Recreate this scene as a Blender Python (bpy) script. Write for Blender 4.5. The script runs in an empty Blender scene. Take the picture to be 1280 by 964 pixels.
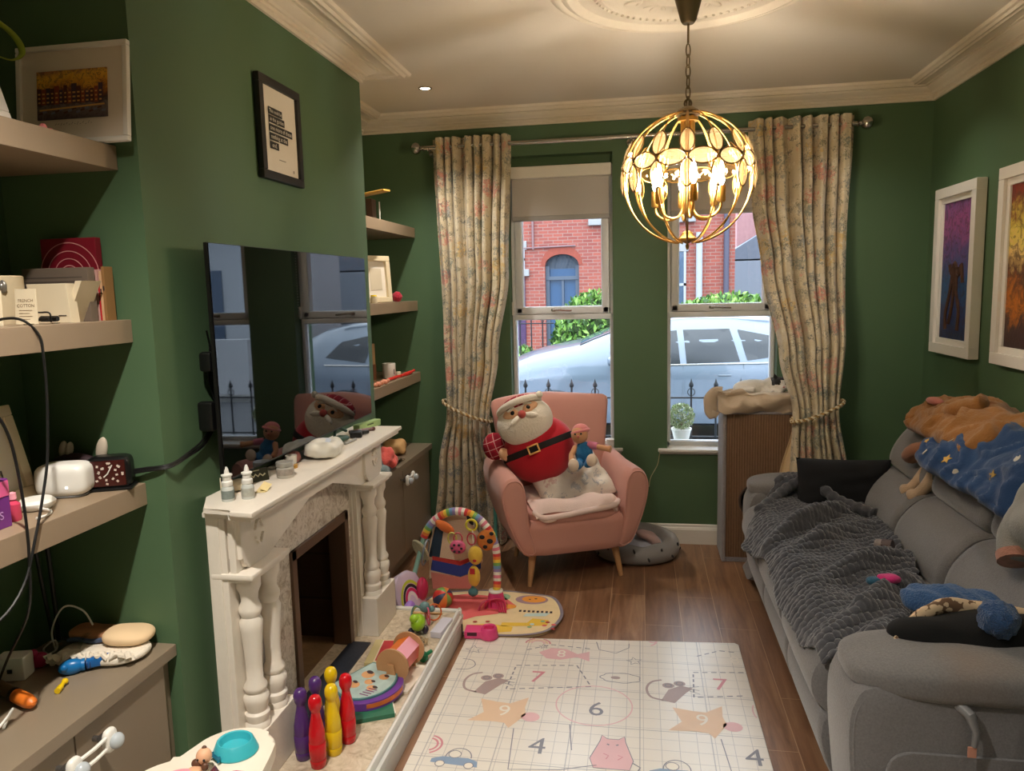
import bpy, bmesh, math, random
from mathutils import Vector, Matrix, noise, Euler
from math import sin, cos, pi, sqrt, radians, atan2, exp
random.seed(7)
SC = bpy.context.scene
COL = SC.collection
V = Vector

# ---------------------------------------------------------------- mesh builder
class MB:
    def __init__(s):
        s.bm = bmesh.new(); s.mi = 0; s.sm = True; s.wn = False
    def mat(s, i):
        s.mi = i; return s
    def _tag(s, n):
        s.bm.faces.ensure_lookup_table()
        for f in s.bm.faces[n:]:
            f.material_index = s.mi; f.smooth = s.sm
    def face(s, pts):
        n = len(s.bm.faces)
        vs = [s.bm.verts.new(p) for p in pts]
        try: s.bm.faces.new(vs)
        except ValueError: pass
        s._tag(n); return s
    def box(s, c, d, bev=0.0, rot=None, seg=2):
        n = len(s.bm.faces)
        m = Matrix.Translation(c)
        if rot is not None:
            m = m @ (rot if isinstance(rot, Matrix) else Euler(rot).to_matrix()).to_4x4()
        m = m @ Matrix.Diagonal((d[0], d[1], d[2], 1))
        r = bmesh.ops.create_cube(s.bm, size=1, matrix=m)
        if bev > 0:
            s.wn = True
            es = set(e for v in r['verts'] for e in v.link_edges)
            bmesh.ops.bevel(s.bm, geom=list(es), offset=min(bev, min(d) * .49), segments=seg, profile=.5, affect='EDGES')
        s._tag(n); return s
    def bx(s, x0, x1, y0, y1, z0, z1, bev=0.0, seg=2):
        return s.box(((x0 + x1) / 2, (y0 + y1) / 2, (z0 + z1) / 2), (abs(x1 - x0), abs(y1 - y0), abs(z1 - z0)), bev, None, seg)
    def loft(s, rings, closed=True, cap=True, loop=False):
        n = len(s.bm.faces)
        R = [[s.bm.verts.new(p) for p in r] for r in rings]
        k = len(R[0]); rr = list(zip(R, R[1:])) + ([(R[-1], R[0])] if loop else [])
        for a, b in rr:
            for i in range(k if closed else k - 1):
                j = (i + 1) % k
                try: s.bm.faces.new((a[i], a[j], b[j], b[i]))
                except ValueError: pass
        if cap and closed and not loop:
            for r in (R[0][::-1], R[-1]):
                try: s.bm.faces.new(r)
                except ValueError: pass
        s._tag(n); return s
    def lathe(s, prof, c=(0, 0, 0), seg=24, rot=None, sx=1, sy=1):
        m = Matrix.Translation(c)
        if rot is not None: m = m @ (rot if isinstance(rot, Matrix) else Euler(rot).to_matrix()).to_4x4()
        rings = [[m @ V((max(r, 1e-4) * cos(2 * pi * i / seg) * sx, max(r, 1e-4) * sin(2 * pi * i / seg) * sy, z)) for i in range(seg)] for r, z in prof]
        return s.loft(rings)
    def cyl(s, p0, p1, r0, r1=None, seg=16):
        r1 = r0 if r1 is None else r1
        return s.tube([p0, p1], [r0, r1], seg)
    def tube(s, pts, r, seg=8, loop=False, flat=1.0):
        P = [V(p) for p in pts]; n = len(P)
        rs = r if isinstance(r, (list, tuple)) else [r] * n
        t0 = (P[1] - P[0]).normalized()
        up = V((0, 0, 1)) if abs(t0.z) < .9 else V((1, 0, 0))
        nrm = (up - t0 * up.dot(t0)).normalized()
        rings = []
        for i in range(n):
            if loop: t = (P[(i + 1) % n] - P[i - 1])
            else: t = P[min(i + 1, n - 1)] - P[max(i - 1, 0)]
            t = t.normalized() if t.length > 1e-9 else t0
            nrm = (nrm - t * nrm.dot(t)); nrm = nrm.normalized() if nrm.length > 1e-6 else t.orthogonal().normalized()
            b = t.cross(nrm)
            rings.append([P[i] + (nrm * cos(2 * pi * j / seg) * flat + b * sin(2 * pi * j / seg)) * rs[i] for j in range(seg)])
        return s.loft(rings, True, not loop, loop)
    def ell(s, c, r, rot=None, u=20, v=14, f=None):
        if not isinstance(r, (list, tuple)): r = (r, r, r)
        m = Matrix.Translation(c)
        if rot is not None: m = m @ (rot if isinstance(rot, Matrix) else Euler(rot).to_matrix()).to_4x4()
        rings = []
        for j in range(v + 1):
            a = -pi / 2 + pi * j / v; a = max(-pi / 2 + .02, min(pi / 2 - .02, a))
            ring = []
            for i in range(u):
                b = 2 * pi * i / u
                p = V((cos(a) * cos(b), cos(a) * sin(b), sin(a)))
                k = f(p) if f else 1.0
                ring.append(m @ V((p.x * r[0] * k, p.y * r[1] * k, p.z * r[2] * k)))
            rings.append(ring)
        return s.loft(rings)
    def puff(s, c, d, p=3.5, n=10, rot=None, warp=None, nz=0.0, nf=6.0):
        """rounded, stuffed box: a superellipsoid of size d"""
        bm2 = bmesh.new()
        bmesh.ops.create_cube(bm2, size=2)
        bmesh.ops.subdivide_edges(bm2, edges=bm2.edges[:], cuts=n, use_grid_fill=True)
        m = Matrix.Translation(c)
        if rot is not None: m = m @ (rot if isinstance(rot, Matrix) else Euler(rot).to_matrix()).to_4x4()
        for v in bm2.verts:
            q = V([math.tan(x * pi / 4) if abs(x) <= 1 else x for x in v.co])
            k = (abs(q.x) ** p + abs(q.y) ** p + abs(q.z) ** p) ** (1 / p)
            q = q / k
            w = V((q.x * d[0] / 2, q.y * d[1] / 2, q.z * d[2] / 2))
            if nz: w += q.normalized() * nz * noise.noise(w * nf + V(c) * 3)
            if warp: w = warp(w)
            v.co = m @ w
        s.merge(bm2); return s
    def merge(s, bm2, m=None):
        n = len(s.bm.faces); mp = {}
        for v in bm2.verts: mp[v] = s.bm.verts.new(m @ v.co if m else v.co)
        for f in bm2.faces:
            try: s.bm.faces.new([mp[v] for v in f.verts])
            except ValueError: pass
        bm2.free(); s._tag(n)
    def prism(s, pts, depth, m=None, bev=0.0):
        """2D outline in local XY, extruded along local +Z by depth, placed by matrix m"""
        m = m or Matrix.Identity(4)
        b = bmesh.new()
        lo = [b.verts.new((x, y, 0)) for x, y in pts]; hi = [b.verts.new((x, y, depth)) for x, y in pts]
        k = len(pts)
        b.faces.new(lo[::-1]); b.faces.new(hi)
        for i in range(k):
            j = (i + 1) % k; b.faces.new((lo[i], lo[j], hi[j], hi[i]))
        if bev:
            s.wn = True
            es = [e for e in b.edges if abs(e.verts[0].co.z - e.verts[1].co.z) < 1e-7]
            bmesh.ops.bevel(b, geom=es, offset=bev, segments=2, profile=.5, affect='EDGES')
        s.merge(b, m); return s
    def flat(s, pts, m=None):
        return s.face([(m @ V((x, y, 0))) if m else V((x, y, 0)) for x, y in pts])
    def ribbon(s, pts, w, m=None, loop=False):
        """thin printed line in local XY"""
        n = len(s.bm.faces); P = [V((p[0], p[1], 0)) for p in pts]; k = len(P); L = []
        for i in range(k):
            t = (P[(i + 1) % k] - P[i - 1]) if loop else P[min(i + 1, k - 1)] - P[max(i - 1, 0)]
            t = t.normalized() if t.length > 1e-9 else V((1, 0, 0)); nn = V((-t.y, t.x, 0)) * w / 2
            L.append([s.bm.verts.new(m @ (P[i] + nn) if m else P[i] + nn), s.bm.verts.new(m @ (P[i] - nn) if m else P[i] - nn)])
        for i in range(k if loop else k - 1):
            a, b = L[i], L[(i + 1) % k]
            try: s.bm.faces.new((a[0], a[1], b[1], b[0]))
            except ValueError: pass
        s._tag(n); return s
    def grid(s, nu, nv, f, thick=0.0):
        n = len(s.bm.faces)
        P = [[V(f(i / nu, j / nv)) for j in range(nv + 1)] for i in range(nu + 1)]
        top = [[s.bm.verts.new(p) for p in row] for row in P]
        for i in range(nu):
            for j in range(nv):
                s.bm.faces.new((top[i][j], top[i + 1][j], top[i + 1][j + 1], top[i][j + 1]))
        if thick:
            def nrm(i, j):
                a = P[min(i + 1, nu)][j] - P[max(i - 1, 0)][j]; b = P[i][min(j + 1, nv)] - P[i][max(j - 1, 0)]
                c = a.cross(b); return c.normalized() if c.length > 1e-12 else V((0, 0, 1))
            bot = [[s.bm.verts.new(P[i][j] - nrm(i, j) * thick) for j in range(nv + 1)] for i in range(nu + 1)]
            for i in range(nu):
                for j in range(nv):
                    s.bm.faces.new((bot[i][j], bot[i][j + 1], bot[i + 1][j + 1], bot[i + 1][j]))
            for i in range(nu):
                s.bm.faces.new((top[i][0], bot[i][0], bot[i + 1][0], top[i + 1][0]))
                s.bm.faces.new((top[i][nv], top[i + 1][nv], bot[i + 1][nv], bot[i][nv]))
            for j in range(nv):
                s.bm.faces.new((top[0][j], top[0][j + 1], bot[0][j + 1], bot[0][j]))
                s.bm.faces.new((top[nu][j], bot[nu][j], bot[nu][j + 1], top[nu][j + 1]))
        s._tag(n); return s
    def text(s, body, size, m, depth=0.0, align='CENTER'):
        cu = bpy.data.curves.new('lettering', 'FONT'); cu.body = body; cu.size = size
        cu.align_x = align; cu.align_y = 'CENTER'; cu.extrude = depth; cu.resolution_u = 3
        o = bpy.data.objects.new('lettering', cu); COL.objects.link(o)
        me = bpy.data.meshes.new_from_object(o.evaluated_get(bpy.context.evaluated_depsgraph_get()))
        bpy.data.objects.remove(o); bpy.data.curves.remove(cu)
        b = bmesh.new(); b.from_mesh(me); bpy.data.meshes.remove(me)
        s.merge(b, m); return s
    def xf(s, m):
        bmesh.ops.transform(s.bm, matrix=m, verts=s.bm.verts[:]); return s
    def jitter(s, amp, f, off=0.0):
        s.bm.normal_update()
        for v in s.bm.verts: v.co += v.normal * amp * noise.noise(v.co * f + V((off, off, off)))
        return s

def rm(x=0, y=0, z=0): return Euler((x, y, z)).to_matrix()
def TR(loc, rx=0, ry=0, rz=0, sc=1): return Matrix.Translation(loc) @ Euler((rx, ry, rz)).to_matrix().to_4x4() @ Matrix.Scale(sc, 4)
def frame(o, x, y):
    """matrix with local X along x, local Y along y"""
    x = V(x).normalized(); y = V(y); y = (y - x * y.dot(x)).normalized(); z = x.cross(y)
    return Matrix(((x.x, y.x, z.x, o[0]), (x.y, y.y, z.y, o[1]), (x.z, y.z, z.z, o[2]), (0, 0, 0, 1)))
def circ(cx, cy, rx, ry=None, n=20, a0=0, a1=2 * pi):
    ry = rx if ry is None else ry
    full = abs(a1 - a0 - 2 * pi) < 1e-6
    return [(cx + rx * cos(a0 + (a1 - a0) * i / (n if full else n - 1)), cy + ry * sin(a0 + (a1 - a0) * i / (n if full else n - 1))) for i in range(n)]
def rrect(w, h, r, n=5):
    out = []
    for cx, cy, a in ((w / 2 - r, h / 2 - r, 0), (-w / 2 + r, h / 2 - r, pi / 2), (-w / 2 + r, -h / 2 + r, pi), (w / 2 - r, -h / 2 + r, 1.5 * pi)):
        out += [(cx + r * cos(a + pi / 2 * i / n), cy + r * sin(a + pi / 2 * i / n)) for i in range(n + 1)]
    return out
def spline(P, n=8, loop=False):
    P = [V(p) for p in P]; k = len(P); out = []
    for i in range(k if loop else k - 1):
        g = (lambda q: P[q % k]) if loop else (lambda q: P[max(0, min(k - 1, q))])
        a, b, c, d = g(i - 1), g(i), g(i + 1), g(i + 2)
        for j in range(n):
            t = j / n
            out.append(.5 * (2 * b + (c - a) * t + (2 * a - 5 * b + 4 * c - d) * t * t + (3 * b - a - 3 * c + d) * t ** 3))
    if not loop: out.append(P[-1])
    return out
def lerp(tab, z):
    """piecewise linear table [(z, value)]"""
    if z <= tab[0][0]: return tab[0][1]
    for (a, x), (b, y) in zip(tab, tab[1:]):
        if z <= b:
            t = (z - a) / (b - a); t = t * t * (3 - 2 * t); return x + (y - x) * t
    return tab[-1][1]

# ---------------------------------------------------------------- objects
def finish(name, mb, mats, parent=None, sharp=38):
    me = bpy.data.meshes.new(name)
    bm = mb.bm
    bmesh.ops.recalc_face_normals(bm, faces=bm.faces[:])
    loc = None
    if parent is not None: off = V(getattr(parent, 'location', (0, 0, 0)))
    if parent is not None:
        p = parent; off = V((0, 0, 0))
        while p is not None: off += V(p.location); p = p.parent
        bmesh.ops.translate(bm, vec=-off, verts=bm.verts[:])
    else:
        xs = [v.co for v in bm.verts]
        loc = V(((min(v.x for v in xs) + max(v.x for v in xs)) / 2, (min(v.y for v in xs) + max(v.y for v in xs)) / 2, min(v.z for v in xs)))
        bmesh.ops.translate(bm, vec=-loc, verts=bm.verts[:])
    bm.to_mesh(me); bm.free()
    for m in (mats if isinstance(mats, (list, tuple)) else [mats]): me.materials.append(m)
    me.set_sharp_from_angle(angle=radians(sharp))
    o = bpy.data.objects.new(name, me); COL.objects.link(o)
    if mb.wn:
        w = o.modifiers.new('weighted', 'WEIGHTED_NORMAL'); w.keep_sharp = True
    if parent is not None: o.parent = parent
    else: o.location = loc
    return o
def thing(name, label, cat, loc=(0, 0, 0), group=None):
    o = bpy.data.objects.new(name, None); COL.objects.link(o); o.location = loc; o.empty_display_size = .05
    o['label'] = label; o['category'] = cat
    if group: o['group'] = group
    return o
def part(name, mb, mats, parent, label=None, sharp=38, stuff=False):
    o = finish(name, mb, mats, parent, sharp)
    if label: o['label'] = label
    if stuff: o['kind'] = 'stuff'
    return o
def solo(name, mb, mats, label, cat, group=None, sharp=38, kind=None):
    o = finish(name, mb, mats, None, sharp); o['label'] = label; o['category'] = cat
    if group: o['group'] = group
    if kind: o['kind'] = kind
    return o
def struct(name, mb, mats, label=None, cat=None, sharp=38):
    o = finish(name, mb, mats, None, sharp); o['kind'] = 'structure'
    if label: o['label'] = label
    if cat: o['category'] = cat
    return o
def dup(root, loc, rz=0.0, label=None):
    r = root.copy(); COL.objects.link(r); r.location = loc; r.rotation_euler = (0, 0, rz)
    if label: r['label'] = label
    for ch in list(root.children):
        c = ch.copy(); COL.objects.link(c); c.parent = r
        for g in list(ch.children):
            d = g.copy(); COL.objects.link(d); d.parent = c
    return r
def voxel(mb, size, smooth=6):
    """fuse the overlapping volumes of a builder into one continuous skin"""
    me = bpy.data.meshes.new('body'); bmesh.ops.recalc_face_normals(mb.bm, faces=mb.bm.faces[:]); mb.bm.to_mesh(me)
    o = bpy.data.objects.new('body', me); COL.objects.link(o)
    r = o.modifiers.new('r', 'REMESH'); r.mode = 'VOXEL'; r.voxel_size = size
    if smooth:
        sm = o.modifiers.new('s', 'SMOOTH'); sm.iterations = smooth; sm.factor = .5
    dg = bpy.context.evaluated_depsgraph_get(); dg.update()
    me2 = bpy.data.meshes.new_from_object(o.evaluated_get(dg))
    bpy.data.objects.remove(o); bpy.data.meshes.remove(me)
    out = MB(); out.bm.from_mesh(me2); bpy.data.meshes.remove(me2)
    for f in out.bm.faces: f.smooth = True; f.material_index = 0
    mb.bm.free(); return out

# ---------------------------------------------------------------- materials
def lin(c):
    if isinstance(c, str): c = tuple(int(c[i:i + 2], 16) for i in (0, 2, 4))
    return tuple(((x / 255) / 12.92 if x <= 10.31 else ((x / 255 + .055) / 1.055) ** 2.4) for x in c[:3]) + (1.0,)
class NT:
    def __init__(s, name):
        s.m = bpy.data.materials.new(name); s.m.use_nodes = True; s.t = s.m.node_tree; s.t.nodes.clear()
        s.out = s.n('ShaderNodeOutputMaterial'); s.tc = s.n('ShaderNodeTexCoord')
    def n(s, ty, **kw):
        x = s.t.nodes.new(ty)
        for k, v in kw.items():
            if k in x.inputs.keys() if isinstance(k, str) else False: x.inputs[k].default_value = v
            else: setattr(x, k, v)
        return x
    def l(s, a, b): s.t.links.new(a, b)
    def noise(s, scale, detail=3, rough=.5, vec=None, dist=0.0):
        x = s.n('ShaderNodeTexNoise'); x.inputs['Scale'].default_value = scale; x.inputs['Detail'].default_value = detail
        x.inputs['Roughness'].default_value = rough; x.inputs['Distortion'].default_value = dist
        s.l(vec or s.tc.outputs['Object'], x.inputs['Vector']); return x
    def ramp(s, fac, stops, interp='LINEAR'):
        x = s.n('ShaderNodeValToRGB'); e = x.color_ramp.elements; x.color_ramp.interpolation = interp
        while len(e) < len(stops): e.new(.5)
        for i, (p, c) in enumerate(stops): e[i].position = p; e[i].color = lin(c)
        s.l(fac, x.inputs['Fac']); return x
    def mix(s, fac, a, b, mode='MIX'):
        x = s.n('ShaderNodeMix', data_type='RGBA', blend_type=mode)
        for sock, val in ((x.inputs[0], fac), (x.inputs[6], a), (x.inputs[7], b)):
            if hasattr(val, 'is_output'): s.l(val, sock)
            elif isinstance(val, (int, float)): sock.default_value = val
            else: sock.default_value = lin(val)
        return x.outputs[2]
    def math(s, op, a, b=0.0, c=0.0):
        x = s.n('ShaderNodeMath', operation=op)
        for i, val in enumerate((a, b, c)):
            if hasattr(val, 'is_output'): s.l(val, x.inputs[i])
            else: x.inputs[i].default_value = val
        return x.outputs[0]
    def mapping(s, scale=(1, 1, 1), rot=(0, 0, 0), loc=(0, 0, 0)):
        x = s.n('ShaderNodeMapping'); x.inputs['Scale'].default_value = scale; x.inputs['Rotation'].default_value = rot; x.inputs['Location'].default_value = loc
        s.l(s.tc.outputs['Object'], x.inputs['Vector']); return x.outputs[0]
    def bsdf(s, color, rough=.5, metal=0.0, bump=None, bstr=.2, bdist=.01, **kw):
        b = s.n('ShaderNodeBsdfPrincipled')
        if hasattr(color, 'is_output'): s.l(color, b.inputs['Base Color'])
        else: b.inputs['Base Color'].default_value = lin(color)
        if hasattr(rough, 'is_output'): s.l(rough, b.inputs['Roughness'])
        else: b.inputs['Roughness'].default_value = rough
        b.inputs['Metallic'].default_value = metal
        for k, v in kw.items(): b.inputs[k.replace('_', ' ')].default_value = v
        if bump is not None:
            x = s.n('ShaderNodeBump'); x.inputs['Strength'].default_value = bstr; x.inputs['Distance'].default_value = bdist
            s.l(bump, x.inputs['Height']); s.l(x.outputs[0], b.inputs['Normal'])
        s.l(b.outputs[0], s.out.inputs['Surface']); return s.m
_mats = {}
def P(name, c, rough=.5, metal=0.0, var=.08, vs=8.0, bump=0.0, bs=60.0, **kw):
    """plain surface with a little mottling and grain"""
    if name in _mats: return _mats[name]
    t = NT(name)
    nz = t.noise(vs, 3)
    r = lin(c); hi = tuple(min(1, x * (1 + var)) for x in r[:3]) + (1,); lo = tuple(x * (1 - var) for x in r[:3]) + (1,)
    mx = t.n('ShaderNodeMix', data_type='RGBA'); mx.inputs[6].default_value = lo; mx.inputs[7].default_value = hi
    t.l(nz.outputs['Fac'], mx.inputs[0])
    b = t.noise(bs, 4).outputs['Fac'] if bump else None
    _mats[name] = t.bsdf(mx.outputs[2], rough, metal, b, bump, .01, **kw)
    return _mats[name]
def F(name, c, var=.12, vs=14, bump=.35, bs=220, rough=.95, **kw):
    """woven or knitted cloth"""
    return P(name, c, rough, 0, var, vs, bump, bs, Sheen_Weight=.25, Sheen_Roughness=.5, **kw)
def emit(name, c, strength):
    t = NT(name); e = t.n('ShaderNodeEmission'); e.inputs['Color'].default_value = lin(c); e.inputs['Strength'].default_value = strength
    t.l(e.outputs[0], t.out.inputs['Surface']); return t.m
def glass_pane(name, tint=(255, 255, 255), ior=1.45):
    t = NT(name)
    tr = t.n('ShaderNodeBsdfTransparent'); tr.inputs['Color'].default_value = lin(tint)
    gl = t.n('ShaderNodeBsdfGlossy'); gl.inputs['Roughness'].default_value = 0.0
    fr = t.n('ShaderNodeFresnel'); fr.inputs['IOR'].default_value = ior
    mx = t.n('ShaderNodeMixShader'); t.l(fr.outputs[0], mx.inputs[0]); t.l(tr.outputs[0], mx.inputs[1]); t.l(gl.outputs[0], mx.inputs[2])
    t.l(mx.outputs[0], t.out.inputs['Surface']); return t.m
BULB_L = 250
DOWN_AND_FILL = [(-1.11, 3.90, 44), (1.15, 3.95, 9), (-.80, .90, 125), (1.1, 1.3, 12), (-.9, -.7, 105), (.9, -.7, 55)]  # first is the corner downlight; the rest are unseen spots added as fill
SKY_W = 5.6
EXPO = 0.8
# ---------------------------------------------------------------- shared materials
WALL = P('green_wall_paint', (78, 106, 75), .62, var=.04, vs=2.5, bump=.03, bs=300)
def _ceil():
    t = NT('ceiling_paint'); n = t.noise(3, 4)
    return t.bsdf(t.mix(n.outputs['Fac'], (216, 206, 190), (222, 212, 197)), .8, 0, t.noise(140, 3).outputs['Fac'], .04)
CEIL = _ceil()
PLASTER = P('white_plaster_moulding', (226, 215, 196), .7, var=.03, vs=20, bump=.06, bs=120)
WHITE = P('white_gloss_paint', (232, 228, 220), .35, var=.02)
UPVC = P('white_window_plastic', (222, 224, 226), .3, var=.02)
IVORY = P('ivory_painted_wood', (228, 220, 208), .42, var=.05, vs=14, bump=.08, bs=60)
SHELF = P('taupe_lacquer', (146, 127, 105), .45, var=.03, vs=6)
CABINET = P('taupe_cabinet_lacquer', (134, 120, 102), .38, var=.04, vs=5)
BLACK = P('black_plastic', (14, 14, 15), .35, var=.05)
BLACKMATT = P('black_matt_wood', (22, 20, 20), .5)
DARK = P('dark_cloth', (16, 16, 20), .9, bump=.2)
CHROME = P('brushed_steel', (190, 185, 178), .25, 1.0, var=.03)
GOLD = P('brushed_gold_metal', (186, 146, 78), .42, 1.0, var=.06, vs=30)
BRONZE = P('antique_bronze', (120, 104, 76), .4, .9, var=.08)
WOODLIGHT = P('pale_beech', (205, 165, 115), .45, var=.1, vs=6, bump=.05, bs=40)
WHITEPL = P('white_plastic', (232, 230, 224), .35, var=.02)
CABLE = P('black_cable_rubber', (12, 12, 12), .5)
PAPER = P('white_paper', (228, 220, 206), .7, var=.02)
CARDC = P('cream_card', (222, 208, 180), .7, var=.03)
RED = P('red_gloss_paint', (196, 14, 28), .2, var=.02)
PURPLE = P('purple_gloss_paint', (78, 44, 110), .2, var=.02)
YELLOW = P('yellow_gloss_paint', (226, 190, 20), .2, var=.02)
PINK = P('pink_plastic', (226, 70, 130), .35, var=.03)
PINKLT = P('light_pink_plastic', (235, 160, 175), .4, var=.03)
GREENPL = P('lime_green_plastic', (150, 196, 40), .35, var=.1, vs=30)
TEAL = P('teal_plastic', (60, 176, 190), .35, var=.03)
BLUEPL = P('blue_plastic', (20, 96, 168), .35, var=.05)
ORANGE = P('orange_plastic', (228, 120, 40), .4, var=.05)
LILAC = P('lilac_plastic', (160, 120, 205), .4, var=.03)
BROWNPL = P('brown_plastic', (92, 58, 40), .4, var=.1)
GREY = P('grey_plastic', (126, 128, 130), .5)

def _floor():
    t = NT('brown_oak_planks'); vec = t.mapping((1, 1, 1), (0, 0, pi / 2), (0.06, .1, 0))
    br = t.n('ShaderNodeTexBrick'); br.offset = .37; br.offset_frequency = 2; t.l(vec, br.inputs['Vector'])
    for k, v in (('Scale', 1.0), ('Brick Width', .92), ('Row Height', .172), ('Mortar Size', .0016), ('Mortar Smooth', .2), ('Bias', 0.0)): br.inputs[k].default_value = v
    br.inputs['Color1'].default_value = (0, 0, 0, 1); br.inputs['Color2'].default_value = (1, 1, 1, 1); br.inputs['Mortar'].default_value = (.5, .5, .5, 1)
    sv = t.mapping((26, 2.2, 26))
    g = t.noise(1.0, 6, .62, sv, .6); k = t.noise(3.2, 4, .6, None, 1.2)
    base = t.ramp(g.outputs['Fac'], [(.25, (96, 68, 48)), (.5, (146, 108, 80)), (.75, (180, 142, 108))]).outputs[0]
    base = t.mix(t.math('MULTIPLY', br.outputs['Color'], .7), base, t.mix(.6, base, (116, 78, 54)))
    base = t.mix(t.math('MULTIPLY', k.outputs['Fac'], .35), base, (110, 78, 56), 'MULTIPLY')
    col = t.mix(br.outputs['Fac'], base, (176, 142, 110))
    h = t.math('SUBTRACT', g.outputs['Fac'], t.math('MULTIPLY', br.outputs['Fac'], 1.0))
    ro = t.math('ADD', .24, t.math('MULTIPLY', g.outputs['Fac'], .2))
    return t.bsdf(col, ro, 0, h, .12, .004, Specular_IOR_Level=.6)
FLOOR = _floor()

def _curtain():
    t = NT('floral_curtain_cloth')
    vec = t.mapping((1, 1, 1))
    base = t.mix(t.noise(9, 4).outputs['Fac'], (184, 170, 142), (220, 206, 176))
    def spots(scale, loc, thr, cols, nsc, base):
        v = t.n('ShaderNodeTexVoronoi'); v.inputs['Scale'].default_value = scale; v.inputs['Randomness'].default_value = 1.0
        n = t.noise(nsc, 3, .7); ad = t.n('ShaderNodeVectorMath', operation='MULTIPLY_ADD'); t.l(n.outputs['Color'], ad.inputs[0]); ad.inputs[1].default_value = (.09, .09, .09)
        t.l(t.mapping((1, .35, 1), (0, 0, 0), loc), ad.inputs[2]); t.l(ad.outputs[0], v.inputs['Vector'])
        m = t.math('LESS_THAN', v.outputs['Distance'], thr)
        petal = t.math('GREATER_THAN', t.noise(nsc * 1.6, 3, .7).outputs['Fac'], .47)
        m = t.math('MULTIPLY', m, petal)
        hue = t.ramp(v.outputs['Color'], cols, 'CONSTANT').outputs[0]
        return t.mix(t.math('MULTIPLY', m, .8), base, hue)
    c = spots(13, (0, 0, 0), .46, [(0, (148, 146, 140)), (.3, (128, 136, 130)), (.5, (210, 200, 180)), (.75, (160, 152, 134))], 42, base)
    c = spots(7, (.3, .7, .2), .33, [(0, (204, 134, 120)), (.25, (206, 176, 116)), (.5, (210, 156, 138)), (.72, (126, 132, 138)), (.86, (200, 176, 140))], 30, c)
    c = spots(24, (.1, .2, .9), .4, [(0, (96, 100, 100)), (.35, (124, 122, 100)), (.6, (222, 212, 190)), (.8, (128, 128, 130))], 60, c)
    return t.bsdf(c, .85, 0, t.noise(300, 3).outputs['Fac'], .15, .004, Sheen_Weight=.2)
CURTAIN = _curtain()
LINING = F('cream_curtain_lining', (222, 194, 152), .05)

def _marble():
    t = NT('mottled_beige_marble'); n = t.noise(17, 8, .72, None, 2.0)
    c = t.ramp(n.outputs['Fac'], [(.3, (126, 112, 98)), (.44, (178, 166, 150)), (.56, (214, 206, 194)), (.64, (160, 148, 132)), (.75, (206, 196, 182))]).outputs[0]
    return t.bsdf(c, .3, 0, n.outputs['Fac'], .05, .003)
MARBLE = _marble()
def _marble2():
    t = NT('cream_hearth_stone'); n = t.noise(18, 8, .68, None, 1.5)
    c = t.ramp(n.outputs['Fac'], [(.3, (150, 132, 112)), (.48, (196, 180, 156)), (.62, (214, 200, 180)), (.78, (176, 154, 130))]).outputs[0]
    return t.bsdf(c, .32, 0, n.outputs['Fac'], .05, .003)
HEARTHST = _marble2()
def _soot():
    t = NT('sooty_firebrick'); br = t.n('ShaderNodeTexBrick'); t.l(t.mapping((1, 1, 1), (0, pi / 2, 0)), br.inputs['Vector'])
    for k, v in (('Scale', 1.0), ('Brick Width', .2), ('Row Height', .07), ('Mortar Size', .005)): br.inputs[k].default_value = v
    br.inputs['Color1'].default_value = lin((84, 58, 40)); br.inputs['Color2'].default_value = lin((60, 42, 30)); br.inputs['Mortar'].default_value = lin((34, 28, 24))
    c = t.mix(t.noise(9, 5).outputs['Fac'], br.outputs['Color'], (64, 40, 24))
    return t.bsdf(c, .9, 0, t.noise(60, 4).outputs['Fac'], .5)
SOOT = _soot()
def _sofa():
    t = NT('grey_sofa_chenille'); n = t.noise(170, 3, .7); m = t.noise(6, 3)
    c = t.mix(n.outputs['Fac'], (88, 87, 89), (136, 134, 136)); c = t.mix(t.math('MULTIPLY', m.outputs['Fac'], .25), c, (106, 102, 98))
    return t.bsdf(c, .95, 0, n.outputs['Fac'], .5, .004, Sheen_Weight=.35, Sheen_Roughness=.45)
SOFA = _sofa()
CHAIRPINK = F('dusty_pink_velvet', (202, 146, 134), .06, 5, .12, 400, .8)
def _throw():
    t = NT('charcoal_chunky_throw'); n = t.noise(60, 4, .7); m = t.noise(9, 3)
    c = t.mix(n.outputs['Fac'], (36, 37, 42), (88, 90, 98)); c = t.mix(t.math('MULTIPLY', m.outputs['Fac'], .4), c, (60, 58, 62))
    return t.bsdf(c, .95, 0, n.outputs['Fac'], .8, .006, Sheen_Weight=.5, Sheen_Roughness=.4)
THROW = _throw()
def _brick(name='red_street_brick', c1=(176, 92, 72), c2=(150, 74, 62), mort=(170, 140, 128)):
    t = NT(name); br = t.n('ShaderNodeTexBrick'); t.l(t.mapping((1, 1, 1), (pi / 2, 0, 0)), br.inputs['Vector'])
    for k, v in (('Scale', 1.0), ('Brick Width', .225), ('Row Height', .075), ('Mortar Size', .008), ('Bias', -.1)): br.inputs[k].default_value = v
    br.inputs['Color1'].default_value = lin(c1); br.inputs['Color2'].default_value = lin(c2); br.inputs['Mortar'].default_value = lin(mort)
    c = t.mix(t.math('MULTIPLY', t.noise(2.5, 4).outputs['Fac'], .5), br.outputs['Color'], (120, 76, 72))
    return t.bsdf(c, .9, 0, br.outputs['Fac'], -.3, .01)
BRICK = _brick(c1=(150, 72, 56), c2=(124, 56, 48), mort=(138, 112, 102))
LEAF = P('hedge_leaf_green', (96, 140, 50), .6, var=.35, vs=40)
LEAF2 = P('pale_box_leaf', (176, 196, 140), .6, var=.25, vs=60)
PANE = glass_pane('clear_window_glass')
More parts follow.
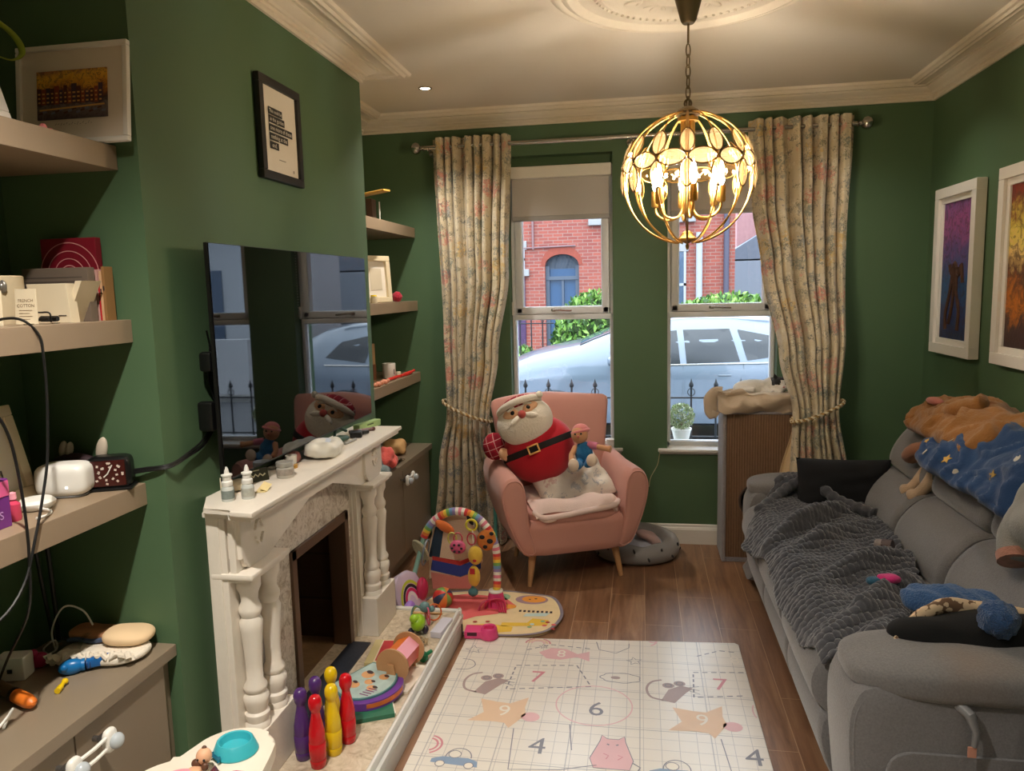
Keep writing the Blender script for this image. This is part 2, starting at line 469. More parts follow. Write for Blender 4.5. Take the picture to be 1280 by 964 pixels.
# ---------------------------------------------------------------- the room
CH = 2.66                       # ceiling
XL, XC, XR = -1.72, -1.30, 1.61 # alcove wall, chimney breast face, right wall
Y0, YB = -1.7, 4.57             # wall behind, window wall
YN, YF = 1.81, 3.45             # sides of the chimney breast
struct('floor', MB().bx(XL - .12, XR + .12, Y0 - .12, YB + .25, -.08, 0), FLOOR)
struct('ceiling', MB().bx(XL - .12, XR + .12, Y0 - .12, YB + .25, CH, CH + .1), CEIL)
struct('wall_left', MB().bx(XL - .12, XL, Y0 - .12, YB + .25, 0, CH), WALL)
struct('wall_right', MB().bx(XR, XR + .12, Y0 - .12, YB + .25, 0, CH), WALL)
struct('wall_back', MB().bx(XL, XR, Y0 - .12, Y0, 0, CH), WALL)
# chimney breast with the hole of the fireplace
OY0, OY1, OZ = 2.30, 2.88, .70
m = MB()
m.bx(XL, XC, YN, OY0, 0, CH).bx(XL, XC, OY1, YF, 0, CH).bx(XL, XC, OY0, OY1, OZ, CH)
struct('wall_chimney', m, WALL)
# window wall
W1 = (-.805, -.165); W2 = (.16, .80); WZ0, WZ1 = .585, 2.405
m = MB()
m.bx(XL, XR, YB, YB + .25, 0, WZ0).bx(XL, XR, YB, YB + .25, WZ1, CH)
m.bx(XL, W1[0], YB, YB + .25, WZ0, WZ1).bx(W1[1], W2[0], YB, YB + .25, WZ0, WZ1).bx(W2[1], XR, YB, YB + .25, WZ0, WZ1)
m.bx(W1[0], W1[1], YB + .085, YB + .25, 2.345, WZ1).bx(W2[0], W2[1], YB + .085, YB + .25, 2.345, WZ1)
struct('wall_front', m, WALL)

def sweep(name, runs, prof, mats, label=None):
    """mould a profile [(out, down)] along horizontal runs of (x, y) corners; 'out' is to the left of travel"""
    mb = MB()
    for pts in runs:
        P2 = [V((p[0], p[1])) for p in pts]; k = len(P2); rings = []
        for i in range(k):
            d0 = (P2[i] - P2[i - 1]).normalized() if i else (P2[1] - P2[0]).normalized()
            d1 = (P2[i + 1] - P2[i]).normalized() if i < k - 1 else d0
            n0, n1 = V((-d0.y, d0.x)), V((-d1.y, d1.x)); b = (n0 + n1); b = b / max(.2, b.dot(n0))
            rings.append([(P2[i].x + b.x * o, P2[i].y + b.y * o, z) for o, z in prof])
        mb.loft(rings)
    return struct(name, mb, mats, label, sharp=25)
Z = CH
corn = [(0, Z - .078), (.012, Z - .078), (.012, Z - .064), (.020, Z - .061), (.020, Z - .048), (.028, Z - .046), (.034, Z - .038), (.052, Z - .030), (.064, Z - .020), (.066, Z - .013), (.080, Z - .012), (.080, Z - .007),
        (.128, Z - .007), (.131, Z - .019), (.141, Z - .022), (.149, Z - .013), (.154, Z - .013), (.158, Z - .022), (.168, Z - .024), (.175, Z - .013), (.180, Z - .012), (.184, Z - .017), (.191, Z - .014), (.196, Z), (0, Z)]
run = [(XR, Y0), (XR, YB), (XL, YB), (XL, YF), (XC, YF), (XC, YN), (XL, YN), (XL, Y0)]
sweep('trim_1', [run], corn, PLASTER)
base = [(0, 0), (0, .125), (.004, .125), (.008, .118), (.008, .108), (.014, .100), (.014, .096), (.018, .092), (.018, 0)]
sweep('baseboard_front', [[(XR, YB), (XL + .36, YB)]], base, WHITE)
sweep('baseboard_right', [[(XR, Y0), (XR, YB)]], base, WHITE)
sweep('baseboard_chimney', [[(XC, YF), (XC, 3.24)], [(XC, 1.72), (XC, YN)]], base, WHITE) if False else None

# ceiling rose, turned plaster
CX, CY = .17, 2.82
rp = [(.005, Z), (.005, Z - .03), (.06, Z - .034), (.075, Z - .02), (.09, Z - .016), (.15, Z - .012), (.17, Z - .02), (.185, Z - .012), (.25, Z - .010), (.30, Z - .010), (.315, Z - .016), (.33, Z - .010), (.345, Z - .014), (.36, Z - .008), (.40, Z - .008),
      (.415, Z - .018), (.43, Z - .024), (.445, Z - .020), (.455, Z - .012), (.465, Z - .016), (.48, Z - .014), (.495, Z - .004), (.50, Z)]
m = MB().lathe(rp, (CX, CY, 0), 72)
for i in range(72):
    a = 2 * pi * i / 72; m.ell((CX + .335 * cos(a), CY + .335 * sin(a), Z - .013), .006, None, 6, 4)
for i in range(12):
    a = 2 * pi * i / 12
    m.ell((CX + .22 * cos(a), CY + .22 * sin(a), Z - .012), (.045, .016, .006), (0, 0, a), 10, 6)
    for sg in (-1, 1):
        m.ell((CX + .215 * cos(a + sg * .13), CY + .215 * sin(a + sg * .13), Z - .011), (.03, .009, .005), (0, 0, a + sg * .7), 8, 6)
struct('trim_2', m, PLASTER, sharp=30)

# windows
def window(idx, x0, x1):
    mb = MB(); y0, y1 = YB + .09, YB + .155; b = .024; zt = 1.405; tw = .06
    z0, z1 = WZ0 + .012, 2.352
    mb.bx(x0, x0 + b, y0, y1, z0, z1, .006).bx(x1 - b, x1, y0, y1, z0, z1, .006).bx(x0, x1, y0, y1, z0, z0 + .034, .006).bx(x0, x1, y0, y1, z1 - b, z1, .006)
    mb.bx(x0 + .01, x1 - .01, y0 - .006, y1, zt, zt + tw * .6, .008)
    w = finish('window_%d' % idx, mb, UPVC); w['kind'] = 'structure'
    s = MB(); a0, a1, c0, c1 = x0 + b, x1 - b, zt + tw * .6, z1 - b; sb = .05; ya, yb = y0 - .012, y1 - .01
    s.bx(a0, a0 + sb, ya, yb, c0, c1, .01).bx(a1 - sb, a1, ya, yb, c0, c1, .01).bx(a0, a1, ya, yb, c0, c0 + .048, .01).bx(a0, a1, ya, yb, c1 - sb, c1, .01)
    part('window_sash', s, UPVC, w)
    g = MB(); g.box(((x0 + x1) / 2, y1 - .03, (z0 + zt) / 2), (x1 - x0 - .03, .006, zt - z0 - .02)); g.box(((x0 + x1) / 2, y1 - .025, (c0 + c1) / 2), (a1 - a0 - .06, .006, c1 - c0 - .06))
    part('window_glass', g, PANE, w)
    xm = (x0 + x1) / 2 - .01
    h = MB().box((xm - .045, ya - .006, c0 + .026), (.03, .012, .018), .004); h.tube([(xm - .05, ya - .014, c0 + .028), (xm, ya - .02, c0 + .026), (xm + .07, ya - .016, c0 + .02)], [.006, .006, .005], 8)
    part('window_handle', h, CHROME, w)
    hg = MB()
    for xx in (x0 + .006, x1 - .006): hg.box((xx, y0 - .012, zt + .075), (.012, .020, .085), .003)
    part('window_hinge', hg, WHITEPL, w)
    sl = MB().bx(x0 - .055, x1 + .055, YB - .035, YB + .0, WZ0 - .0, WZ0 + .02, .006); sl.bx(x0 + .002, x1 - .002, YB - .002, y0 + .01, WZ0, WZ0 + .02, .002)
    sl.bx(x0 - .045, x1 + .045, YB - .012, YB, WZ0 - .016, WZ0 + .001, .003)
    part('window_sill', sl, WHITE, w)
    o = MB().bx(x0 - .03, x1 + .03, YB + .16, YB + .33, WZ0 - .07, WZ0 + .0, .01); part('outer_sill', o, P('grey_outer_sill', (150, 150, 150), .8), w)
window(1, *W1); window(2, *W2)
for i, (x0, x1) in enumerate((W1, W2)):
    side = ('left', 'right')[i]
    b = thing('roller_blind', 'pale grey roller blind partly pulled down over the %s' % ('left window beside the left curtain', 'right window behind the chandelier')[i], 'blind', ((x0 + x1) / 2, YB + .05, 2.03), 'roller blinds at the windows')
    FB = F('grey_blind_fabric', (196, 192, 190), .02, 8, .1, 300, .8)
    part('cassette', MB().bx(x0 + .004, x1 - .004, YB + .015, YB + .075, 2.272, 2.345, .008), WHITEPL, b)
    part('blind_fabric', MB().bx(x0 + .022, x1 - .022, YB + .05, YB + .053, 2.045, 2.28), FB, b)
    part('bottom_bar', MB().bx(x0 + .02, x1 - .02, YB + .043, YB + .06, 2.018, 2.048, .006), P('grey_blind_bar', (168, 166, 166), .5), b)
    c = MB()
    for k in range(46): c.ell((x1 - .012, YB + .04, 2.27 - k * .018), .0035, None, 6, 4)
    part('bead_chain', c, WHITEPL, b)
# ---------------------------------------------------------------- curtains and rod
rod = thing('curtain_rod', 'brushed steel curtain rod with ball ends above both windows', 'curtain rod', (-.05, 4.46, 2.46))
RZ = 2.462
part('pole', MB().cyl((-1.29, 4.46, RZ), (1.18, 4.46, RZ), .013), CHROME, rod)
for x, s in ((-1.29, -1), (1.18, 1)):
    f = MB().lathe([(.013, 0), (.02, .004), (.012, .012), (.012, .02), (.02, .024), (.031, .034), (.036, .05), (.031, .066), (.018, .078), (.001, .083)], (x, 4.46, RZ), 20, rm(0, s * pi / 2, 0))
    part('finial', f, CHROME, rod)
for x in (-1.262, -.05, 1.145):
    f = MB().cyl((x, 4.46, RZ - .014), (x, YB - .004, RZ - .014), .008); f.lathe([(.03, 0), (.028, .008), (.01, .012)], (x, YB, RZ - .014), 18, rm(pi / 2, 0, 0)); f.tube([(x, 4.445 + .03 * cos(a) * .5 + .015, RZ + .018 * sin(a)) for a in [pi + k * pi / 6 for k in range(7)]], .005, 6)
    part('bracket', f, CHROME, rod)

def curtain(label, lt, rt, nf, ph, tie, lining=None, fwd=0.0):
    c = thing('curtain', label, 'curtain', ((lt[-1][1] + rt[-1][1]) / 2, 4.46, .012), 'floral curtains')
    zt = 2.515
    def f(u, v):
        z = .012 + (zt - .012) * v
        a, b = lerp(lt, z), lerp(rt, z)
        w = min(1, abs(z - tie) / .5)
        uu = u + .018 * sin(2 * pi * u * 3 + ph + z * .7) + .012 * sin(2 * pi * u * 2 - z * 1.1)
        amp = .020 + .020 * w
        if z > 2.2: amp = .034
        sq = sin(2 * pi * nf * uu + ph)
        sq = math.copysign(abs(sq) ** .7, sq)
        y = 4.46 + amp * sq + .006 * sin(2 * pi * u * nf * 2.3 + z * 3) * w - .02 * (1 - w)
        if z < tie: y -= .015 * min(1, (tie - z) / .3)
        k = max(0, min(1, (2.0 - z) / 1.0)); y -= fwd * k * k * (3 - 2 * k) * (1 - .5 * u * u)
        return (a + (b - a) * u + .35 * amp * cos(2 * pi * nf * uu + ph) * .6, min(y, YB - .02), z)
    part('panel', MB().grid(190, 70, f, .004), CURTAIN, c, sharp=80)
    if lining:
        l0, l1 = lining
        part('lining', MB().grid(30, 30, lambda u, v: (lerp(l0, .015 + (.84 - .015) * v) * (1 - u) + lerp(l1, .015 + .825 * v) * u, 4.475 - fwd * .97 + .012 * sin(u * 14), .015 + .825 * v), .003), LINING, c, 'plain cream lining turned out below the tie', sharp=80)
    return c
curtain('cream floral curtain tied back at the left of the left window', [(0, -1.32), (.5, -1.27), (.86, -1.205), (1.3, -1.215), (2.5, -1.245)], [(0, -.85), (.45, -.885), (.80, -.935), (1.2, -.875), (1.7, -.80), (2.5, -.765)], 8, .4, .84)
curtain('cream floral curtain tied back beside the right window and cat tower', [(0, .80), (.5, .82), (.88, .825), (1.2, .755), (1.7, .68), (2.1, .63), (2.5, .605)], [(0, 1.18), (.5, 1.15), (.90, 1.095), (1.3, 1.13), (2.5, 1.165)], 8, 1.2, .88, ([(0, .70), (.5, .765), (.84, .835)], [(0, .88), (.84, .90)]), .25)
def rope(cx, rx, z0, dz, label, yc=4.445, sl=0.0):
    m = MB(); n = 90; A = []; B = []
    for i in range(n):
        a = 2 * pi * i / n
        c = V((cx + rx * cos(a), yc + .066 * sin(a) + sl * cos(a), z0 + dz * cos(a) + .012 * sin(a)))
        tw = a * 26; r = .0065
        A.append(c + V((0, cos(tw) * r, sin(tw) * r))); B.append(c - V((0, cos(tw) * r, sin(tw) * r)))
    m.mat(0).tube(A, .0072, 6, True).mat(1).tube(B, .0072, 6, True)
    solo('curtain_tieback', m, [F('cream_rope', (214, 200, 170)), F('gold_rope', (150, 118, 66))], label, 'tieback', 'rope tiebacks')
rope(-1.07, .155, .855, -.062, 'twisted cream rope tieback around the left curtain')
rope(.962, .150, .895, .048, 'twisted cream rope tieback around the right curtain by the sofa', 4.235, .055)

# ---------------------------------------------------------------- alcove shelves and cabinets
for al, (ya, yb) in (('near', (.75, YN)), ('far', (YF, YB))):
    for lv, zt in (('top', 2.0), ('middle', 1.544), ('lowest', 1.09)):
        solo('floating_shelf', MB().bx(XL + .001, -1.362 if al == 'near' else -1.402, ya, yb, zt - .062, zt, .002), SHELF,
             '%s thick taupe floating shelf in the alcove %s' % (lv, 'left of the fireplace, nearest us' if al == 'near' else 'between fireplace and window'), 'shelf', 'floating alcove shelves')
def cabinet(ya, yb, doors, label, knobs, xf, group='alcove cabinets'):
    xb = XL + .022
    c = thing('alcove_cabinet', label, 'cabinet', ((xb + xf) / 2, (ya + yb) / 2, 0), group)
    part('carcass', MB().bx(xb, xf - .02, ya, yb, .07, .585, .002).bx(xb, xf - .06, ya, yb, 0, .07), CABINET, c)
    part('worktop', MB().bx(xb, xf + .012, ya, yb, .585, .62, .003), CABINET, c)
    part('plinth', MB().bx(xf - .06, xf - .045, ya, yb, 0, .08), CABINET, c)
    for a, b in doors:
        d = part('door', MB().bx(xf - .02, xf, a + .002, b - .002, .085, .58, .002), CABINET, c)
        for k in knobs:
            if a < k < b:
                part('knob', MB().lathe([(.007, 0), (.007, .014), (.013, .02), (.0165, .03), (.013, .041), (.001, .046)], (xf, k, .535), 18, rm(0, pi / 2, 0)), P('steel_knob', (150, 150, 152), .25, .9), d)
    return c
cabinet(.75, YN, [(.76, 1.09), (1.09, 1.43), (1.43, 1.765)], 'long taupe cabinet under the near shelves, cluttered top', [1.373, 1.488], -1.322)
cabinet(YF, YB, [(3.46, 3.99), (3.99, 4.53)], 'taupe cabinet in the far alcove beside the window curtain', [3.95, 4.04], -1.355)
def lock(y0, y1, label, x):
    c = thing('cabinet_lock', label, 'child lock', (x, (y0 + y1) / 2, .52), 'child safety locks')
    for y in (y0, y1):
        part('end_tab', MB().puff((x + .004, y, .535), (.022, .04, .06), 3, 6), WHITEPL, c)
        part('button', MB().ell((x + .02, y + .004, .532), (.016, .019, .019)), P('pale_grey_knob', (176, 184, 190), .2), c)
    m = MB()
    for dz in (.014, -.014): m.tube([(x + .006, y0, .535 + dz), (x + .01, (y0 + y1) / 2, .535 + dz), (x + .006, y1, .535 + dz)], .005, 6)
    part('strap', m, WHITEPL, c)
lock(1.373, 1.488, 'white child safety lock across the near cabinet door knobs', -1.282)
lock(3.945, 4.045, 'white child safety lock on the far alcove cabinet doors', -1.315)

# ---------------------------------------------------------------- fireplace
fp = thing('fireplace_surround', 'ivory painted fireplace surround with paired turned columns and marble slips', 'fireplace', (-1.2, 2.52, 0))
ML = [(XC, 3.16), (-1.068, 3.16), (-1.068, 1.842), (-1.142, 1.852), (-1.150, 1.868), (-1.235, 1.872), (XC, 1.99)]
part('mantel_shelf', MB().prism(ML, .016, TR((0, 0, .984)), .004).prism([(x - .012 if x > XC else x, y + (.012 if y < 2.2 else -.012)) for x, y in ML], .016, TR((0, 0, .968)), .003), IVORY, fp)
# back frame: two jamb boards and a lintel board
part('back_frame', MB().bx(XC, -1.235, 1.985, 2.14, .12, .968, .003).bx(XC, -1.235, 2.86, 3.09, .12, .968, .003).bx(XC, -1.235, 2.14, 2.86, .90, .968), IVORY, fp)
for ya, yb in ((1.903, 2.13), (2.89, 3.125)): part('jamb_board', MB().bx(-1.245, -1.192, ya, yb, .12, .968, .003).bx(-1.249, -1.21, ya - .004, ya + .02, .12, .968, .002), IVORY, fp)
fz = [(1.905, .966), (1.905, .795), (2.125, .795), (2.40, .886), (2.60, .886), (2.885, .795), (3.13, .795), (3.13, .966)]
m = MB().prism(fz, .022, frame((-1.186, 0, 0), (0, 1, 0), (0, 0, 1)), .003)
part('frieze', m, IVORY, fp)
scroll = [(-.10, .085), (.10, .085), (.10, -.045), (.088, -.055), (.082, -.07), (.06, -.085), (-.06, -.085), (-.082, -.07), (-.088, -.055), (-.10, -.045)]
for yc in (2.015, 3.01):
    b = part('corner_block', MB().prism(scroll, .07, frame((-1.22, yc, .88), (0, 1, 0), (0, 0, 1)), .006), IVORY, fp)
    d = MB()
    for k in range(4):
        a = pi / 4 + k * pi / 2
        for t in (-.3, 0, .3):
            d.box((-1.147, yc + .020 * (cos(k * pi / 2) + cos((k + 1) * pi / 2)) / 2 * 1.4 + t * .016 * (cos((k + 1) * pi / 2) - cos(k * pi / 2)), .89 + .034 * (sin(k * pi / 2) + sin((k + 1) * pi / 2)) / 2 * 1.4 + t * .03 * (sin((k + 1) * pi / 2) - sin(k * pi / 2))), (.012, .009, .014), .003, (a, 0, 0))
    part('diamond_ornament', d, IVORY, b)
    part('capital', MB().bx(-1.245, -1.112, yc - .118, yc + .122, .776, .795, .006).bx(-1.245, -1.124, yc - .11, yc + .114, .764, .778, .004), IVORY, fp)
    part('plinth', MB().bx(-1.245, -1.122, yc - .115, yc + .12, .12, .292, .004), IVORY, fp)
    cp = [(r * 1.12, z) for r, z in [(.034, 0), (.034, .012), (.029, .02), (.033, .032), (.033, .045), (.027, .052), (.030, .066), (.034, .085), (.034, .100), (.026, .112), (.031, .122), (.031, .132), (.022, .15), (.022, .20), (.025, .26), (.029, .31), (.031, .335), (.024, .352), (.030, .368), (.030, .38), (.022, .40), (.024, .425), (.032, .445), (.032, .474)]]
    for dy in (-.055, .06):
        part('column', MB().lathe(cp, (-1.163, yc + dy, .291), 24), IVORY, fp)
mb = MB()
xa, xb = -1.26, -1.222
mb.bx(xa, xb, 2.12, 2.335, .12, .70, .002).bx(xa, xb, 2.845, 2.93, .12, .70, .002).bx(xa, xb, 2.12, 2.93, .70, .92, .002)
mb.bx(xa - .03, xb - .018, 2.32, 2.365, .12, .69, .002).bx(xa - .03, xb - .018, 2.815, 2.86, .12, .69, .002)
part('marble_slip', mb, MARBLE, fp, 'mottled beige marble slip')
FR = P('bronze_fire_frame', (104, 82, 66), .45, .5, var=.1)
mb = MB(); xa, xb = -1.29, -1.212
mb.bx(xa, xb, 2.335, 2.372, .12, .70, .003).bx(xa, xb, 2.808, 2.845, .12, .70, .003).bx(xa, xb, 2.335, 2.845, .662, .70, .003)
part('metal_frame', mb, FR, fp, 'brown metal frame')
mb = MB()
mb.bx(-1.66, -1.64, OY0, OY1, .05, .72).bx(-1.66, XC + .02, OY0 - .015, OY0 + .02, .05, .72).bx(-1.66, XC + .02, OY1 - .02, OY1 + .015, .05, .72).bx(-1.66, XC + .02, OY0, OY1, .68, .72)
part('firebox', mb, SOOT, fp, 'sooty dark brick firebox')
mb = MB().bx(-1.64, -1.29, OY0 + .02, OY1 - .02, .02, .125)
part('fire_floor', mb, P('ash_floor', (120, 92, 62), .9, var=.3, vs=14, bump=.4), fp)
mb = MB(); 
for k in range(9): mb.tube([(-1.50, 2.43 + k * .035, .13), (-1.49, 2.43 + k * .035, .27)], .007, 6)
mb.bx(-1.51, -1.48, 2.40, 2.74, .255, .275, .004).bx(-1.51, -1.48, 2.40, 2.74, .14, .155, .004).prism([(2.38, .12), (2.38, .50), (2.46, .58), (2.70, .58), (2.78, .50), (2.78, .12)], .02, frame((-1.60, 0, 0), (0, 1, 0), (0, 0, 1)), .004)
part('grate', mb, P('rusty_cast_iron', (112, 70, 44), .75, .3, var=.35, vs=22, bump=.3), fp, 'rusty cast iron fire grate')
h = thing('hearth', 'raised cream stone hearth with white moulded front edge', 'hearth', (-1.06, 2.46, 0))
part('hearth_slab', MB().bx(XC, -.834, 1.73, 3.17, .094, .12, .003).bx(XC, -.85, 1.74, 3.16, 0, .095), HEARTHST, h)
ep = [(0, 0), (.0, .128), (.006, .134), (.014, .134), (.018, .126), (.018, .108), (.026, .100), (.026, .088), (.020, .082), (.026, .074), (.022, .066), (.022, 0)]
m = MB(); m.loft([[(-.846 + o, y, z) for o, z in ep] for y in (1.70, 3.195)]); m.loft([[(x, 3.168 + o, z) for o, z in ep] for x in (XC, -.824)])
part('front_moulding', m, P('white_hearth_moulding', (222, 220, 214), .4), h)
# ---------------------------------------------------------------- chandelier
GX, GY, GZ, GR = CX, CY, 1.985, .233
ch = thing('chandelier', 'gold globe chandelier with amber crystal band hanging from the ceiling rose', 'chandelier', (GX, GY, 1.73))
part('canopy', MB().lathe([(.001, 2.52), (.02, 2.521), (.027, 2.53), (.05, 2.612), (.056, 2.63), (.056, 2.648)], (GX, GY, 0), 28), BRONZE, ch)
m = MB().cyl((GX, GY, 2.52), (GX, GY, 2.455), .004)
part('stem', m, BRONZE, ch)
m = MB(); z = 2.45; k = 0
while z > 2.26:
    a = k * pi / 2 + .5; pts = [(GX + .0085 * sin(t) * cos(a), GY + .0085 * sin(t) * sin(a), z - .02 + .0225 * cos(t)) for t in [2 * pi * i / 14 for i in range(14)]]
    m.tube(pts, .0026, 6, True); z -= .036; k += 1
part('chain', m, BRONZE, ch)
m = MB(); m.tube([(GX + .012 * sin(t), GY, 2.248 + .014 * cos(t)) for t in [2 * pi * i / 14 for i in range(14)]], .0035, 6, True)
m.lathe([(.002, 2.238), (.02, 2.236), (.035, 2.226), (.040, 2.220), (.038, 2.214), (.044, 2.211), (.044, 2.206), (.002, 2.203)], (GX, GY, 0), 28)
part('top_cap', m, BRONZE, ch)
NR = 14
for i in range(NR):
    a = 2 * pi * (i + .35) / NR; m = MB()
    for off in (-.016, .016) if i % 2 == 0 else (0,):
        pts = []
        for j in range(25):
            t = .17 + (pi - .34) * j / 24
            pts.append((GX + GR * sin(t) * cos(a + off), GY + GR * sin(t) * sin(a + off), GZ + GR * 1.0 * cos(t)))
        m.tube(pts, .0026, 6)
    part('rib', m, GOLD, ch)
m = MB()
for i in range(6):
    a = 2 * pi * i / 6 + .3; m.cyl((GX + .018 * cos(a), GY + .018 * sin(a), 2.205), (GX + .018 * cos(a), GY + .018 * sin(a), 1.86), .0085, None, 10)
m.lathe([(.002, 2.20), (.036, 2.198), (.036, 2.186), (.002, 2.184)], (GX, GY, 0), 20)
part('centre_column', m, GOLD, ch)
BULBS = []
for i in range(6):
    a = 2 * pi * i / 6 + .62; R_ = .125; c, s = cos(a), sin(a)
    pr = [(.022, 1.90), (.024, 1.868), (.045, 1.846), (.08, 1.842), (.108, 1.855), (.122, 1.872), (R_, 1.892)]
    m = MB().tube(spline([(GX + r * c, GY + r * s, z) for r, z in pr], 5), .0048, 8)
    ar = part('arm', m, GOLD, ch)
    m = MB().lathe([(.001, 1.890), (.012, 1.892), (.0155, 1.898), (.0155, 1.945), (.0145, 1.950), (.001, 1.951)], (GX + R_ * c, GY + R_ * s, 0), 16)
    part('candle_cup', m, GOLD, ar)
    m = MB().lathe([(.004, 1.951), (.011, 1.966), (.0135, 1.985), (.010, 2.008), (.004, 2.028), (.0005, 2.035)], (GX + R_ * c, GY + R_ * s, 0), 14)
    part('bulb', m, emit('warm_filament_bulb', (255, 237, 212), BULB_L), ar)
    BULBS.append((GX + R_ * c, GY + R_ * s, 1.99))
t = NT('amber_cut_crystal')
def _cr():
    tr = t.n('ShaderNodeBsdfTransparent'); tr.inputs['Color'].default_value = lin((255, 244, 222))
    tl = t.n('ShaderNodeBsdfTranslucent'); tl.inputs['Color'].default_value = lin((250, 232, 196))
    gl = t.n('ShaderNodeBsdfGlossy'); gl.inputs['Roughness'].default_value = .05; gl.inputs['Color'].default_value = lin((255, 240, 214))
    a = t.n('ShaderNodeMixShader'); a.inputs[0].default_value = .05; t.l(tr.outputs[0], a.inputs[1]); t.l(tl.outputs[0], a.inputs[2])
    b = t.n('ShaderNodeMixShader'); b.inputs[0].default_value = .15; t.l(a.outputs[0], b.inputs[1]); t.l(gl.outputs[0], b.inputs[2])
    t.l(b.outputs[0], t.out.inputs['Surface']); return t.m
CRYS = _cr()
RIM = P('dark_gold_rim', (112, 84, 40), .35, .9)
def marquise(c, ax, up, nrm, L, W, mg, mr):
    """a pointed oval cut stone in a thin metal rim"""
    fr = frame(c, ax, up); n = 20; o = []
    for i in range(n):
        a = 2 * pi * i / n; x = cos(a); y = sin(a) * (1 - .25 * abs(cos(a)) ** 3)
        o.append((x * L / 2, y * W / 2))
    rings = [[fr @ V((x * k, y * k, z)) for x, y in o] for k, z in ((.02, -.010), (.55, -.008), (.93, -.002), (.93, .002), (.55, .008), (.02, .010))]
    mg.loft(rings)
    mr.tube([fr @ V((x, y, 0)) for x, y in o], .0026, 5, True)
for i in range(NR):
    a = 2 * pi * (i + .35) / NR; ca, sa = cos(a), sin(a); rad = V((ca, sa, 0)); tan = V((-sa, ca, 0))
    zc = 2.030; rr = sqrt(GR ** 2 - (zc - GZ) ** 2) + .004
    a2 = a + pi / NR; rad2 = V((cos(a2), sin(a2), 0)); tan2 = V((-sin(a2), cos(a2), 0))
    for c, ax, up, L, W in ((V((GX, GY, zc)) + rad2 * (rr * cos(pi / NR) + .002), tan2, V((0, 0, 1)), .098, .054),
                            (V((GX, GY, zc + .054)) + rad * (sqrt(GR ** 2 - (zc + .054 - GZ) ** 2) + .003), V((0, 0, 1)) - rad * .45, tan, .092, .050),
                            (V((GX, GY, zc - .054)) + rad * (rr + .002), V((0, 0, 1)) + rad * .03, tan, .092, .050)):
        mg, mr = MB(), MB(); mg.sm = False
        marquise(c, ax, up, None, L, W, mg, mr)
        r = part('crystal_rim', mr, RIM, ch); g = part('crystal', mg, CRYS, r)
m = MB().lathe([(.0005, 1.728), (.005, 1.735), (.007, 1.745), (.004, 1.752), (.014, 1.757), (.03, 1.762), (.034, 1.772), (.022, 1.784), (.020, 1.792), (.008, 1.80), (.001, 1.801)], (GX, GY, 0), 22)
part('bottom_finial', m, GOLD, ch)

def lamp(name, kind, loc, energy, color, **kw):
    d = bpy.data.lights.new(name, kind); d.energy = energy; d.color = color
    for k, v in kw.items(): setattr(d, k, v)
    o = bpy.data.objects.new(name, d); COL.objects.link(o); o.location = loc; return o


# one recessed downlight with a fitting, plus unseen spots added as fill
SPOT_XY = [(-1.11, 3.90), (1.15, 3.95), (-.8, .9), (1.1, 1.3), (-.9, -.7), (.9, -.7)]
for i, (x, y) in enumerate(SPOT_XY):
    if i == 0:
        d = thing('downlight', 'small recessed ceiling downlight in the far left corner', 'downlight', (x, y, CH - .006))
        part('bezel', MB().lathe([(.026, CH), (.036, CH - .001), (.036, CH - .005), (.028, CH - .006), (.026, CH - .002)], (x, y, 0), 24), CHROME, d)
        part('lens', MB().lathe([(.0005, CH - .003), (.027, CH - .003), (.027, CH - .001), (.0005, CH - .001)], (x, y, 0), 20), emit('lit_downlight', (255, 236, 205), 9), d)
for x, y, e in DOWN_AND_FILL:
    o = lamp('downlight_and_fill_spot', 'SPOT', (x, y, CH - .012), e, (1.0, .92, .81), spot_size=radians(125), spot_blend=.9, shadow_soft_size=.03)
# ---------------------------------------------------------------- television, poster, paintings
tv = thing('television', 'black flat television mounted on the green chimney breast above the mantel', 'television', (-1.23, 2.553, 1.05))
t = NT('black_tv_screen'); SCREEN = t.bsdf((5, 5, 7), .02, 0, None, Specular_IOR_Level=.9)
part('housing', MB().box((-1.214, 2.553, 1.405), (.011, 1.212, .698)), BLACK, tv)
part('screen', MB().box((-1.2072, 2.553, 1.407), (.003, 1.206, .690)), SCREEN, tv)
m = MB().box((-1.244, 2.553, 1.33), (.05, .80, .42), .02); part('rear_bulge', m, BLACK, tv)
part('wall_bracket', MB().bx(-1.30, -1.27, 2.35, 2.75, 1.25, 1.5, .004), BLACK, tv)
part('plug_housing', MB().box((-1.262, 1.972, 1.25), (.05, .03, .09), .01), BLACK, tv)
part('plug_housing', MB().box((-1.262, 1.99, 1.41), (.04, .03, .06), .01), BLACK, tv)
m = MB()
for k, off in enumerate((0, .012, .02)):
    P0 = [(-1.275, 2.03, 1.46 - off), (-1.283, 2.045 - off, 1.36), (-1.285, 2.05 + off * .4, 1.26 - off), (-1.287, 1.99, 1.185 - off), (-1.287, 1.90, 1.155 - off * .5), (-1.288, 1.815, 1.142 - off * .4), (-1.35, 1.795, 1.135 - off * .4), (-1.47, 1.785, 1.12 - off * .5), (-1.58, 1.77, 1.105)]
    m.tube(spline(P0, 7), .0032, 6)
m.tube(spline([(-1.275, 2.02, 1.50), (-1.29, 2.06, 1.42), (-1.28, 2.03, 1.36), (-1.28, 2.06, 1.28)], 6), .003, 6)
solo('television_cables', m, CABLE, 'bundle of black cables hanging from the television edge to the shelf', 'cable')

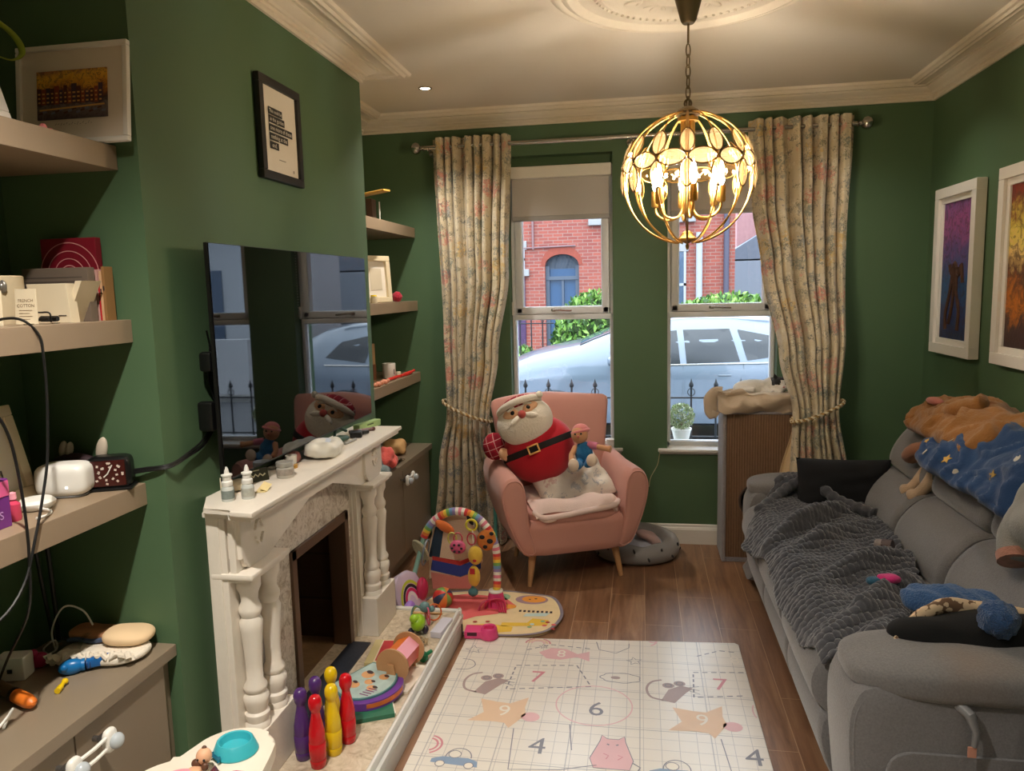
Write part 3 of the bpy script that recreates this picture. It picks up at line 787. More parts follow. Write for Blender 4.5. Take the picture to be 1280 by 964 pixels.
def picture(name, label, cat, o, ux, uy, w, h, d, fw, fmat, mount=None, mw=0.0, art=None, step=0.0, aw=None):
    """framed picture: o = centre of the back, ux = right, uy = up, thickness towards the viewer"""
    F_ = frame(o, ux, uy); th = thing(name, label, cat, F_ @ V((0, 0, 0)))
    mb = MB()
    for (cx, cy, sx, sy) in ((0, h / 2 - fw / 2, w, fw), (0, -h / 2 + fw / 2, w, fw), (-w / 2 + fw / 2, 0, fw, h - 2 * fw), (w / 2 - fw / 2, 0, fw, h - 2 * fw)):
        mb.box((cx, cy, d / 2), (sx, sy, d), .003)
    if step:
        for (cx, cy, sx, sy) in ((0, h / 2 - fw - step / 2, w - 2 * fw, step), (0, -h / 2 + fw + step / 2, w - 2 * fw, step), (-w / 2 + fw + step / 2, 0, step, h - 2 * fw - 2 * step), (w / 2 - fw - step / 2, 0, step, h - 2 * fw - 2 * step)):
            mb.box((cx, cy, d * .36), (sx, sy, d * .72), .003)
    mb.box((0, 0, .003), (w - .004, h - .004, .006)); mb.xf(F_)
    part('picture_frame', mb, fmat, th)
    if mount is not None:
        mb = MB().box((0, 0, d * .45), (w - 2 * fw, h - 2 * fw, .003)); mb.xf(F_); part('mount', mb, mount, th)
    if art is not None:
        iw, ih = aw if aw else (w - 2 * (fw + step + mw), h - 2 * (fw + step + mw))
        mb = MB().box((0, 0, d * .45 + .003), (iw, ih, .003)); mb.xf(F_); part('print' if mount else 'canvas', mb, art, th)
    return th, F_
def art_mat(name, bands, scale, dist, mixc, axis='Z', off=0.0, ext=.3, detail=6, rough=.5):
    t = NT(name); sp = t.n('ShaderNodeSeparateXYZ'); t.l(t.tc.outputs['Object'], sp.inputs[0])
    n = t.noise(scale, detail, .65, None, dist)
    h = t.math('ADD', t.math('DIVIDE', t.math('SUBTRACT', sp.outputs[axis], off - ext), 2 * ext), t.math('MULTIPLY', t.math('SUBTRACT', n.outputs['Fac'], .5), .55))
    c = t.ramp(h, bands).outputs[0]
    n2 = t.noise(scale * 2.2, 5, .7, None, 1.5)
    c = t.mix(t.math('MULTIPLY', t.math('GREATER_THAN', n2.outputs['Fac'], .54), .55), c, mixc)
    return t.bsdf(c, rough, 0, n2.outputs['Fac'], .35, .004)
th, Fm = picture('framed_poster', 'black framed poster of short white lines on black strips, above the television', 'poster', (-1.297, 2.592, 2.182), (0, 1, 0), (0, 0, 1), .312, .352, .022, .03, BLACKMATT, PAPER, 0)
m = MB(); wd = [(.10, .064, 'This could be'), (.115, .036, 'in the garden'), (.172, .006, 'one more of these'), (.135, -.024, 'nothing at the'), (.062, -.054, 'end.')]
m.mat(0)
for w, y, tx in wd: m.box((-.086 + w / 2, y, .0145), (w, .025, .001))
m.mat(1)
for w, y, tx in wd: m.text(tx, .0215 * min(1, w / (len(tx) * .0098)), TR((-.086 + w / 2, y, .0153)))
m.mat(2).box((.0, -.098, .0142), (.05, .0025, .0006)).box((.085, -.126, .0142), (.006, .01, .0006))
m.xf(Fm)
part('lettering', m, [P('print_black', (38, 36, 34), .7), PAPER, P('print_grey', (130, 122, 112), .7)], th)

def riverscene(name):
    return art_mat(name, [(0, (58, 48, 62)), (.3, (120, 104, 100)), (.42, (52, 34, 34)), (.56, (132, 70, 42)), (.66, (206, 140, 40)), (.8, (232, 178, 60)), (.95, (170, 110, 70))], 26, 1.2, (70, 48, 48), 'Z', .0, .075)
th, Fm = picture('framed_print', 'white framed sunset street print leaning on the top near shelf', 'picture', (-1.455, 1.792, 2.130), (1, .0, 0), (0, .10, 1), .325, .258, .016, .014, WHITE, P('print_mount', (226, 214, 198), .7), 0, riverscene('sunset_print'), 0, (.205, .125))
m = MB(); random.seed(11)
for k in range(15):
    w = .010 + .006 * random.random(); x = -.095 + k * .0128; h = .030 + .022 * random.random()
    m.mat(k % 3).box((x, -.012 + h / 2 - .012, .0118), (w, h, .0006))
    m.mat(3)
    for q in range(3): m.box((x, -.018 + q * .011, .0123), (w * .5, .004, .0004))
for k in range(16): m.mat(4 if k % 2 else 0).box((-.092 + .0123 * k, -.046 + .004 * (k % 3), .0118), (.012, .0035 + .002 * (k % 2), .0006), 0, (0, 0, .2))
m.mat(3).box((.0, -.034, .0119), (.19, .004, .0006), 0, (0, 0, .04))
m.xf(Fm); part('street_drawing', m, [P('umber_ink', (84, 46, 40), .7), P('brick_ink', (140, 66, 44), .7), P('plum_ink_wash', (72, 52, 66), .7), P('lit_window_ink', (214, 160, 90), .7), P('slate_ink', (110, 110, 126), .7)], th)
m = MB()
for k in range(14): m.ribbon([(-.05 + k * .008, -.078 + .002 * sin(k * 2.1)), (-.046 + k * .008, -.074 + .003 * sin(k * 3.3))], .001, TR((0, 0, .012)))
m.xf(Fm); part('signature', m, P('pencil_grey', (120, 108, 100), .8), th)
th, Fm = picture('framed_print', 'white framed print cut off at the left edge of the top near shelf', 'picture', (-1.475, 1.418, 2.112), (0, 1, 0), (-.30, 0, 1), .27, .235, .018, .03, WHITE, PAPER, 0, P('maroon_print', (110, 40, 34), .6, var=.4, vs=30), 0, (.15, .16))
m = MB().tube(spline([(-1.52, 1.40, 2.10), (-1.51, 1.47, 2.22), (-1.50, 1.56, 2.265), (-1.50, 1.632, 2.254), (-1.50, 1.668, 2.236), (-1.50, 1.682, 2.212), (-1.50, 1.672, 2.194), (-1.50, 1.645, 2.180), (-1.50, 1.61, 2.178)], 8), [.0025 + .0075 * sin(pi * k / 64) for k in range(65)], 8, False, .4)
solo('trailing_leaf', m, P('yellow_green_leaf', (150, 170, 50), .5, var=.2), 'long curling yellow-green leaf over the top near shelf', 'plant')
m = MB().ell((-1.418, 1.63, 2.012), (.010, .008, .012)).ell((-1.412, 1.645, 2.008), (.008, .007, .008)); m.mat(1).ell((-1.42, 1.666, 2.007), (.011, .006, .007))
solo('trinket', m, [P('pink_trinket', (206, 120, 120), .5), P('mauve_trinket', (130, 96, 110), .5)], 'tiny pink trinket at the foot of the sunset print', 'ornament')

# paintings on the right wall
A1 = art_mat('blue_pink_painting', [(0, (34, 38, 66)), (.25, (44, 62, 110)), (.42, (36, 84, 130)), (.62, (96, 74, 130)), (.8, (156, 80, 136)), (1, (92, 80, 140))], 9, 2.0, (58, 42, 56), 'Z', .0, .42)
th, Fm = picture('framed_painting', 'white framed narrow painting in blue and pink, nearer the window', 'painting', (XR - .004, 4.112, 1.642), (0, -1, 0), (0, 0, 1), .50, .86, .048, .052, WHITE, None, .0, A1, .03)
FIG = P('dark_bronze_impasto', (74, 50, 40), .4, var=.5, vs=30, bump=.5, bs=40)
m = MB()
for q in ([(-.01, .02), (-.05, -.12), (-.09, -.22), (-.085, -.30)], [(-.01, .02), (.0, -.1), (-.02, -.2), (-.05, -.27)], [(.03, .02), (.03, -.1), (.07, -.2), (.06, -.3)], [(-.06, .03), (-.03, -.02), (.0, .04), (.05, -.02), (.08, .03), (.1, -.06)]):
    m.tube(spline([(x, y, .027) for x, y in q], 5), .011, 6, False)
m.xf(Fm); part('painted_figures', m, FIG, th)
A2 = art_mat('fiery_painting', [(0, (52, 34, 34)), (.2, (70, 50, 50)), (.32, (190, 110, 30)), (.46, (84, 46, 34)), (.58, (226, 190, 120)), (.68, (222, 200, 90)), (.85, (120, 60, 30)), (1, (150, 30, 40))], 8, 2.0, (70, 40, 30), 'Z', .0, .42)
picture('framed_painting', 'white framed fiery orange and red painting at the right edge', 'painting', (XR - .004, 3.395, 1.648), (0, -1, 0), (0, 0, 1), .50, .86, .048, .052, WHITE, None, .0, A2, .03)

# ---------------------------------------------------------------- things on the near shelves
S2, S3, CT = 1.544, 1.09, .62
def board(c, w, d, h, rz, lean, mats, name, label, cat, group=None, bev=.002):
    m = MB().box((0, 0, h / 2), (w, d, h), bev); m.xf(TR(c, lean, 0, rz)); return solo(name, m, mats, label, cat, group)
b = thing('book', 'dark red book with pale concentric arcs, standing behind the grey book', 'book', (-1.505, 1.783, S2), 'books on the middle near shelf')
part('cover', MB().box((-1.505, 1.785, S2 + .11), (.165, .022, .22), .002), P('dark_red_cover', (120, 14, 34), .5), b)
m = MB()
for r in (.028, .046, .066, .088): m.ribbon([(x, y) for x, y in circ(0, 0, r, r, 26, .0, pi)], .0025, frame((-1.505, 1.7735, S2 + .12), (1, 0, 0), (0, 0, 1)))
part('arc_print', m, P('pale_pink_print', (206, 140, 140), .6), b)
b = thing('book', 'wide grey-brown book with faint lines of print, behind the cream box', 'book', (-1.50, 1.73, S2), 'books on the middle near shelf')
part('cover', MB().box((-1.506, 1.733, S2 + .07), (.194, .026, .14), .002), P('grey_brown_cover', (112, 98, 86), .6), b)
m = MB()
for k in range(4): m.ribbon([(-.10, .045 - k * .011), (.08 - .02 * (k % 2), .045 - k * .011)], .002, frame((-1.505, 1.7195, S2 + .07), (1, 0, 0), (0, 0, 1)))
part('lettering', m, P('faded_print', (80, 70, 62), .7), b)
for k, (x, w, h, c, lb) in enumerate(((-1.4190, .007, .135, (206, 160, 150), 'slim dusty pink book against the return wall'), (-1.4125, .004, .10, (190, 30, 40), 'thin red book wedged between pink and cream books'), (-1.4060, .007, .13, (214, 170, 130), 'peach coloured book beside the red spine'), (-1.3975, .008, .142, (150, 110, 66), 'tan book at the end of the middle near shelf'))):
    bk = thing('book', lb, 'book', (x, 1.765, S2), 'books on the middle near shelf')
    part('cover', MB().box((x, 1.777, S2 + h / 2), (w, .034, h), .001), P('book_cover_%d' % k, c, .6), bk)
    part('spine_label', MB().box((x, 1.7595, S2 + h * .6), (w * .5, .001, .012)), P('spine_print', (60, 44, 36), .7), bk)
b = thing('gift_box', 'plain cream box standing in front of the grey book', 'box', (-1.465, 1.66, S2))
part('carton', MB().prism([(-.054, 0), (.058, 0), (.05, .098), (-.062, .098)], .03, frame((-1.462, 1.675, S2), (1, 0, 0), (0, 0, 1)), .002), CARDC, b)
part('lettering', MB().box((-1.428, 1.6445, S2 + .018), (.022, .001, .003)), P('faded_print', (80, 70, 62), .7), b)
m = MB().prism([(0, 0), (.013, 0), (.064, .104), (.046, .104)], .07, frame((-1.447, 1.735, S2), (1, 0, 0), (0, 0, 1)), .001)
solo('greeting_card', m, CARDC, 'cream card leaning diagonally against the book spines', 'card')
b = thing('gift_card', 'small cream card printed FRENCH COTTON', 'card', (-1.437, 1.55, S2))
Fm = frame((-1.44, 1.548, S2 + .001), (1, .05, 0), (0, .06, 1))
part('card', MB().prism([(-.029, 0), (.029, 0), (.027, .084), (-.027, .084)], .003, Fm, .0006), CARDC, b)
m = MB().text('FRENCH', .0105, Fm @ TR((0, .056, .0035))).text('COTTON', .0105, Fm @ TR((0, .044, .0035)))
for k in range(4): m.ribbon([(-.018, .033 - k * .007), (.016 - .006 * (k % 2), .033 - k * .007)], .0013, Fm @ TR((0, 0, .0034)))
part('lettering', m, P('brown_print', (116, 88, 58), .7), b)
b = thing('candle_jar', 'pale candle jar half cut off at the left edge', 'candle', (-1.56, 1.60, S2))
part('jar', MB().lathe([(.001, 0), (.052, 0), (.054, .004), (.054, .116), (.051, .119), (.048, .116), (.048, .10), (.001, .10)], (-1.56, 1.60, S2), 28), P('candle_cream', (206, 190, 160), .3), b)
part('badge', MB().ell((-1.515, 1.566, S2 + .092), (.011, .006, .016)).ell((-1.514, 1.562, S2 + .092), (.006, .006, .009)), P('pewter_badge', (150, 146, 140), .35, .7), b)
Fm = frame((-1.475, 1.475, S2), (1, .12, 0), (0, .15, 1))
b = thing('gift_card', 'cream card with a ring emblem at the left edge', 'card', (-1.475, 1.475, S2))
part('card', MB().prism([(-.036, 0), (.036, 0), (.03, .082), (-.034, .082)], .003, Fm, .0006), CARDC, b)
m = MB().ribbon(circ(0, .044, .012, .012, 20), .003, Fm @ TR((0, 0, .0034)), True).ribbon(circ(0, .044, .005, .005, 12), .002, Fm @ TR((0, 0, .0034)), True)
for k in range(3): m.ribbon([(-.022, .022 - k * .007), (.02, .022 - k * .007)], .0013, Fm @ TR((0, 0, .0034)))
part('emblem', m, P('tan_print', (150, 124, 92), .7), b)
m = MB().tube(spline([(-1.45, 1.578, S2 + .004), (-1.45, 1.578, S2 + .026), (-1.425, 1.575, S2 + .028), (-1.405, 1.578, S2 + .026), (-1.405, 1.58, S2 + .004)], 5), .0022, 6); m.tube([(-1.452, 1.57, S2 + .010), (-1.403, 1.572, S2 + .012)], .004, 6)
m.tube([(-1.45, 1.60, S2 + .012), (-1.405, 1.602, S2 + .012)], .007, 6)
solo('spectacles', m, BLACK, 'folded black spectacles in front of the cream box', 'glasses')
for x, y, r, lb in ((-1.425, 1.535, .011, 'silver coin nearer the french cotton card'), (-1.41, 1.60, .009, 'silver coin behind the black spectacles')):
    solo('coin', MB().lathe([(.0005, 0), (r, 0), (r, .003), (.0005, .003)], (x, y, S2), 18), CHROME, lb, 'coin', 'coins on the middle near shelf')
m = MB().tube(spline([(-1.47, 1.46, S2 + .004), (-1.42, 1.465, S2 + .018), (-1.372, 1.465, S2 + .012), (-1.357, 1.488, 1.52), (-1.354, 1.490, 1.47), (-1.354, 1.488, 1.38), (-1.354, 1.472, 1.244), (-1.354, 1.447, 1.156), (-1.354, 1.415, 1.07), (-1.354, 1.372, .976), (-1.354, 1.302, .924), (-1.37, 1.2, .90)], 7), .0032, 6)
solo('charger_cable', m, CABLE, 'black cable looping down from the middle near shelf past the lower shelf', 'cable')
m = MB().tube(spline([(-1.40, 1.30, 1.42), (-1.36, 1.345, 1.37), (-1.354, 1.373, 1.311), (-1.354, 1.387, 1.227), (-1.354, 1.394, 1.116), (-1.354, 1.391, 1.02), (-1.37, 1.39, .9), (-1.5, 1.45, .75), (-1.6, 1.5, .63)], 7), .0032, 6)
solo('charger_cable', m, CABLE, 'black cable hanging in front of the leaning white frame, lowest near shelf', 'cable')

# lowest near shelf
b = thing('wifi_router', 'white rounded square router on the lowest near shelf', 'router', (-1.497, 1.678, S3))
m = MB().puff((-1.492, 1.672, S3 + .046), (.128, .085, .086), 4.5, 10, (0, 0, .28)); part('shell', m, WHITEPL, b)
part('foot', MB().puff((-1.492, 1.672, S3 + .004), (.11, .07, .008), 4, 5, (0, 0, .28)), GREY, b)
part('status_light', MB().ell((-1.460, 1.637, S3 + .03), .003), emit('white_status_light', (255, 250, 240), 3), b)
ck = thing('alarm_clock', 'black bedside clock with a spotted dark red dial', 'clock', (-1.445, 1.752, S3))
Fm = TR((-1.420, 1.752, S3), 0, 0, .42)
m = MB().puff((0, 0, .046), (.108, .062, .09), 6, 8); m.box((0, -.005, .004), (.116, .07, .008), .003); m.xf(Fm); part('case', m, BLACK, ck)
m = MB(); m.box((0, -.031, .047), (.086, .004, .07), .002); m.xf(Fm); part('dial', m, P('dark_red_dial', (64, 22, 20), .18, var=.5, vs=60), ck)
m = MB()
for k in range(22):
    a = 2 * pi * k / 11; r = 1.0 if k < 11 else .62
    m.box((.036 * r * cos(a + k * .2), -.0335, .047 + .028 * r * sin(a + k * .2)), (.006, .001, .005), 0, (0, a, 0))
m.xf(Fm); part('dial_marks', m, P('pale_dial_marks', (214, 200, 190), .5), ck)
m = MB().tube([(.0, -.0345, .047), (.012, -.0345, .07)], .0016, 5).tube([(0, -.0345, .047), (-.010, -.0345, .038)], .0018, 5); m.xf(Fm); part('hands', m, WHITEPL, ck)
pg = thing('animal_ornament', 'pale ornament with two ears showing behind the router and clock', 'ornament', (-1.55, 1.78, S3))
m = MB().ell((-1.545, 1.775, S3 + .045), (.085, .024, .045)); part('body', m, P('dark_plum_plastic', (46, 28, 34), .5), pg)
for x, s in ((-1.582, 1), (-1.562, .9), (-1.462, 1.5)):
    part('ear', MB().ell((x, 1.776, S3 + .10), (.011 * s, .010, .024 * s), (0, .25, 0)), P('pale_ear', (196, 182, 164), .6), pg)
b = thing('mesh_puck', 'small white round mesh unit beside the white router', 'device', (-1.47, 1.55, S3))
part('dish', MB().lathe([(.001, .002), (.034, .002), (.041, .010), (.042, .018), (.034, .026), (.001, .029)], (-1.475, 1.555, S3), 28), WHITEPL, b)
part('cable', MB().tube(spline([(-1.45, 1.53, S3 + .01), (-1.41, 1.525, S3 + .006), (-1.395, 1.50, S3 + .004), (-1.40, 1.47, S3 + .004)], 6), .003, 6), WHITEPL, b)
th, Fm = picture('photo_frame', 'tall white frame leaning on the wall, seen edge-on, left of the router', 'picture', (-1.605, 1.475, S3 + .122), (0, 1, 0), (-.26, 0, 1), .35, .245, .022, .028, P('cream_frame', (222, 206, 176), .4), PAPER, .02)
m = MB().text('AN', .06, Fm @ TR((.06, -.06, .0125))); part('lettering', m, BLACKMATT, th)
pb = thing('perfume_box', 'purple and pink carton at the left end of the lowest near shelf', 'box', (-1.45, 1.36, S3))
part('carton', MB().box((-1.452, 1.372, S3 + .056), (.06, .11, .112), .002), P('purple_carton', (112, 46, 128), .4, var=.15, vs=40), pb)
part('carton_band', MB().box((-1.4215, 1.372, S3 + .09), (.002, .108, .035), .0005), P('pink_carton_band', (222, 96, 150), .4, var=.2, vs=60), pb)
m = MB().text('BLES', .026, frame((-1.4208, 1.38, S3 + .03), (0, 1, 0), (0, 0, 1))).text('LN U', .02, frame((-1.4200, 1.38, S3 + .088), (0, 1, 0), (0, 0, 1)))
part('lettering', m, P('lilac_print', (200, 160, 220), .5), pb)
b = thing('perfume_bottle', 'little pink bottle beside the purple carton', 'bottle', (-1.44, 1.445, S3))
part('glass_body', MB().lathe([(.001, 0), (.014, 0), (.016, .006), (.015, .04), (.006, .048), (.001, .049)], (-1.45, 1.462, S3), 14), P('pink_glass', (206, 70, 100), .15), b)
part('stopper', MB().lathe([(.005, .048), (.009, .052), (.008, .066), (.001, .069)], (-1.45, 1.462, S3), 12), PINKLT, b)

# near cabinet top
n = thing('nappy_pile', 'folded white nappies with printed fronts on the near cabinet', 'nappy', (-1.46, 1.745, CT), None)
NAP = F('nappy_white', (224, 214, 198), .04, 20, .3, 120)
def frill(u, v, s):
    return V((0, 0, 0))
m = MB().puff((-1.46, 1.705, CT + .018), (.24, .13, .036), 3, 12, (0, 0, .2), None, .008, 14); part('nappy_lower', m, NAP, n)
m = MB()
for k in range(2): m.tube([(-1.57 + .22 * i / 40, 1.640 + .045 * i / 40 + .009 * sin(i * 1.7) - .012 * k, CT + .020 + .013 * k + .007 * sin(i * 2.3)) for i in range(41)], .008, 7)
part('elastic_frill', m, NAP, n)
m = MB().puff((-1.41, 1.75, CT + .052), (.13, .11, .04), 2.6, 10, (0, .1, .3), None, .004, 14); part('nappy_upper', m, P('nappy_peach_cloth', (226, 196, 156), .8), n)
m = MB().puff((-1.53, 1.765, CT + .045), (.13, .08, .03), 3, 10, (0, .05, .1), None, .006, 18); part('nappy_printed', m, P('grey_orange_print', (176, 122, 84), .7, var=.6, vs=18), n)
m = MB().tube([(-1.57 + .14 * i / 10, 1.712 + .02 * i / 10, CT + .042 + .003 * sin(i)) for i in range(11)], .007, 6, False); part('printed_band', m, P('slate_blue_band', (70, 84, 110), .7), n)
pb = NT('clear_plastic_bag_film')
def _film(t):
    a = t.n('ShaderNodeBsdfTransparent'); a.inputs['Color'].default_value = (.8, .8, .78, 1); g = t.n('ShaderNodeBsdfGlossy'); g.inputs['Roughness'].default_value = .25
    x = t.n('ShaderNodeMixShader'); x.inputs[0].default_value = .22; t.l(a.outputs[0], x.inputs[1]); t.l(g.outputs[0], x.inputs[2]); t.l(x.outputs[0], t.out.inputs['Surface']); return t.m
FILM = _film(pb)
m = MB().grid(24, 16, lambda u, v: (-1.64 + .13 * u, 1.66 + .12 * v, CT + .008 + .05 * sin(pi * v) * (.4 + .6 * u) + .010 * noise.noise(V((u * 6, v * 6, 1)))))
solo('plastic_bag', m, FILM, 'crumpled clear plastic bag tucked beside the nappies', 'bag')
r = thing('toy_dart_gun', 'small blue toy lying on the near cabinet before the nappies', 'toy', (-1.475, 1.655, CT))
Fm = TR((-1.455, 1.640, CT + .02), 0, 0, .62)
m = MB().box((.03, 0, .002), (.065, .026, .026), .006).box((.03, .015, .004), (.05, .01, .012), .003); m.xf(Fm); part('barrel', m, BLUEPL, r)
m = MB().ell((-.035, 0, .0), (.032, .018, .02)).tube([(-.012, 0, 0), (-.004, 0, 0)], .016, 12).ell((-.05, -.012, .006), .010); m.xf(Fm); part('body', m, P('bright_blue_plastic', (24, 110, 176), .3), r)
m = MB(); [m.lathe([(.010, 0), (.0155, .001), (.0155, .004), (.010, .005)], (-.008 + k * .007, 0, 0), 14, rm(0, pi / 2, 0)) for k in range(3)]; m.xf(Fm); part('collar', m, P('navy_plastic', (20, 60, 116), .4), r)
m = MB().tube([(-1.445, 1.525, CT + .008), (-1.452, 1.545, CT + .008)], .0075, 10).tube([(-1.452, 1.545, CT + .009), (-1.457, 1.56, CT + .01)], .0055, 10).ell((-1.459, 1.567, CT + .010), .008)
solo('toy_peg', m, YELLOW, 'small yellow peg lying alone on the near cabinet', 'toy')
t_ = thing('torch', 'brown torch with an orange end at the left edge of the cabinet', 'torch', (-1.53, 1.47, CT))
d = V((.17, -.065, 0)).normalized(); p0 = V((-1.63, 1.52, CT + .02))
part('handle', MB().cyl(p0, p0 + d * .115, .017, .015), P('brown_grip', (92, 68, 42), .5, var=.2), t_)
part('orange_end', MB().tube([p0 + d * .123, p0 + d * .18, p0 + d * .195, p0 + d * .203], [.0165, .0165, .013, .004], 14), ORANGE, t_)
part('collar', MB().cyl(p0 + d * .113, p0 + d * .125, .0178), BLACK, t_)
part('head', MB().cyl(p0 - d * .04, p0, .024, .018), GREY, t_)
b = thing('socket_adapter', 'white square socket box at the left edge of the cabinet', 'adapter', (-1.62, 1.572, CT))
part('housing', MB().box((-1.622, 1.585, CT + .032), (.075, .05, .064), .006, (0, 0, .25)), WHITEPL, b)
part('socket_hole', MB().box((-1.612, 1.559, CT + .03), (.012, .004, .011), .001, (0, 0, .25)), BLACK, b)
m = MB().puff((-1.60, 1.642, CT + .02), (.045, .03, .04), 2.6, 6, (0, 0, .4), None, .004, 40); m.ell((-1.605, 1.63, CT + .045), .010)
solo('toy_figure', m, P('magenta_plastic', (170, 30, 84), .3), 'small magenta toy between the white adapter and blue toy', 'toy')
m = MB()
m.tube(spline([(-1.62, 1.72, CT + .006), (-1.635, 1.73, CT + .06), (-1.60, 1.74, CT + .125), (-1.55, 1.75, CT + .115), (-1.525, 1.755, CT + .07)], 9), .0026, 6)
m.tube(spline([(-1.67, 1.66, CT + .004), (-1.63, 1.68, CT + .006), (-1.60, 1.70, CT + .02), (-1.63, 1.73, CT + .03), (-1.65, 1.71, CT + .012), (-1.60, 1.69, CT + .006), (-1.55, 1.70, CT + .008)], 8), .0026, 6)
solo('charging_lead', m, WHITEPL, 'thin white lead looped up behind the nappies', 'cable')
m = MB().tube(spline([(-1.46, 1.36, CT + .004), (-1.455, 1.385, CT + .02), (-1.45, 1.40, CT + .035), (-1.462, 1.40, CT + .02), (-1.45, 1.37, CT + .004)], 7), .003, 6)
solo('charging_lead', m, WHITEPL, 'white lead looping at the left front edge of the cabinet', 'cable')
m = MB().tube(spline([(-1.64, 1.73, CT + .42), (-1.642, 1.75, CT + .3), (-1.645, 1.76, CT + .1), (-1.645, 1.76, CT + .01)], 6), .006, 6); m.tube(spline([(-1.66, 1.72, CT + .42), (-1.662, 1.74, CT + .2), (-1.66, 1.76, CT + .01)], 6), .005, 6)
solo('power_lead', m, CABLE, 'dark power leads hanging in the alcove corner behind the nappies', 'cable')

# ---------------------------------------------------------------- far alcove shelves
b = thing('table_lamp', 'small dark ornament with an orange-tan tilted top, top far shelf', 'ornament', (-1.44, 3.93, 2.0))
part('stand', MB().box((-1.455, 3.95, 2.055), (.035, .07, .11), .004), P('dark_walnut', (70, 48, 36), .5), b)
part('tilted_top', MB().prism([(-.085, -.09), (.10, -.06), (.085, .10), (-.07, .09)], .012, TR((-1.46, 3.96, 2.135), .12, -.16, .0), .003), P('honey_wood', (190, 146, 66), .45), b)
part('upright', MB().box((-1.425, 4.0, 2.05), (.006, .006, .10), .001), WHITEPL, b)
th, Fm = picture('photo_frame', 'plain white box frame standing on the middle far shelf', 'picture', (-1.49, 4.03, 1.675), (.42, .9, 0), (-.06, .02, 1), .21, .262, .035, .03, P('cream_box_frame', (226, 210, 176), .45), PAPER, .02)
part('faded_print', MB().box((0, 0, .0185), (.09, .12, .001)).xf(Fm), P('faint_drawing', (206, 194, 170), .8), th)
m = MB().ell((-1.425, 4.235, S2 + .03), .031, None, 18, 12); m.jitter(.006, 60)
solo('pompom', m, F('crimson_pompom', (176, 24, 50), .2, 60, .8, 120), 'crimson pompom ball beside the white box frame', 'pompom')
m = MB().lathe([(.001, 0), (.018, 0), (.02, .02), (.018, .035), (.001, .037)], (-1.42, 3.83, S2), 16).mat(1).lathe([(.0185, .037), (.015, .045), (.001, .046)], (-1.42, 3.83, S2), 16)
solo('small_pot', m, [CARDC, YELLOW], 'little cream pot with a yellow lid left of the white box frame', 'pot')
hold = thing('book_bin', 'black bow-topped holder standing behind the paperbacks', 'holder', (-1.60, 3.80, S3))
m = MB().prism([(-.20, .215), (.16, .215), (.185, .205), (.19, .19), (.19, .0), (.175, .0), (.175, .18), (-.20, .18)], .14, frame((-1.69, 3.80, S3), (0, 1, 0), (0, 0, 1)), .004)
part('holder_frame', m, BLACKMATT, hold)
for k in range(9):
    y = 3.62 + k * .036; h = (.15, .165, .155, .16, .17, .165, .175, .16, .17)[k]; c = ((150, 50, 44), (186, 88, 76), (196, 156, 108), (110, 76, 40), (206, 174, 120), (190, 120, 70), (226, 190, 140), (120, 34, 40), (150, 120, 80))[k]
    bk = thing('book', ('dark red', 'faded red', 'sand coloured', 'olive brown', 'pale straw', 'rust', 'cream', 'maroon', 'khaki')[k] + ' paperback in the black holder, lowest far shelf', 'book', (-1.55, y, S3), 'paperbacks in the black holder')
    part('cover', MB().box((-1.545, y, S3 + h / 2), (.12, .03, h), .003), P('paperback_%d' % k, c, .6, var=.15, vs=60), bk)
    part('spine_label', MB().box((-1.4845, y, S3 + h * .6), (.001, .014, h * .3)), P('spine_print_%d' % (k % 3), ((226, 206, 160), (70, 44, 30), (200, 120, 60))[k % 3], .6), bk)
bk = thing('book', 'tall tan and brown book standing right of the black holder', 'book', (-1.58, 4.06, S3), 'paperbacks in the black holder')
part('cover', MB().box((-1.60, 4.055, S3 + .11), (.16, .05, .22), .003), P('tan_cover', (176, 146, 104), .6), bk)
part('brown_band', MB().box((-1.518, 4.055, S3 + .055), (.003, .046, .09), .001), P('brown_band', (120, 72, 40), .6), bk)
mug = thing('mug', 'white mug on the lowest far shelf beside the books', 'mug', (-1.49, 4.22, S3))
part('cup', MB().lathe([(.001, 0), (.036, 0), (.039, .004), (.040, .088), (.038, .09), (.036, .088), (.035, .01), (.001, .008)], (-1.49, 4.22, S3), 26), WHITEPL, mug)
part('printed_mark', MB().box((-1.454, 4.206, S3 + .04), (.002, .008, .03), .0005, (0, 0, -.35)), BLACK, mug)
solo('candle', MB().lathe([(.001, 0), (.016, 0), (.016, .028), (.013, .03), (.001, .029)], (-1.46, 4.30, S3), 16), CARDC, 'short white candle beside the white mug', 'candle')
m = MB()
m.tube(spline([(-1.45, 4.02, S3 + .008), (-1.43, 4.12, S3 + .012), (-1.44, 4.22, S3 + .008), (-1.415, 4.34, S3 + .012), (-1.41, 4.46, S3 + .02)], 8), .009, 6); m.tube(spline([(-1.43, 4.25, S3 + .008), (-1.42, 4.36, S3 + .016), (-1.43, 4.47, S3 + .010)], 8), .008, 6)
solo('red_ribbon', m, P('scarlet_ribbon', (206, 44, 34), .6), 'tangled scarlet ribbon along the edge of the lowest far shelf', 'ribbon')
for k in range(7):
    solo('wooden_bead', MB().ell((-1.425 + .012 * sin(k * 2.1), 3.80 + k * .034, S3 + .012), (.014, .016, .012), None, 12, 8), P('coral_bead', (226, 150, 120), .5), 'coral wooden bead strewn in front of the paperbacks', 'bead', 'wooden beads on the lowest far shelf')
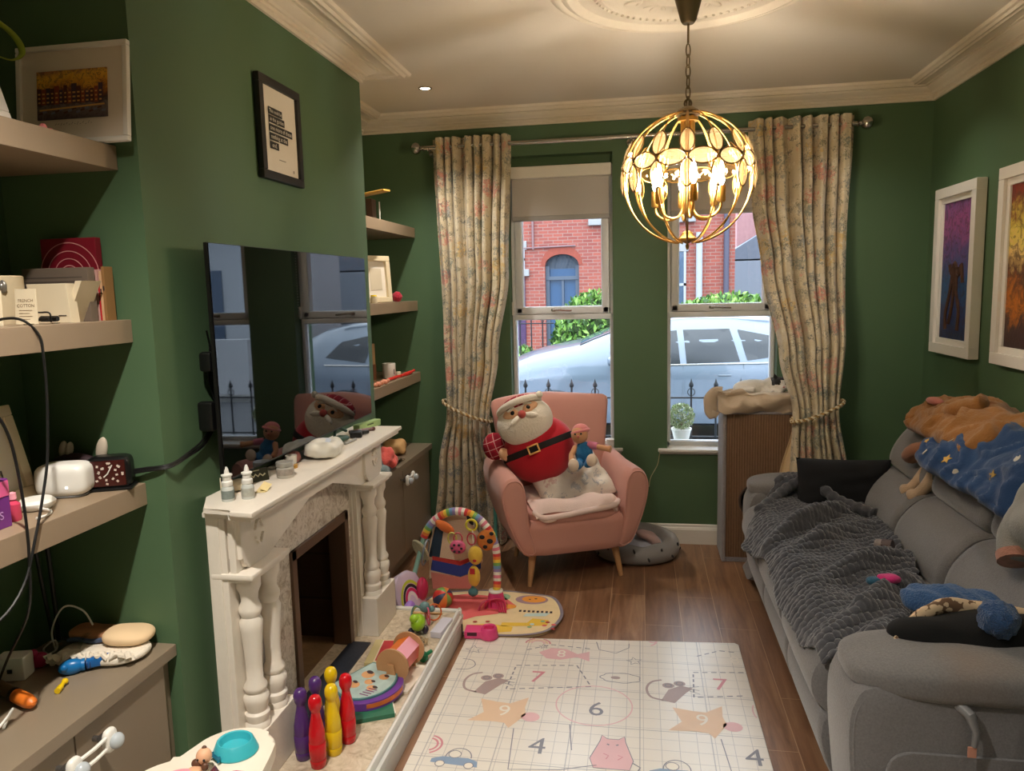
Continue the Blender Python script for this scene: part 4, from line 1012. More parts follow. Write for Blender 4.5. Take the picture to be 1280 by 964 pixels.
# on the far cabinet
m = MB().puff((-1.43, 3.72, CT + .055), (.11, .15, .11), 2.4, 10, (0, 0, .1), None, .014, 22)
solo('knitted_hat', m, F('navy_knit', (36, 44, 62), .15, 30, .6, 120), 'dark navy knitted hat crumpled behind the mantel end', 'hat')
m = MB().puff((-1.40, 3.84, CT + .06), (.12, .14, .12), 2.2, 14, (.3, 0, .3), None, .020, 26)
solo('knitted_scarf', m, F('coral_knit', (226, 96, 88), .15, 30, .6, 120), 'bundled coral pink knit on the far cabinet', 'scarf')
m = MB().puff((-1.365, 3.70, CT + .032), (.06, .11, .06), 2.2, 8, None, None, .008, 26)
solo('knitted_mitten', m, F('grey_green_knit', (128, 146, 146), .1, 30, .5, 120), 'grey-green mitten hanging over the cabinet edge by the fireplace', 'mitten')
b = thing('folded_umbrella', 'short navy folding umbrella at the front of the far cabinet', 'umbrella', (-1.372, 3.83, CT))
part('cover', MB().tube([(-1.375, 3.75, CT + .018), (-1.372, 3.84, CT + .018), (-1.370, 3.88, CT + .018)], [.018, .018, .015], 14), F('navy_nylon', (44, 48, 64), .05), b)
part('handle', MB().tube([(-1.370, 3.88, CT + .018), (-1.369, 3.905, CT + .018)], .011, 12), CHROME, b)
m = MB().grid(36, 22, lambda u, v: (-1.66 + .29 * u, 3.90 + .22 * v + .03 * sin(u * 5), CT + .005 + .085 * sin(pi * min(1, v * 1.02)) * (1 - .75 * u ** 3) + .010 * noise.noise(V((u * 7, v * 7, 3)))), .004)
solo('knitted_bag', m, F('brown_tweed', (96, 76, 50), .4, 60, .6, 160), 'flat brown tweed cap-like bag behind the coral knit', 'bag')
pb = MB().puff((-1.48, 4.24, CT + .045), (.13, .17, .09), 3, 10, (0, 0, .2), None, .016, 20)
solo('paper_bag', pb, P('kraft_paper', (206, 164, 110), .8, var=.08, bump=.2, bs=30), 'crumpled kraft paper bag at the window end of the far cabinet', 'bag')
# ---------------------------------------------------------------- on the mantel shelf
MZ = 1.0; HZ = .12
for k, (x, y, lb) in enumerate(((-1.205, 1.955, 'white dropper bottle at the near end of the mantel, left of the pair'), (-1.158, 1.985, 'white dropper bottle at the near end of the mantel, right of the pair'))):
    b = thing('dropper_bottle', lb, 'bottle', (x, y, MZ), 'dropper bottles on the mantel')
    part('bottle_body', MB().lathe([(.001, 0), (.017, 0), (.018, .004), (.018, .038), (.014, .044), (.001, .045)], (x, y, MZ), 18), P('bottle_clear_white', (196, 200, 196), .25), b)
    part('bottle_label', MB().lathe([(.0184, .008), (.0187, .009), (.0187, .032), (.0184, .033)], (x, y, MZ), 18), P('bottle_label_%d' % k, ((120, 130, 126), (170, 170, 160))[k], .6, var=.3, vs=90), b)
    part('cap', MB().lathe([(.015, .045), (.016, .047), (.016, .058), (.012, .062), (.013, .064), (.013, .074), (.016, .076), (.016, .080), (.008, .083), (.006, .094), (.003, .102), (.001, .103)], (x, y, MZ), 18), WHITEPL, b)
m = MB().tube([(-1.275, 2.03, MZ + .024), (-1.245, 2.05, MZ + .024)], .024, 18).tube([(-1.245, 2.05, MZ + .02), (-1.215, 2.07, MZ + .02)], [.018, .020], 16)
solo('paper_roll', m, CARDC, 'small white roll lying behind the dropper bottles', 'roll')
m = MB().box((-1.165, 2.09, MZ + .002), (.03, .10, .002), 0, (0, 0, .3)).box((-1.15, 2.075, MZ + .012), (.025, .05, .002), 0, (.2, .5, .3)); 
solo('paper_slip', m, P('yellowed_paper', (226, 206, 150), .7), 'folded paper slip lying beside the dropper bottles', 'paper')
b = thing('tin', 'small black tin with a curled pale emblem on the mantel', 'tin', (-1.225, 2.16, MZ))
Fm = frame((-1.225, 2.165, MZ), (.55, .84, 0), (-.25, .16, 1))
part('tin_body', MB().box((0, .022, -.012), (.085, .044, .022), .003).xf(Fm), P('olive_black_tin', (44, 42, 28), .35), b)
part('emblem', MB().ribbon([(-.03, .02), (-.02, .026), (-.012, .018), (-.004, .026), (.004, .018), (.012, .026), (.02, .018), (.03, .024)], .005, Fm @ TR((0, 0, .0005))).ribbon([(-.012, .038), (.012, .038)], .003, Fm @ TR((0, 0, .0005))), P('tin_emblem', (196, 190, 160), .5), b)
b = thing('cream_jar', 'frosted glass jar with a silver lid on the mantel', 'jar', (-1.165, 2.235, MZ))
part('jar_body', MB().lathe([(.001, 0), (.026, 0), (.028, .004), (.028, .034), (.025, .038), (.001, .038)], (-1.165, 2.235, MZ), 22), P('frosted_jar', (178, 174, 164), .25), b)
part('jar_lid', MB().lathe([(.001, .054), (.0275, .053), (.029, .050), (.029, .039), (.001, .038)], (-1.165, 2.235, MZ), 22), P('lid_silver', (190, 186, 178), .3, .5), b)
part('jar_label', MB().lathe([(.0284, .010), (.0287, .011), (.0287, .030), (.0284, .031)], (-1.165, 2.235, MZ), 22), P('jar_label', (150, 140, 130), .6, var=.4, vs=120), b)
b = thing('tea_light', 'small glass cup on a gold foot behind the silver-lidded jar', 'cup', (-1.205, 2.36, MZ))
part('cup', MB().lathe([(.001, .016), (.018, .016), (.021, .045), (.019, .045), (.016, .02), (.001, .02)], (-1.205, 2.36, MZ), 18), P('pale_glass_cup', (206, 200, 190), .15), b)
part('foot', MB().lathe([(.001, 0), (.021, 0), (.022, .012), (.016, .016), (.001, .016)], (-1.205, 2.36, MZ), 18), GOLD, b)
solo('toy_block', MB().puff((-1.235, 2.43, MZ + .02), (.05, .09, .04), 3, 6, (0, 0, .2), None, .004, 30), P('dull_red_cloth', (140, 84, 78), .7, var=.3, vs=40), 'dull red bundle between the glass cup and wipes', 'bundle')
b = thing('wipes_pack', 'crumpled white pack of wipes in the middle of the mantel', 'wipes', (-1.17, 2.56, MZ))
part('pack', MB().puff((-1.17, 2.55, MZ + .028), (.12, .19, .056), 3.4, 18, (0, .06, .12), None, .014, 24), P('white_plastic_wrap', (220, 216, 204), .4, var=.1, vs=30), b)
part('flap', MB().box((-1.165, 2.57, MZ + .053), (.05, .08, .003), .001, (.05, .08, .2)), P('pale_blue_flap', (196, 204, 214), .4), b)
m = MB().puff((-1.215, 2.80, MZ + .012), (.06, .10, .024), 2.8, 6, (0, 0, -.2)).tube(spline([(-1.22, 2.76, MZ + .01), (-1.235, 2.83, MZ + .05), (-1.215, 2.88, MZ + .03)], 6), .006, 6)
solo('hair_clip', m, P('dark_green_plastic', (42, 74, 60), .4), 'dark green clip on the mantel right of the wipes', 'clip')
m = MB().tube([(-1.165, 2.74, MZ + .006), (-1.155, 2.83, MZ + .006)], .006, 8)
solo('pencil', m, P('grey_pencil', (150, 148, 140), .4), 'short grey pencil lying before the dark green clip', 'pencil')
b = thing('nail_polish', 'small black bottle lying on the mantel', 'bottle', (-1.18, 2.91, MZ))
part('bottle_body', MB().box((-1.18, 2.90, MZ + .013), (.05, .055, .026), .006, (0, 0, .3)), BLACK, b)
part('cap', MB().cyl((-1.165, 2.925, MZ + .013), (-1.15, 2.955, MZ + .013), .009), BLACK, b)
m = MB().tube([(-1.235, 2.96, MZ + .008), (-1.20, 3.0, MZ + .009), (-1.165, 3.04, MZ + .008)], [.009, .007, .008], 8); m.ell((-1.16, 3.045, MZ + .008), .010)
solo('hair_brush', m, P('mottled_brown', (104, 64, 60), .4, var=.5, vs=60), 'slim mottled brown brush near the far end of the mantel', 'brush')
b = thing('toothpaste_box', 'pale green oblong carton at the far end of the mantel', 'box', (-1.205, 3.105, MZ))
Fm = TR((-1.21, 3.105, MZ + .014), 0, 0, radians(-44) + pi / 2 + .55)
part('carton', MB().box((0, 0, 0), (.17, .034, .028), .002).xf(Fm), P('pale_green_carton', (166, 196, 130), .5), b)
part('lettering', MB().box((.0, -.0175, .004), (.05, .001, .005)).xf(Fm), P('dark_green_print', (60, 84, 50), .6), b)

# ---------------------------------------------------------------- on the hearth
def skittle(x, y, mat, label):
    s = MB().lathe([(.001, 0), (.021, 0), (.0235, .003), (.0255, .02), (.0258, .026), (.0246, .0275), (.0258, .029), (.027, .06), (.0268, .083), (.0255, .085), (.0265, .087), (.025, .115), (.020, .145), (.0155, .165), (.0135, .178), (.0135, .184), (.0165, .19), (.0205, .201), (.0215, .212), (.020, .224), (.0145, .234), (.006, .2385), (.0005, .239)], (x, y, HZ), 28)
    return solo('skittle', s, mat, label, 'skittle', 'skittles on the hearth', sharp=50)
skittle(-1.008, 2.030, RED, 'front red wooden skittle, nearest of the six on the hearth')
skittle(-1.073, 2.062, PURPLE, 'purple wooden skittle at the front left of the six')
skittle(-1.056, 2.135, PURPLE, 'purple wooden skittle in the back row, between purple and yellow ones')
skittle(-1.030, 2.200, YELLOW, 'yellow wooden skittle at the very back of the group')
skittle(-.984, 2.098, YELLOW, 'yellow wooden skittle in the front row between the two red ones')
skittle(-.963, 2.165, RED, 'red wooden skittle on the right of the group, before the books')
m = MB().prism([(-1.235, 2.14), (-1.135, 2.10), (-1.135, 2.83), (-1.225, 2.83)], .008, TR((0, 0, HZ)), .001)
solo('slate_slab', m, P('blue_black_slate', (40, 44, 54), .55, var=.2, vs=10, bump=.1), 'dark blue-black slate slab lying before the fire opening', 'slate')
b = thing('picture_book', 'green covered book at the bottom of the hearth stack', 'book', (-.97, 2.40, HZ), 'picture books on the hearth')
part('cover', MB().box((-.965, 2.375, HZ + .008), (.15, .20, .016), .001, (0, 0, .45)), P('green_cover', (44, 110, 84), .4, var=.3, vs=30), b)
part('pages', MB().box((-.962, 2.378, HZ + .008), (.152, .19, .010), .001, (0, 0, .45)), PAPER, b)
b = thing('picture_book', 'thick round-edged purple board book with rainbow side in the stack', 'book', (-.985, 2.44, HZ + .016), 'picture books on the hearth')
fan = [(.11 * cos(a) , .13 * sin(a)) for a in [radians(q) for q in range(-100, 101, 10)]] + [(-.09, .11), (-.10, -.11)]
Fm = TR((-.985, 2.43, HZ + .016), 0, 0, -.55)
part('cover', MB().prism(fan, .030, Fm, .003), P('violet_cover', (110, 60, 150), .3), b)
part('side_print', MB().prism([(x * 1.004 if x > 0 else x * .9, y * .98) for x, y in fan], .016, Fm @ TR((0.001, 0, .009))), P('rainbow_edge', (206, 104, 50), .4, var=.6, vs=26), b)
b = thing('picture_book', 'rounded picture book with cartoon faces on top of the stack', 'book', (-.995, 2.44, HZ + .046), 'picture books on the hearth')
fan2 = [(x * .92, y * .92) for x, y in fan]
Fm = TR((-1.0, 2.44, HZ + .046), .03, .04, -.5)
part('cover', MB().prism(fan2, .012, Fm, .002), P('teal_cover', (80, 130, 130), .35), b)
m = MB().mat(0).flat([(x * .94, y * .94) for x, y in fan2], Fm @ TR((0, 0, .0123)))
m.mat(1)
for x, y, r in ((-.03, .03, .026), (.03, .055, .02), (-.02, -.045, .022), (.045, -.02, .018), (.01, 0, .018)): m.flat(circ(x, y, r, r * .9, 14), Fm @ TR((0, 0, .0127)))
m.mat(2)
for x, y, r in ((-.035, .045, .016), (.035, .065, .012), (.055, -.01, .012), (-.03, -.03, .012), (.02, .012, .01)): m.flat(circ(x, y, r, r * .6, 12), Fm @ TR((0, 0, .013)))
m.mat(3)
for k in range(4): m.ribbon([(.04, -.07 + k * .014), (.075, -.06 + k * .014)], .005, Fm @ TR((0, 0, .0128)))
part('cover_print', m, [P('pale_aqua_print', (170, 190, 186), .4, var=.25, vs=30), P('peach_print', (214, 160, 110), .4), P('brown_ink', (64, 44, 44), .4), P('plum_ink', (120, 50, 110), .4)], b)
b = thing('picture_book', 'cream and red board book lying beyond the drum toy', 'book', (-1.03, 2.74, HZ), 'picture books on the hearth')
Fm = TR((-1.035, 2.735, HZ), 0, 0, .12)
part('cover', MB().box((0, 0, .012), (.13, .20, .024), .004).xf(Fm), P('mustard_board', (196, 180, 128), .45), b)
part('cover_print', MB().box((.018, 0, .0245), (.085, .17, .001)).xf(Fm), P('red_print', (186, 44, 50), .4, var=.15, vs=30), b)
part('print_border', MB().box((.018, 0, .0242), (.096, .184, .001)).xf(Fm), CARDC, b)
dm = thing('drum_toy', 'wooden rolling drum toy with two plywood discs and pink sides', 'toy', (-.915, 2.57, HZ))
base = MB().box((-.905, 2.57, HZ + .006), (.125, .20, .012), .003, (0, 0, -.12)); part('base_board', base, P('white_topped_plywood', (226, 214, 196), .4), dm)
ax = V((.12, 1, 0)).normalized(); c0 = V((-.925, 2.51, HZ + .085)); c1 = c0 + ax * .145
PLY = P('plywood_disc', (186, 140, 96), .55, var=.12, vs=12, bump=.1, bs=80)
for c in (c0, c1):
    part('disc', MB().cyl(c - ax * .004, c + ax * .004, .066, None, 40), PLY, dm)
m = MB(); side = V((ax.y, -ax.x, 0)); 
for k in range(6):
    a0, a1 = k * pi / 3 + .4, (k + 1) * pi / 3 + .4; q = [side * cos(a) * .052 + V((0, 0, 1)) * sin(a) * .052 for a in (a0, a1)]
    m.mat(k % 3); m.loft([[c0 + q[0], c0 + q[1], c0 + q[1] * .95, c0 + q[0] * .95], [c1 + q[0], c1 + q[1], c1 + q[1] * .95, c1 + q[0] * .95]])
part('drum_panel', m, [PINKLT, P('orange_panel', (226, 116, 40), .4), P('coral_panel', (220, 100, 90), .4)], dm)
sup = [(-.012, .125), (.012, .125), (.03, .0), (-.03, .0)]
for c, sg in ((c0, -1), (c1, 1)):
    part('support', MB().prism([(x, y - .032) for x, y in [(-.012, .13), (.012, .13), (.028, .035), (-.028, .035)]], .007, frame(c + ax * (.0055 if sg > 0 else -.0125) - V((0, 0, .085)), side, (0, 0, 1)), .002), PLY, dm)
m = MB().tube([(-.872, 2.70, HZ + .022), (-.864, 2.715, HZ + .024)], .022, 18).tube([(-.864, 2.715, HZ + .024), (-.845, 2.75, HZ + .026)], .008, 10)
solo('toy_stamp', m, P('green_wooden_knob', (16, 116, 74), .35), 'green round wooden knob by the drum toy', 'toy')
tg = thing('toy_critter', 'lime green toy critter with dark wheels at the far hearth end', 'toy', (-.955, 2.93, HZ))
part('body', MB().ell((-.955, 2.93, HZ + .058), (.032, .042, .036), (0, .2, .2)).ell((-.965, 2.91, HZ + .085), (.020, .024, .018)), GREENPL, tg)
for x, y in ((-.985, 2.92), (-.93, 2.95), (-.965, 2.96)): part('wheel', MB().ell((x, y, HZ + .018), (.014, .02, .018)), P('dark_violet_plastic', (48, 40, 62), .4), tg)
part('tail', MB().tube(spline([(-.98, 2.95, HZ + .05), (-1.0, 2.98, HZ + .07), (-.99, 3.0, HZ + .10), (-.96, 3.0, HZ + .09)], 6), .004, 6), P('grey_teal', (90, 120, 120), .5), tg)
m = MB()
random.seed(3)
for k in range(9):
    a = k * .7; x, y = -.94 + .02 * cos(a * 1.7), 2.84 + .025 * sin(a)
    m.tube(spline([(x + .03 * cos(a + q), y + .035 * sin(a + q * 1.3), HZ + .006 + .010 * (q % 2) + .003 * k * .4) for q in range(5)], 5), .0028, 5)
solo('tangled_string', m, P('tan_string', (176, 152, 116), .8, var=.3, vs=60), 'small tangle of tan string on the hearth by the critter', 'string')
m = MB().box((-.865, 2.985, HZ + .014), (.05, .15, .028), .003, (0, 0, -.1)); solo('keepsake_box', m, P('lavender_white_card', (206, 204, 218), .5), 'long pale lavender box at the far front corner of the hearth', 'box')
bb = thing('bead_toy', 'wire bead toy with teal top and coloured loops at the hearth end', 'toy', (-.955, 3.06, HZ))
part('bead', MB().ell((-.96, 3.05, HZ + .075), .024).ell((-.935, 3.07, HZ + .06), .016), P('grey_teal_bead', (104, 138, 140), .4), bb)
for k, c in enumerate(((226, 110, 40), (196, 40, 70), (150, 150, 60), (206, 90, 120))):
    a = k * 1.6 + .4
    part('wire_loop', MB().tube([(-.955 + .034 * cos(a) + .032 * cos(t) * cos(a), 3.06 + .034 * sin(a) + .032 * cos(t) * sin(a), HZ + .042 + .038 * sin(t)) for t in [2 * pi * i / 18 for i in range(18)]], .0036, 6, True), P('wire_%d' % k, c, .4), bb)
m = MB().box((-.975, 3.14, HZ + .004), (.14, .012, .008), .002, (0, 0, .03)); solo('wooden_ruler', m, WOODLIGHT, 'thin pale wooden stick along the far end of the hearth', 'stick')

# ---------------------------------------------------------------- activity table and what is on it
at = thing('activity_table', 'white rounded plastic activity table at the bottom left corner', 'table', (-1.05, 1.42, 0))
ol = [(-1.215, 1.17), (-1.235, 1.33), (-1.225, 1.45), (-1.195, 1.515), (-1.155, 1.555), (-1.14, 1.60), (-1.12, 1.655), (-1.075, 1.695), (-1.01, 1.705), (-.95, 1.675), (-.925, 1.61), (-.905, 1.50), (-.88, 1.40), (-.86, 1.3), (-.87, 1.17)]
ol = [(p.x, p.y) for p in spline([(x, y, 0) for x, y in ol], 4, True)]
part('table_top', MB().prism(ol, .035, TR((0, 0, .415)), .012), P('cream_white_plastic', (232, 222, 206), .35), at)
for x, y in ((-1.15, 1.25), (-.94, 1.25), (-1.15, 1.48), (-.96, 1.55)): part('leg', MB().cyl((x, y, .418), (x * 1.0, y, 0), .022, .018), P('cream_white_plastic', (232, 222, 206), .35), at)
part('magenta_slot', MB().prism(rrect(.06, .05, .02), .004, TR((-.965, 1.505, .449)), .001), P('magenta_panel', (200, 30, 90), .35), at)
part('white_slot', MB().prism(rrect(.042, .03, .006), .003, TR((-.975, 1.508, .4525)), .001), PAPER, at)
bw = thing('toy_bowl', 'turquoise toy pet bowl with a bone mark on the white table', 'bowl', (-1.02, 1.60, .45))
part('bowl', MB().lathe([(.001, .004), (.055, 0), (.057, .004), (.046, .030), (.043, .033), (.039, .031), (.034, .014), (.001, .012)], (-1.02, 1.605, .45), 36, None, 1.0, .92), TEAL, bw)
Fm = frame((-1.045, 1.556, .466), (.86, -.5, 0), (.28, .45, 1))
part('bone_mark', MB().prism([(-.012, -.004), (-.016, -.009), (-.021, -.004), (-.019, 0), (-.021, .005), (-.015, .008), (-.011, .004), (.011, .004), (.015, .008), (.021, .005), (.019, 0), (.021, -.004), (.016, -.009), (.012, -.004)], .002, Fm @ TR((0, -.002, -.002))), P('deep_teal', (20, 110, 140), .4), bw)
dl = thing('toy_doll', 'little doll with brown hair in a pink dress on the white table', 'doll', (-1.06, 1.50, .45))
SKIN = P('doll_skin', (226, 176, 140), .5)
part('body', MB().ell((-1.065, 1.49, .462), (.02, .028, .014)).ell((-1.055, 1.525, .487), (.019, .018, .020)), SKIN, dl)
part('hair', MB().ell((-1.068, 1.513, .474), (.013, .010, .012)).ell((-1.043, 1.508, .472), (.009, .008, .010)).ell((-1.056, 1.53, .505), (.006, .006, .006)), BROWNPL, dl)
m = MB()
for s in (-1, 1): m.ell((-1.053 + s * .008, 1.5085, .487), .003)
part('eyes', m, BLACK, dl)
part('dress', MB().ell((-1.085, 1.47, .463), (.045, .03, .016), (0, 0, .3)), PINKLT, dl)
m = MB().prism([(-.016, 0), (.016, 0), (.006, .022)], .010, TR((-1.025, 1.512, .452), pi / 2, 0, .4)); solo('toy_wedge', m, P('maroon_plastic', (96, 24, 50), .4), 'tiny maroon wedge beside the doll on the white table', 'toy')

# ---------------------------------------------------------------- folding play mat
def _mat():
    t = NT('printed_play_mat'); sp = t.n('ShaderNodeSeparateXYZ'); t.l(t.tc.outputs['Object'], sp.inputs[0])
    def ln(ax, step, w, ph=0.0):
        f = t.math('FRACT', t.math('ADD', t.math('DIVIDE', sp.outputs[ax], step), 50.5 + ph)); return t.math('LESS_THAN', t.math('ABSOLUTE', t.math('SUBTRACT', f, .5)), w / step / 2)
    g = t.math('MAXIMUM', ln('X', .062, .0022), ln('Y', .062, .0022)); g2 = t.math('MAXIMUM', ln('X', .248, .004, .3), ln('Y', .248, .004, .3))
    fx = t.math('MAXIMUM', ln('X', .402, .012, .41), ln('Y', .40, .012, .29))
    emb = t.math('SUBTRACT', 1.0, t.math('MULTIPLY', ln('X', .016, .006), ln('Y', .0125, .0045)))
    n = t.noise(3, 3)
    c = t.mix(n.outputs['Fac'], (218, 210, 200), (230, 224, 214))
    c = t.mix(t.math('MULTIPLY', g, .55), c, (150, 148, 156)); c = t.mix(t.math('MULTIPLY', g2, .5), c, (122, 122, 136))
    hb = t.math('SUBTRACT', t.math('MULTIPLY', emb, .5), t.math('MULTIPLY', fx, .8))
    return t.bsdf(c, .28, 0, hb, .25, .003)
PM = thing('play_mat', 'white foldable play mat printed with grid, animals and numbers', 'play mat', (-.18, 2.1, 0))
mo = [(-.805, 3.155), (.425, 3.235), (.43, 1.20), (-.70, 1.20)]
part('mat_body', MB().prism([(-.795, 3.13), (-.79, 3.155), (.41, 3.235), (.425, 3.22), (.43, 1.20), (-.785, 1.20)], .014, None, .004), _mat(), PM)
# the print: thin ink layers on the mat
INKS = [P('ink_grey_blue', (128, 128, 138), .4), P('ink_pink', (222, 178, 182), .4), P('ink_taupe', (166, 146, 144), .4), P('ink_orange', (222, 190, 160), .4), P('ink_blue', (134, 156, 184), .4), P('ink_rose', (206, 136, 146), .4), P('ink_white', (232, 224, 212), .4)]
pr = MB(); ZP = .0146
def PT(x, y, rz=0.0): return TR((x, y, ZP), 0, 0, rz)
def ink(i): pr.mat(i); return pr
def star(x, y, r): ink(0).ribbon([(r * (1 if k % 2 == 0 else .45) * cos(pi / 2 + k * pi / 5), r * (1 if k % 2 == 0 else .45) * sin(pi / 2 + k * pi / 5)) for k in range(10)], .004, PT(x, y, .2), True)
def cloud(x, y, s=1):
    P_ = []
    for k in range(40):
        a = 2 * pi * k / 40; r = 1 + .12 * abs(sin(a * 3.5)); P_.append((.075 * s * r * cos(a), .035 * s * r * sin(a)))
    ink(0).ribbon(P_, .004, PT(x, y), True); ink(2).flat(circ(-.02 * s, .0, .02 * s, .012 * s, 10), PT(x, y))
def dashes(pts):
    for (a, b) in zip(pts, pts[1:]):
        d = V((b[0] - a[0], b[1] - a[1])); n = max(1, int(d.length / .035))
        for k in range(n):
            p, q = (a[0] + d.x * k / n, a[1] + d.y * k / n), (a[0] + d.x * (k + .6) / n, a[1] + d.y * (k + .6) / n)
            ink(0).ribbon([p, q], .006, TR((0, 0, ZP)))
def tile(ox, oy):
    def X(x, y): return PT(x + ox, y + oy)
    # fish with an 8
    ink(1).flat([(-.10, .01), (-.05, .055), (.02, .05), (.07, .012), (.12, .04), (.125, -.045), (.07, -.015), (0, -.045), (-.06, -.04)], X(-.345, 3.035)); ink(6).text('8', .085, X(-.345, 3.04) @ TR((0, 0, .0006)))
    dashes([(-.50 + ox, 3.06 + oy), (-.40 + ox, 3.12 + oy), (-.21 + ox, 3.10 + oy)])
    # dashed block with a 7
    ink(5).text('7', .125, X(-.424, 2.835)); dashes([(-.535 + ox, 2.73 + oy), (-.525 + ox, 2.92 + oy), (-.27 + ox, 2.95 + oy), (-.20 + ox, 2.79 + oy), (-.535 + ox, 2.73 + oy)])
    # mouse
    ink(2).flat([(-.05, -.06), (.0, -.075), (.045, .0), (.075, .04), (.03, .055), (-.02, .02)], X(-.61, 2.755)); ink(2)
    for dx, dy in ((-.02, .05), (.025, .07)): ink(2).flat(circ(dx, dy, .024, .02, 12), X(-.61, 2.755)); ink(0).ribbon(circ(dx, dy, .013, .011, 10), .004, X(-.61, 2.755) @ TR((0, 0, .0005)), True)
    ink(2).ribbon([(p.x, p.y) for p in spline([(-.04, -.06, 0), (-.09, -.04, 0), (-.105, .02, 0), (-.085, .07, 0), (-.045, .09, 0)], 5)], .010, X(-.61, 2.755))
    for k in range(3): ink(0).ribbon([(.06, .02 + k * .012), (.10, .0 + k * .028)], .003, X(-.61, 2.755))
    # orange fox shape with a 9
    ink(3).flat([(-.09, .09), (-.02, .075), (.03, .07), (.095, .12), (.09, .05), (.10, .0), (.05, -.09), (.03, -.06), (-.01, -.055), (-.11, -.06), (-.06, .0)], X(-.53, 2.56)); ink(6).text('9', .10, X(-.515, 2.575) @ TR((0, 0, .0006)))
    ink(1).flat(circ(.12, .0, .035, .03, 14), X(-.53, 2.55))
    # circle with a 6
    ink(0).text('6', .13, X(-.17, 2.63)); ink(1).ribbon(circ(-.18, 2.66, .145, .135, 40), .005, PT(ox, oy), True)
    # cat
    ink(1).flat([(-.06, -.08), (.06, -.08), (.072, -.03), (.045, .07), (.04, .105), (.02, .085), (-.02, .085), (-.04, .105), (-.045, .07), (-.075, -.03)], X(-.10, 2.365)); ink(0)
    ink(0).ribbon([(-.02, .055), (-.012, .05)], .006, X(-.10, 2.365) @ TR((0, 0, .0005))); ink(0).ribbon([(.012, .05), (.02, .055)], .006, X(-.10, 2.365) @ TR((0, 0, .0005))); ink(5).ribbon([(-.03, .0), (-.012, -.01), (-.02, -.03)], .004, X(-.10, 2.365) @ TR((0, 0, .0005))); ink(5).ribbon([(.02, -.005), (.036, -.012), (.02, -.03)], .004, X(-.10, 2.365) @ TR((0, 0, .0005)))
    ink(0).ribbon([(.07, -.04), (.095, -.06), (.085, -.085)], .005, X(-.10, 2.365)); ink(0).ribbon([(-.06, -.08), (.06, -.08), (.072, -.03), (.045, .07), (.04, .105), (.02, .085), (-.02, .085), (-.04, .105), (-.045, .07), (-.075, -.03)], .003, X(-.10, 2.365) @ TR((0, 0, .0005)), True)
    # car
    ink(4).flat([(-.085, -.02), (.08, -.03), (.075, .0), (.04, .015), (-.05, .015), (-.085, 0)], X(-.625, 2.265)); ink(0).ribbon(circ(.005, .015, .045, .05, 14, 0, pi), .004, X(-.625, 2.265)); ink(6).flat(circ(-.01, .03, .022, .02, 12), X(-.625, 2.265) @ TR((0, 0, .0004))); ink(0).ribbon(circ(-.01, .03, .022, .02, 12), .003, X(-.625, 2.265) @ TR((0, 0, .0008)), True)
    for dx in (-.05, .05): ink(6).flat(circ(dx, -.025, .016, .016, 12), X(-.625, 2.265) @ TR((0, 0, .0008))); ink(0).ribbon(circ(dx, -.025, .016, .016, 12), .003, X(-.625, 2.265) @ TR((0, 0, .001)), True)
    ink(0).text('4', .13, X(-.36, 2.375)); cloud(-.085 + ox, 2.87 + oy); star(-.03 + ox, 3.015 + oy, .034)
    ink(0).ribbon([(-.20, 3.17), (-.185, 3.10), (-.11, 3.075), (-.055, 3.13), (-.055, 3.17)], .004, PT(ox, oy))
    ink(0).ribbon([(-.46, 2.47), (-.44, 2.24), (-.27, 2.26), (-.15, 2.30)], .004, PT(ox, oy)); ink(0).ribbon([(-.26, 2.52), (-.24, 2.37)], .004, PT(ox, oy))
tile(0, 0); tile(.735, .03)
star(-.735, 3.035, .04); star(-.43, 3.02 + .08, .022)
ink(0).ribbon([(p.x, p.y) for p in spline([(-.775, 2.86, 0), (-.725, 2.865, 0), (-.70, 2.90, 0), (-.72, 2.94, 0), (-.765, 2.95, 0)], 5)], .004, PT(0, 0))
for r in (.05, .035): ink(5).ribbon(circ(-.745, 2.34, r, r, 16, -1.2, 1.4), .008, PT(0, 0))
for k, i in enumerate((5, 3, 1)): ink(i).ribbon(circ(-.46, 3.125, .055 - k * .013, .045 - k * .011, 14, 0, pi), .008, PT(0, 0))
ink(1).text('9', .1, PT(.05, 3.19)); ink(6)
geom = pr.bm.faces[:]
bad = [f for f in geom if any(v.co.x > .42 or v.co.y > 3.155 + (v.co.x + .79) * .0667 - .004 or v.co.x < -.79 for v in f.verts)]
bmesh.ops.delete(pr.bm, geom=bad, context='FACES')
part('mat_print', pr, INKS, PM, 'printed animals, numbers and outlines on the mat')

# ---------------------------------------------------------------- baby gym by the curtain
GYM = thing('baby_gym', 'baby play gym with striped rainbow arch, hanging toys and round printed mat', 'baby gym', (-.9, 3.45, 0))
BASEC = P('gym_mat_print', (228, 204, 160), .85, var=.12, vs=18)
gm = [(-.41, 3.30), (-.385, 3.44), (-.44, 3.61), (-.54, 3.655), (-.72, 3.68), (-.92, 3.66), (-1.06, 3.60), (-1.10, 3.46), (-1.02, 3.32), (-.90, 3.22), (-.78, 3.185), (-.60, 3.185), (-.47, 3.225)]
gm = [(p.x, p.y) for p in spline([(x, y, 0) for x, y in gm], 5, True)]
mt = part('gym_mat', MB().prism(gm, .014, TR((0, 0, .002)), .004), BASEC, GYM)
m = MB().ribbon(gm, .016, TR((0, 0, .0164)), True); part('mat_border', m, F('grey_lilac_binding', (130, 120, 134), .05), mt)
m = MB(); gz = .0168
def G(i, pts, z=0.0): m.mat(i).flat(pts, TR((0, 0, gz + z)))
G(0, [(-1.05, 3.45), (-.98, 3.33), (-.90, 3.27), (-.80, 3.36), (-.70, 3.40), (-.62, 3.50), (-.70, 3.60), (-.90, 3.62), (-1.02, 3.58)])
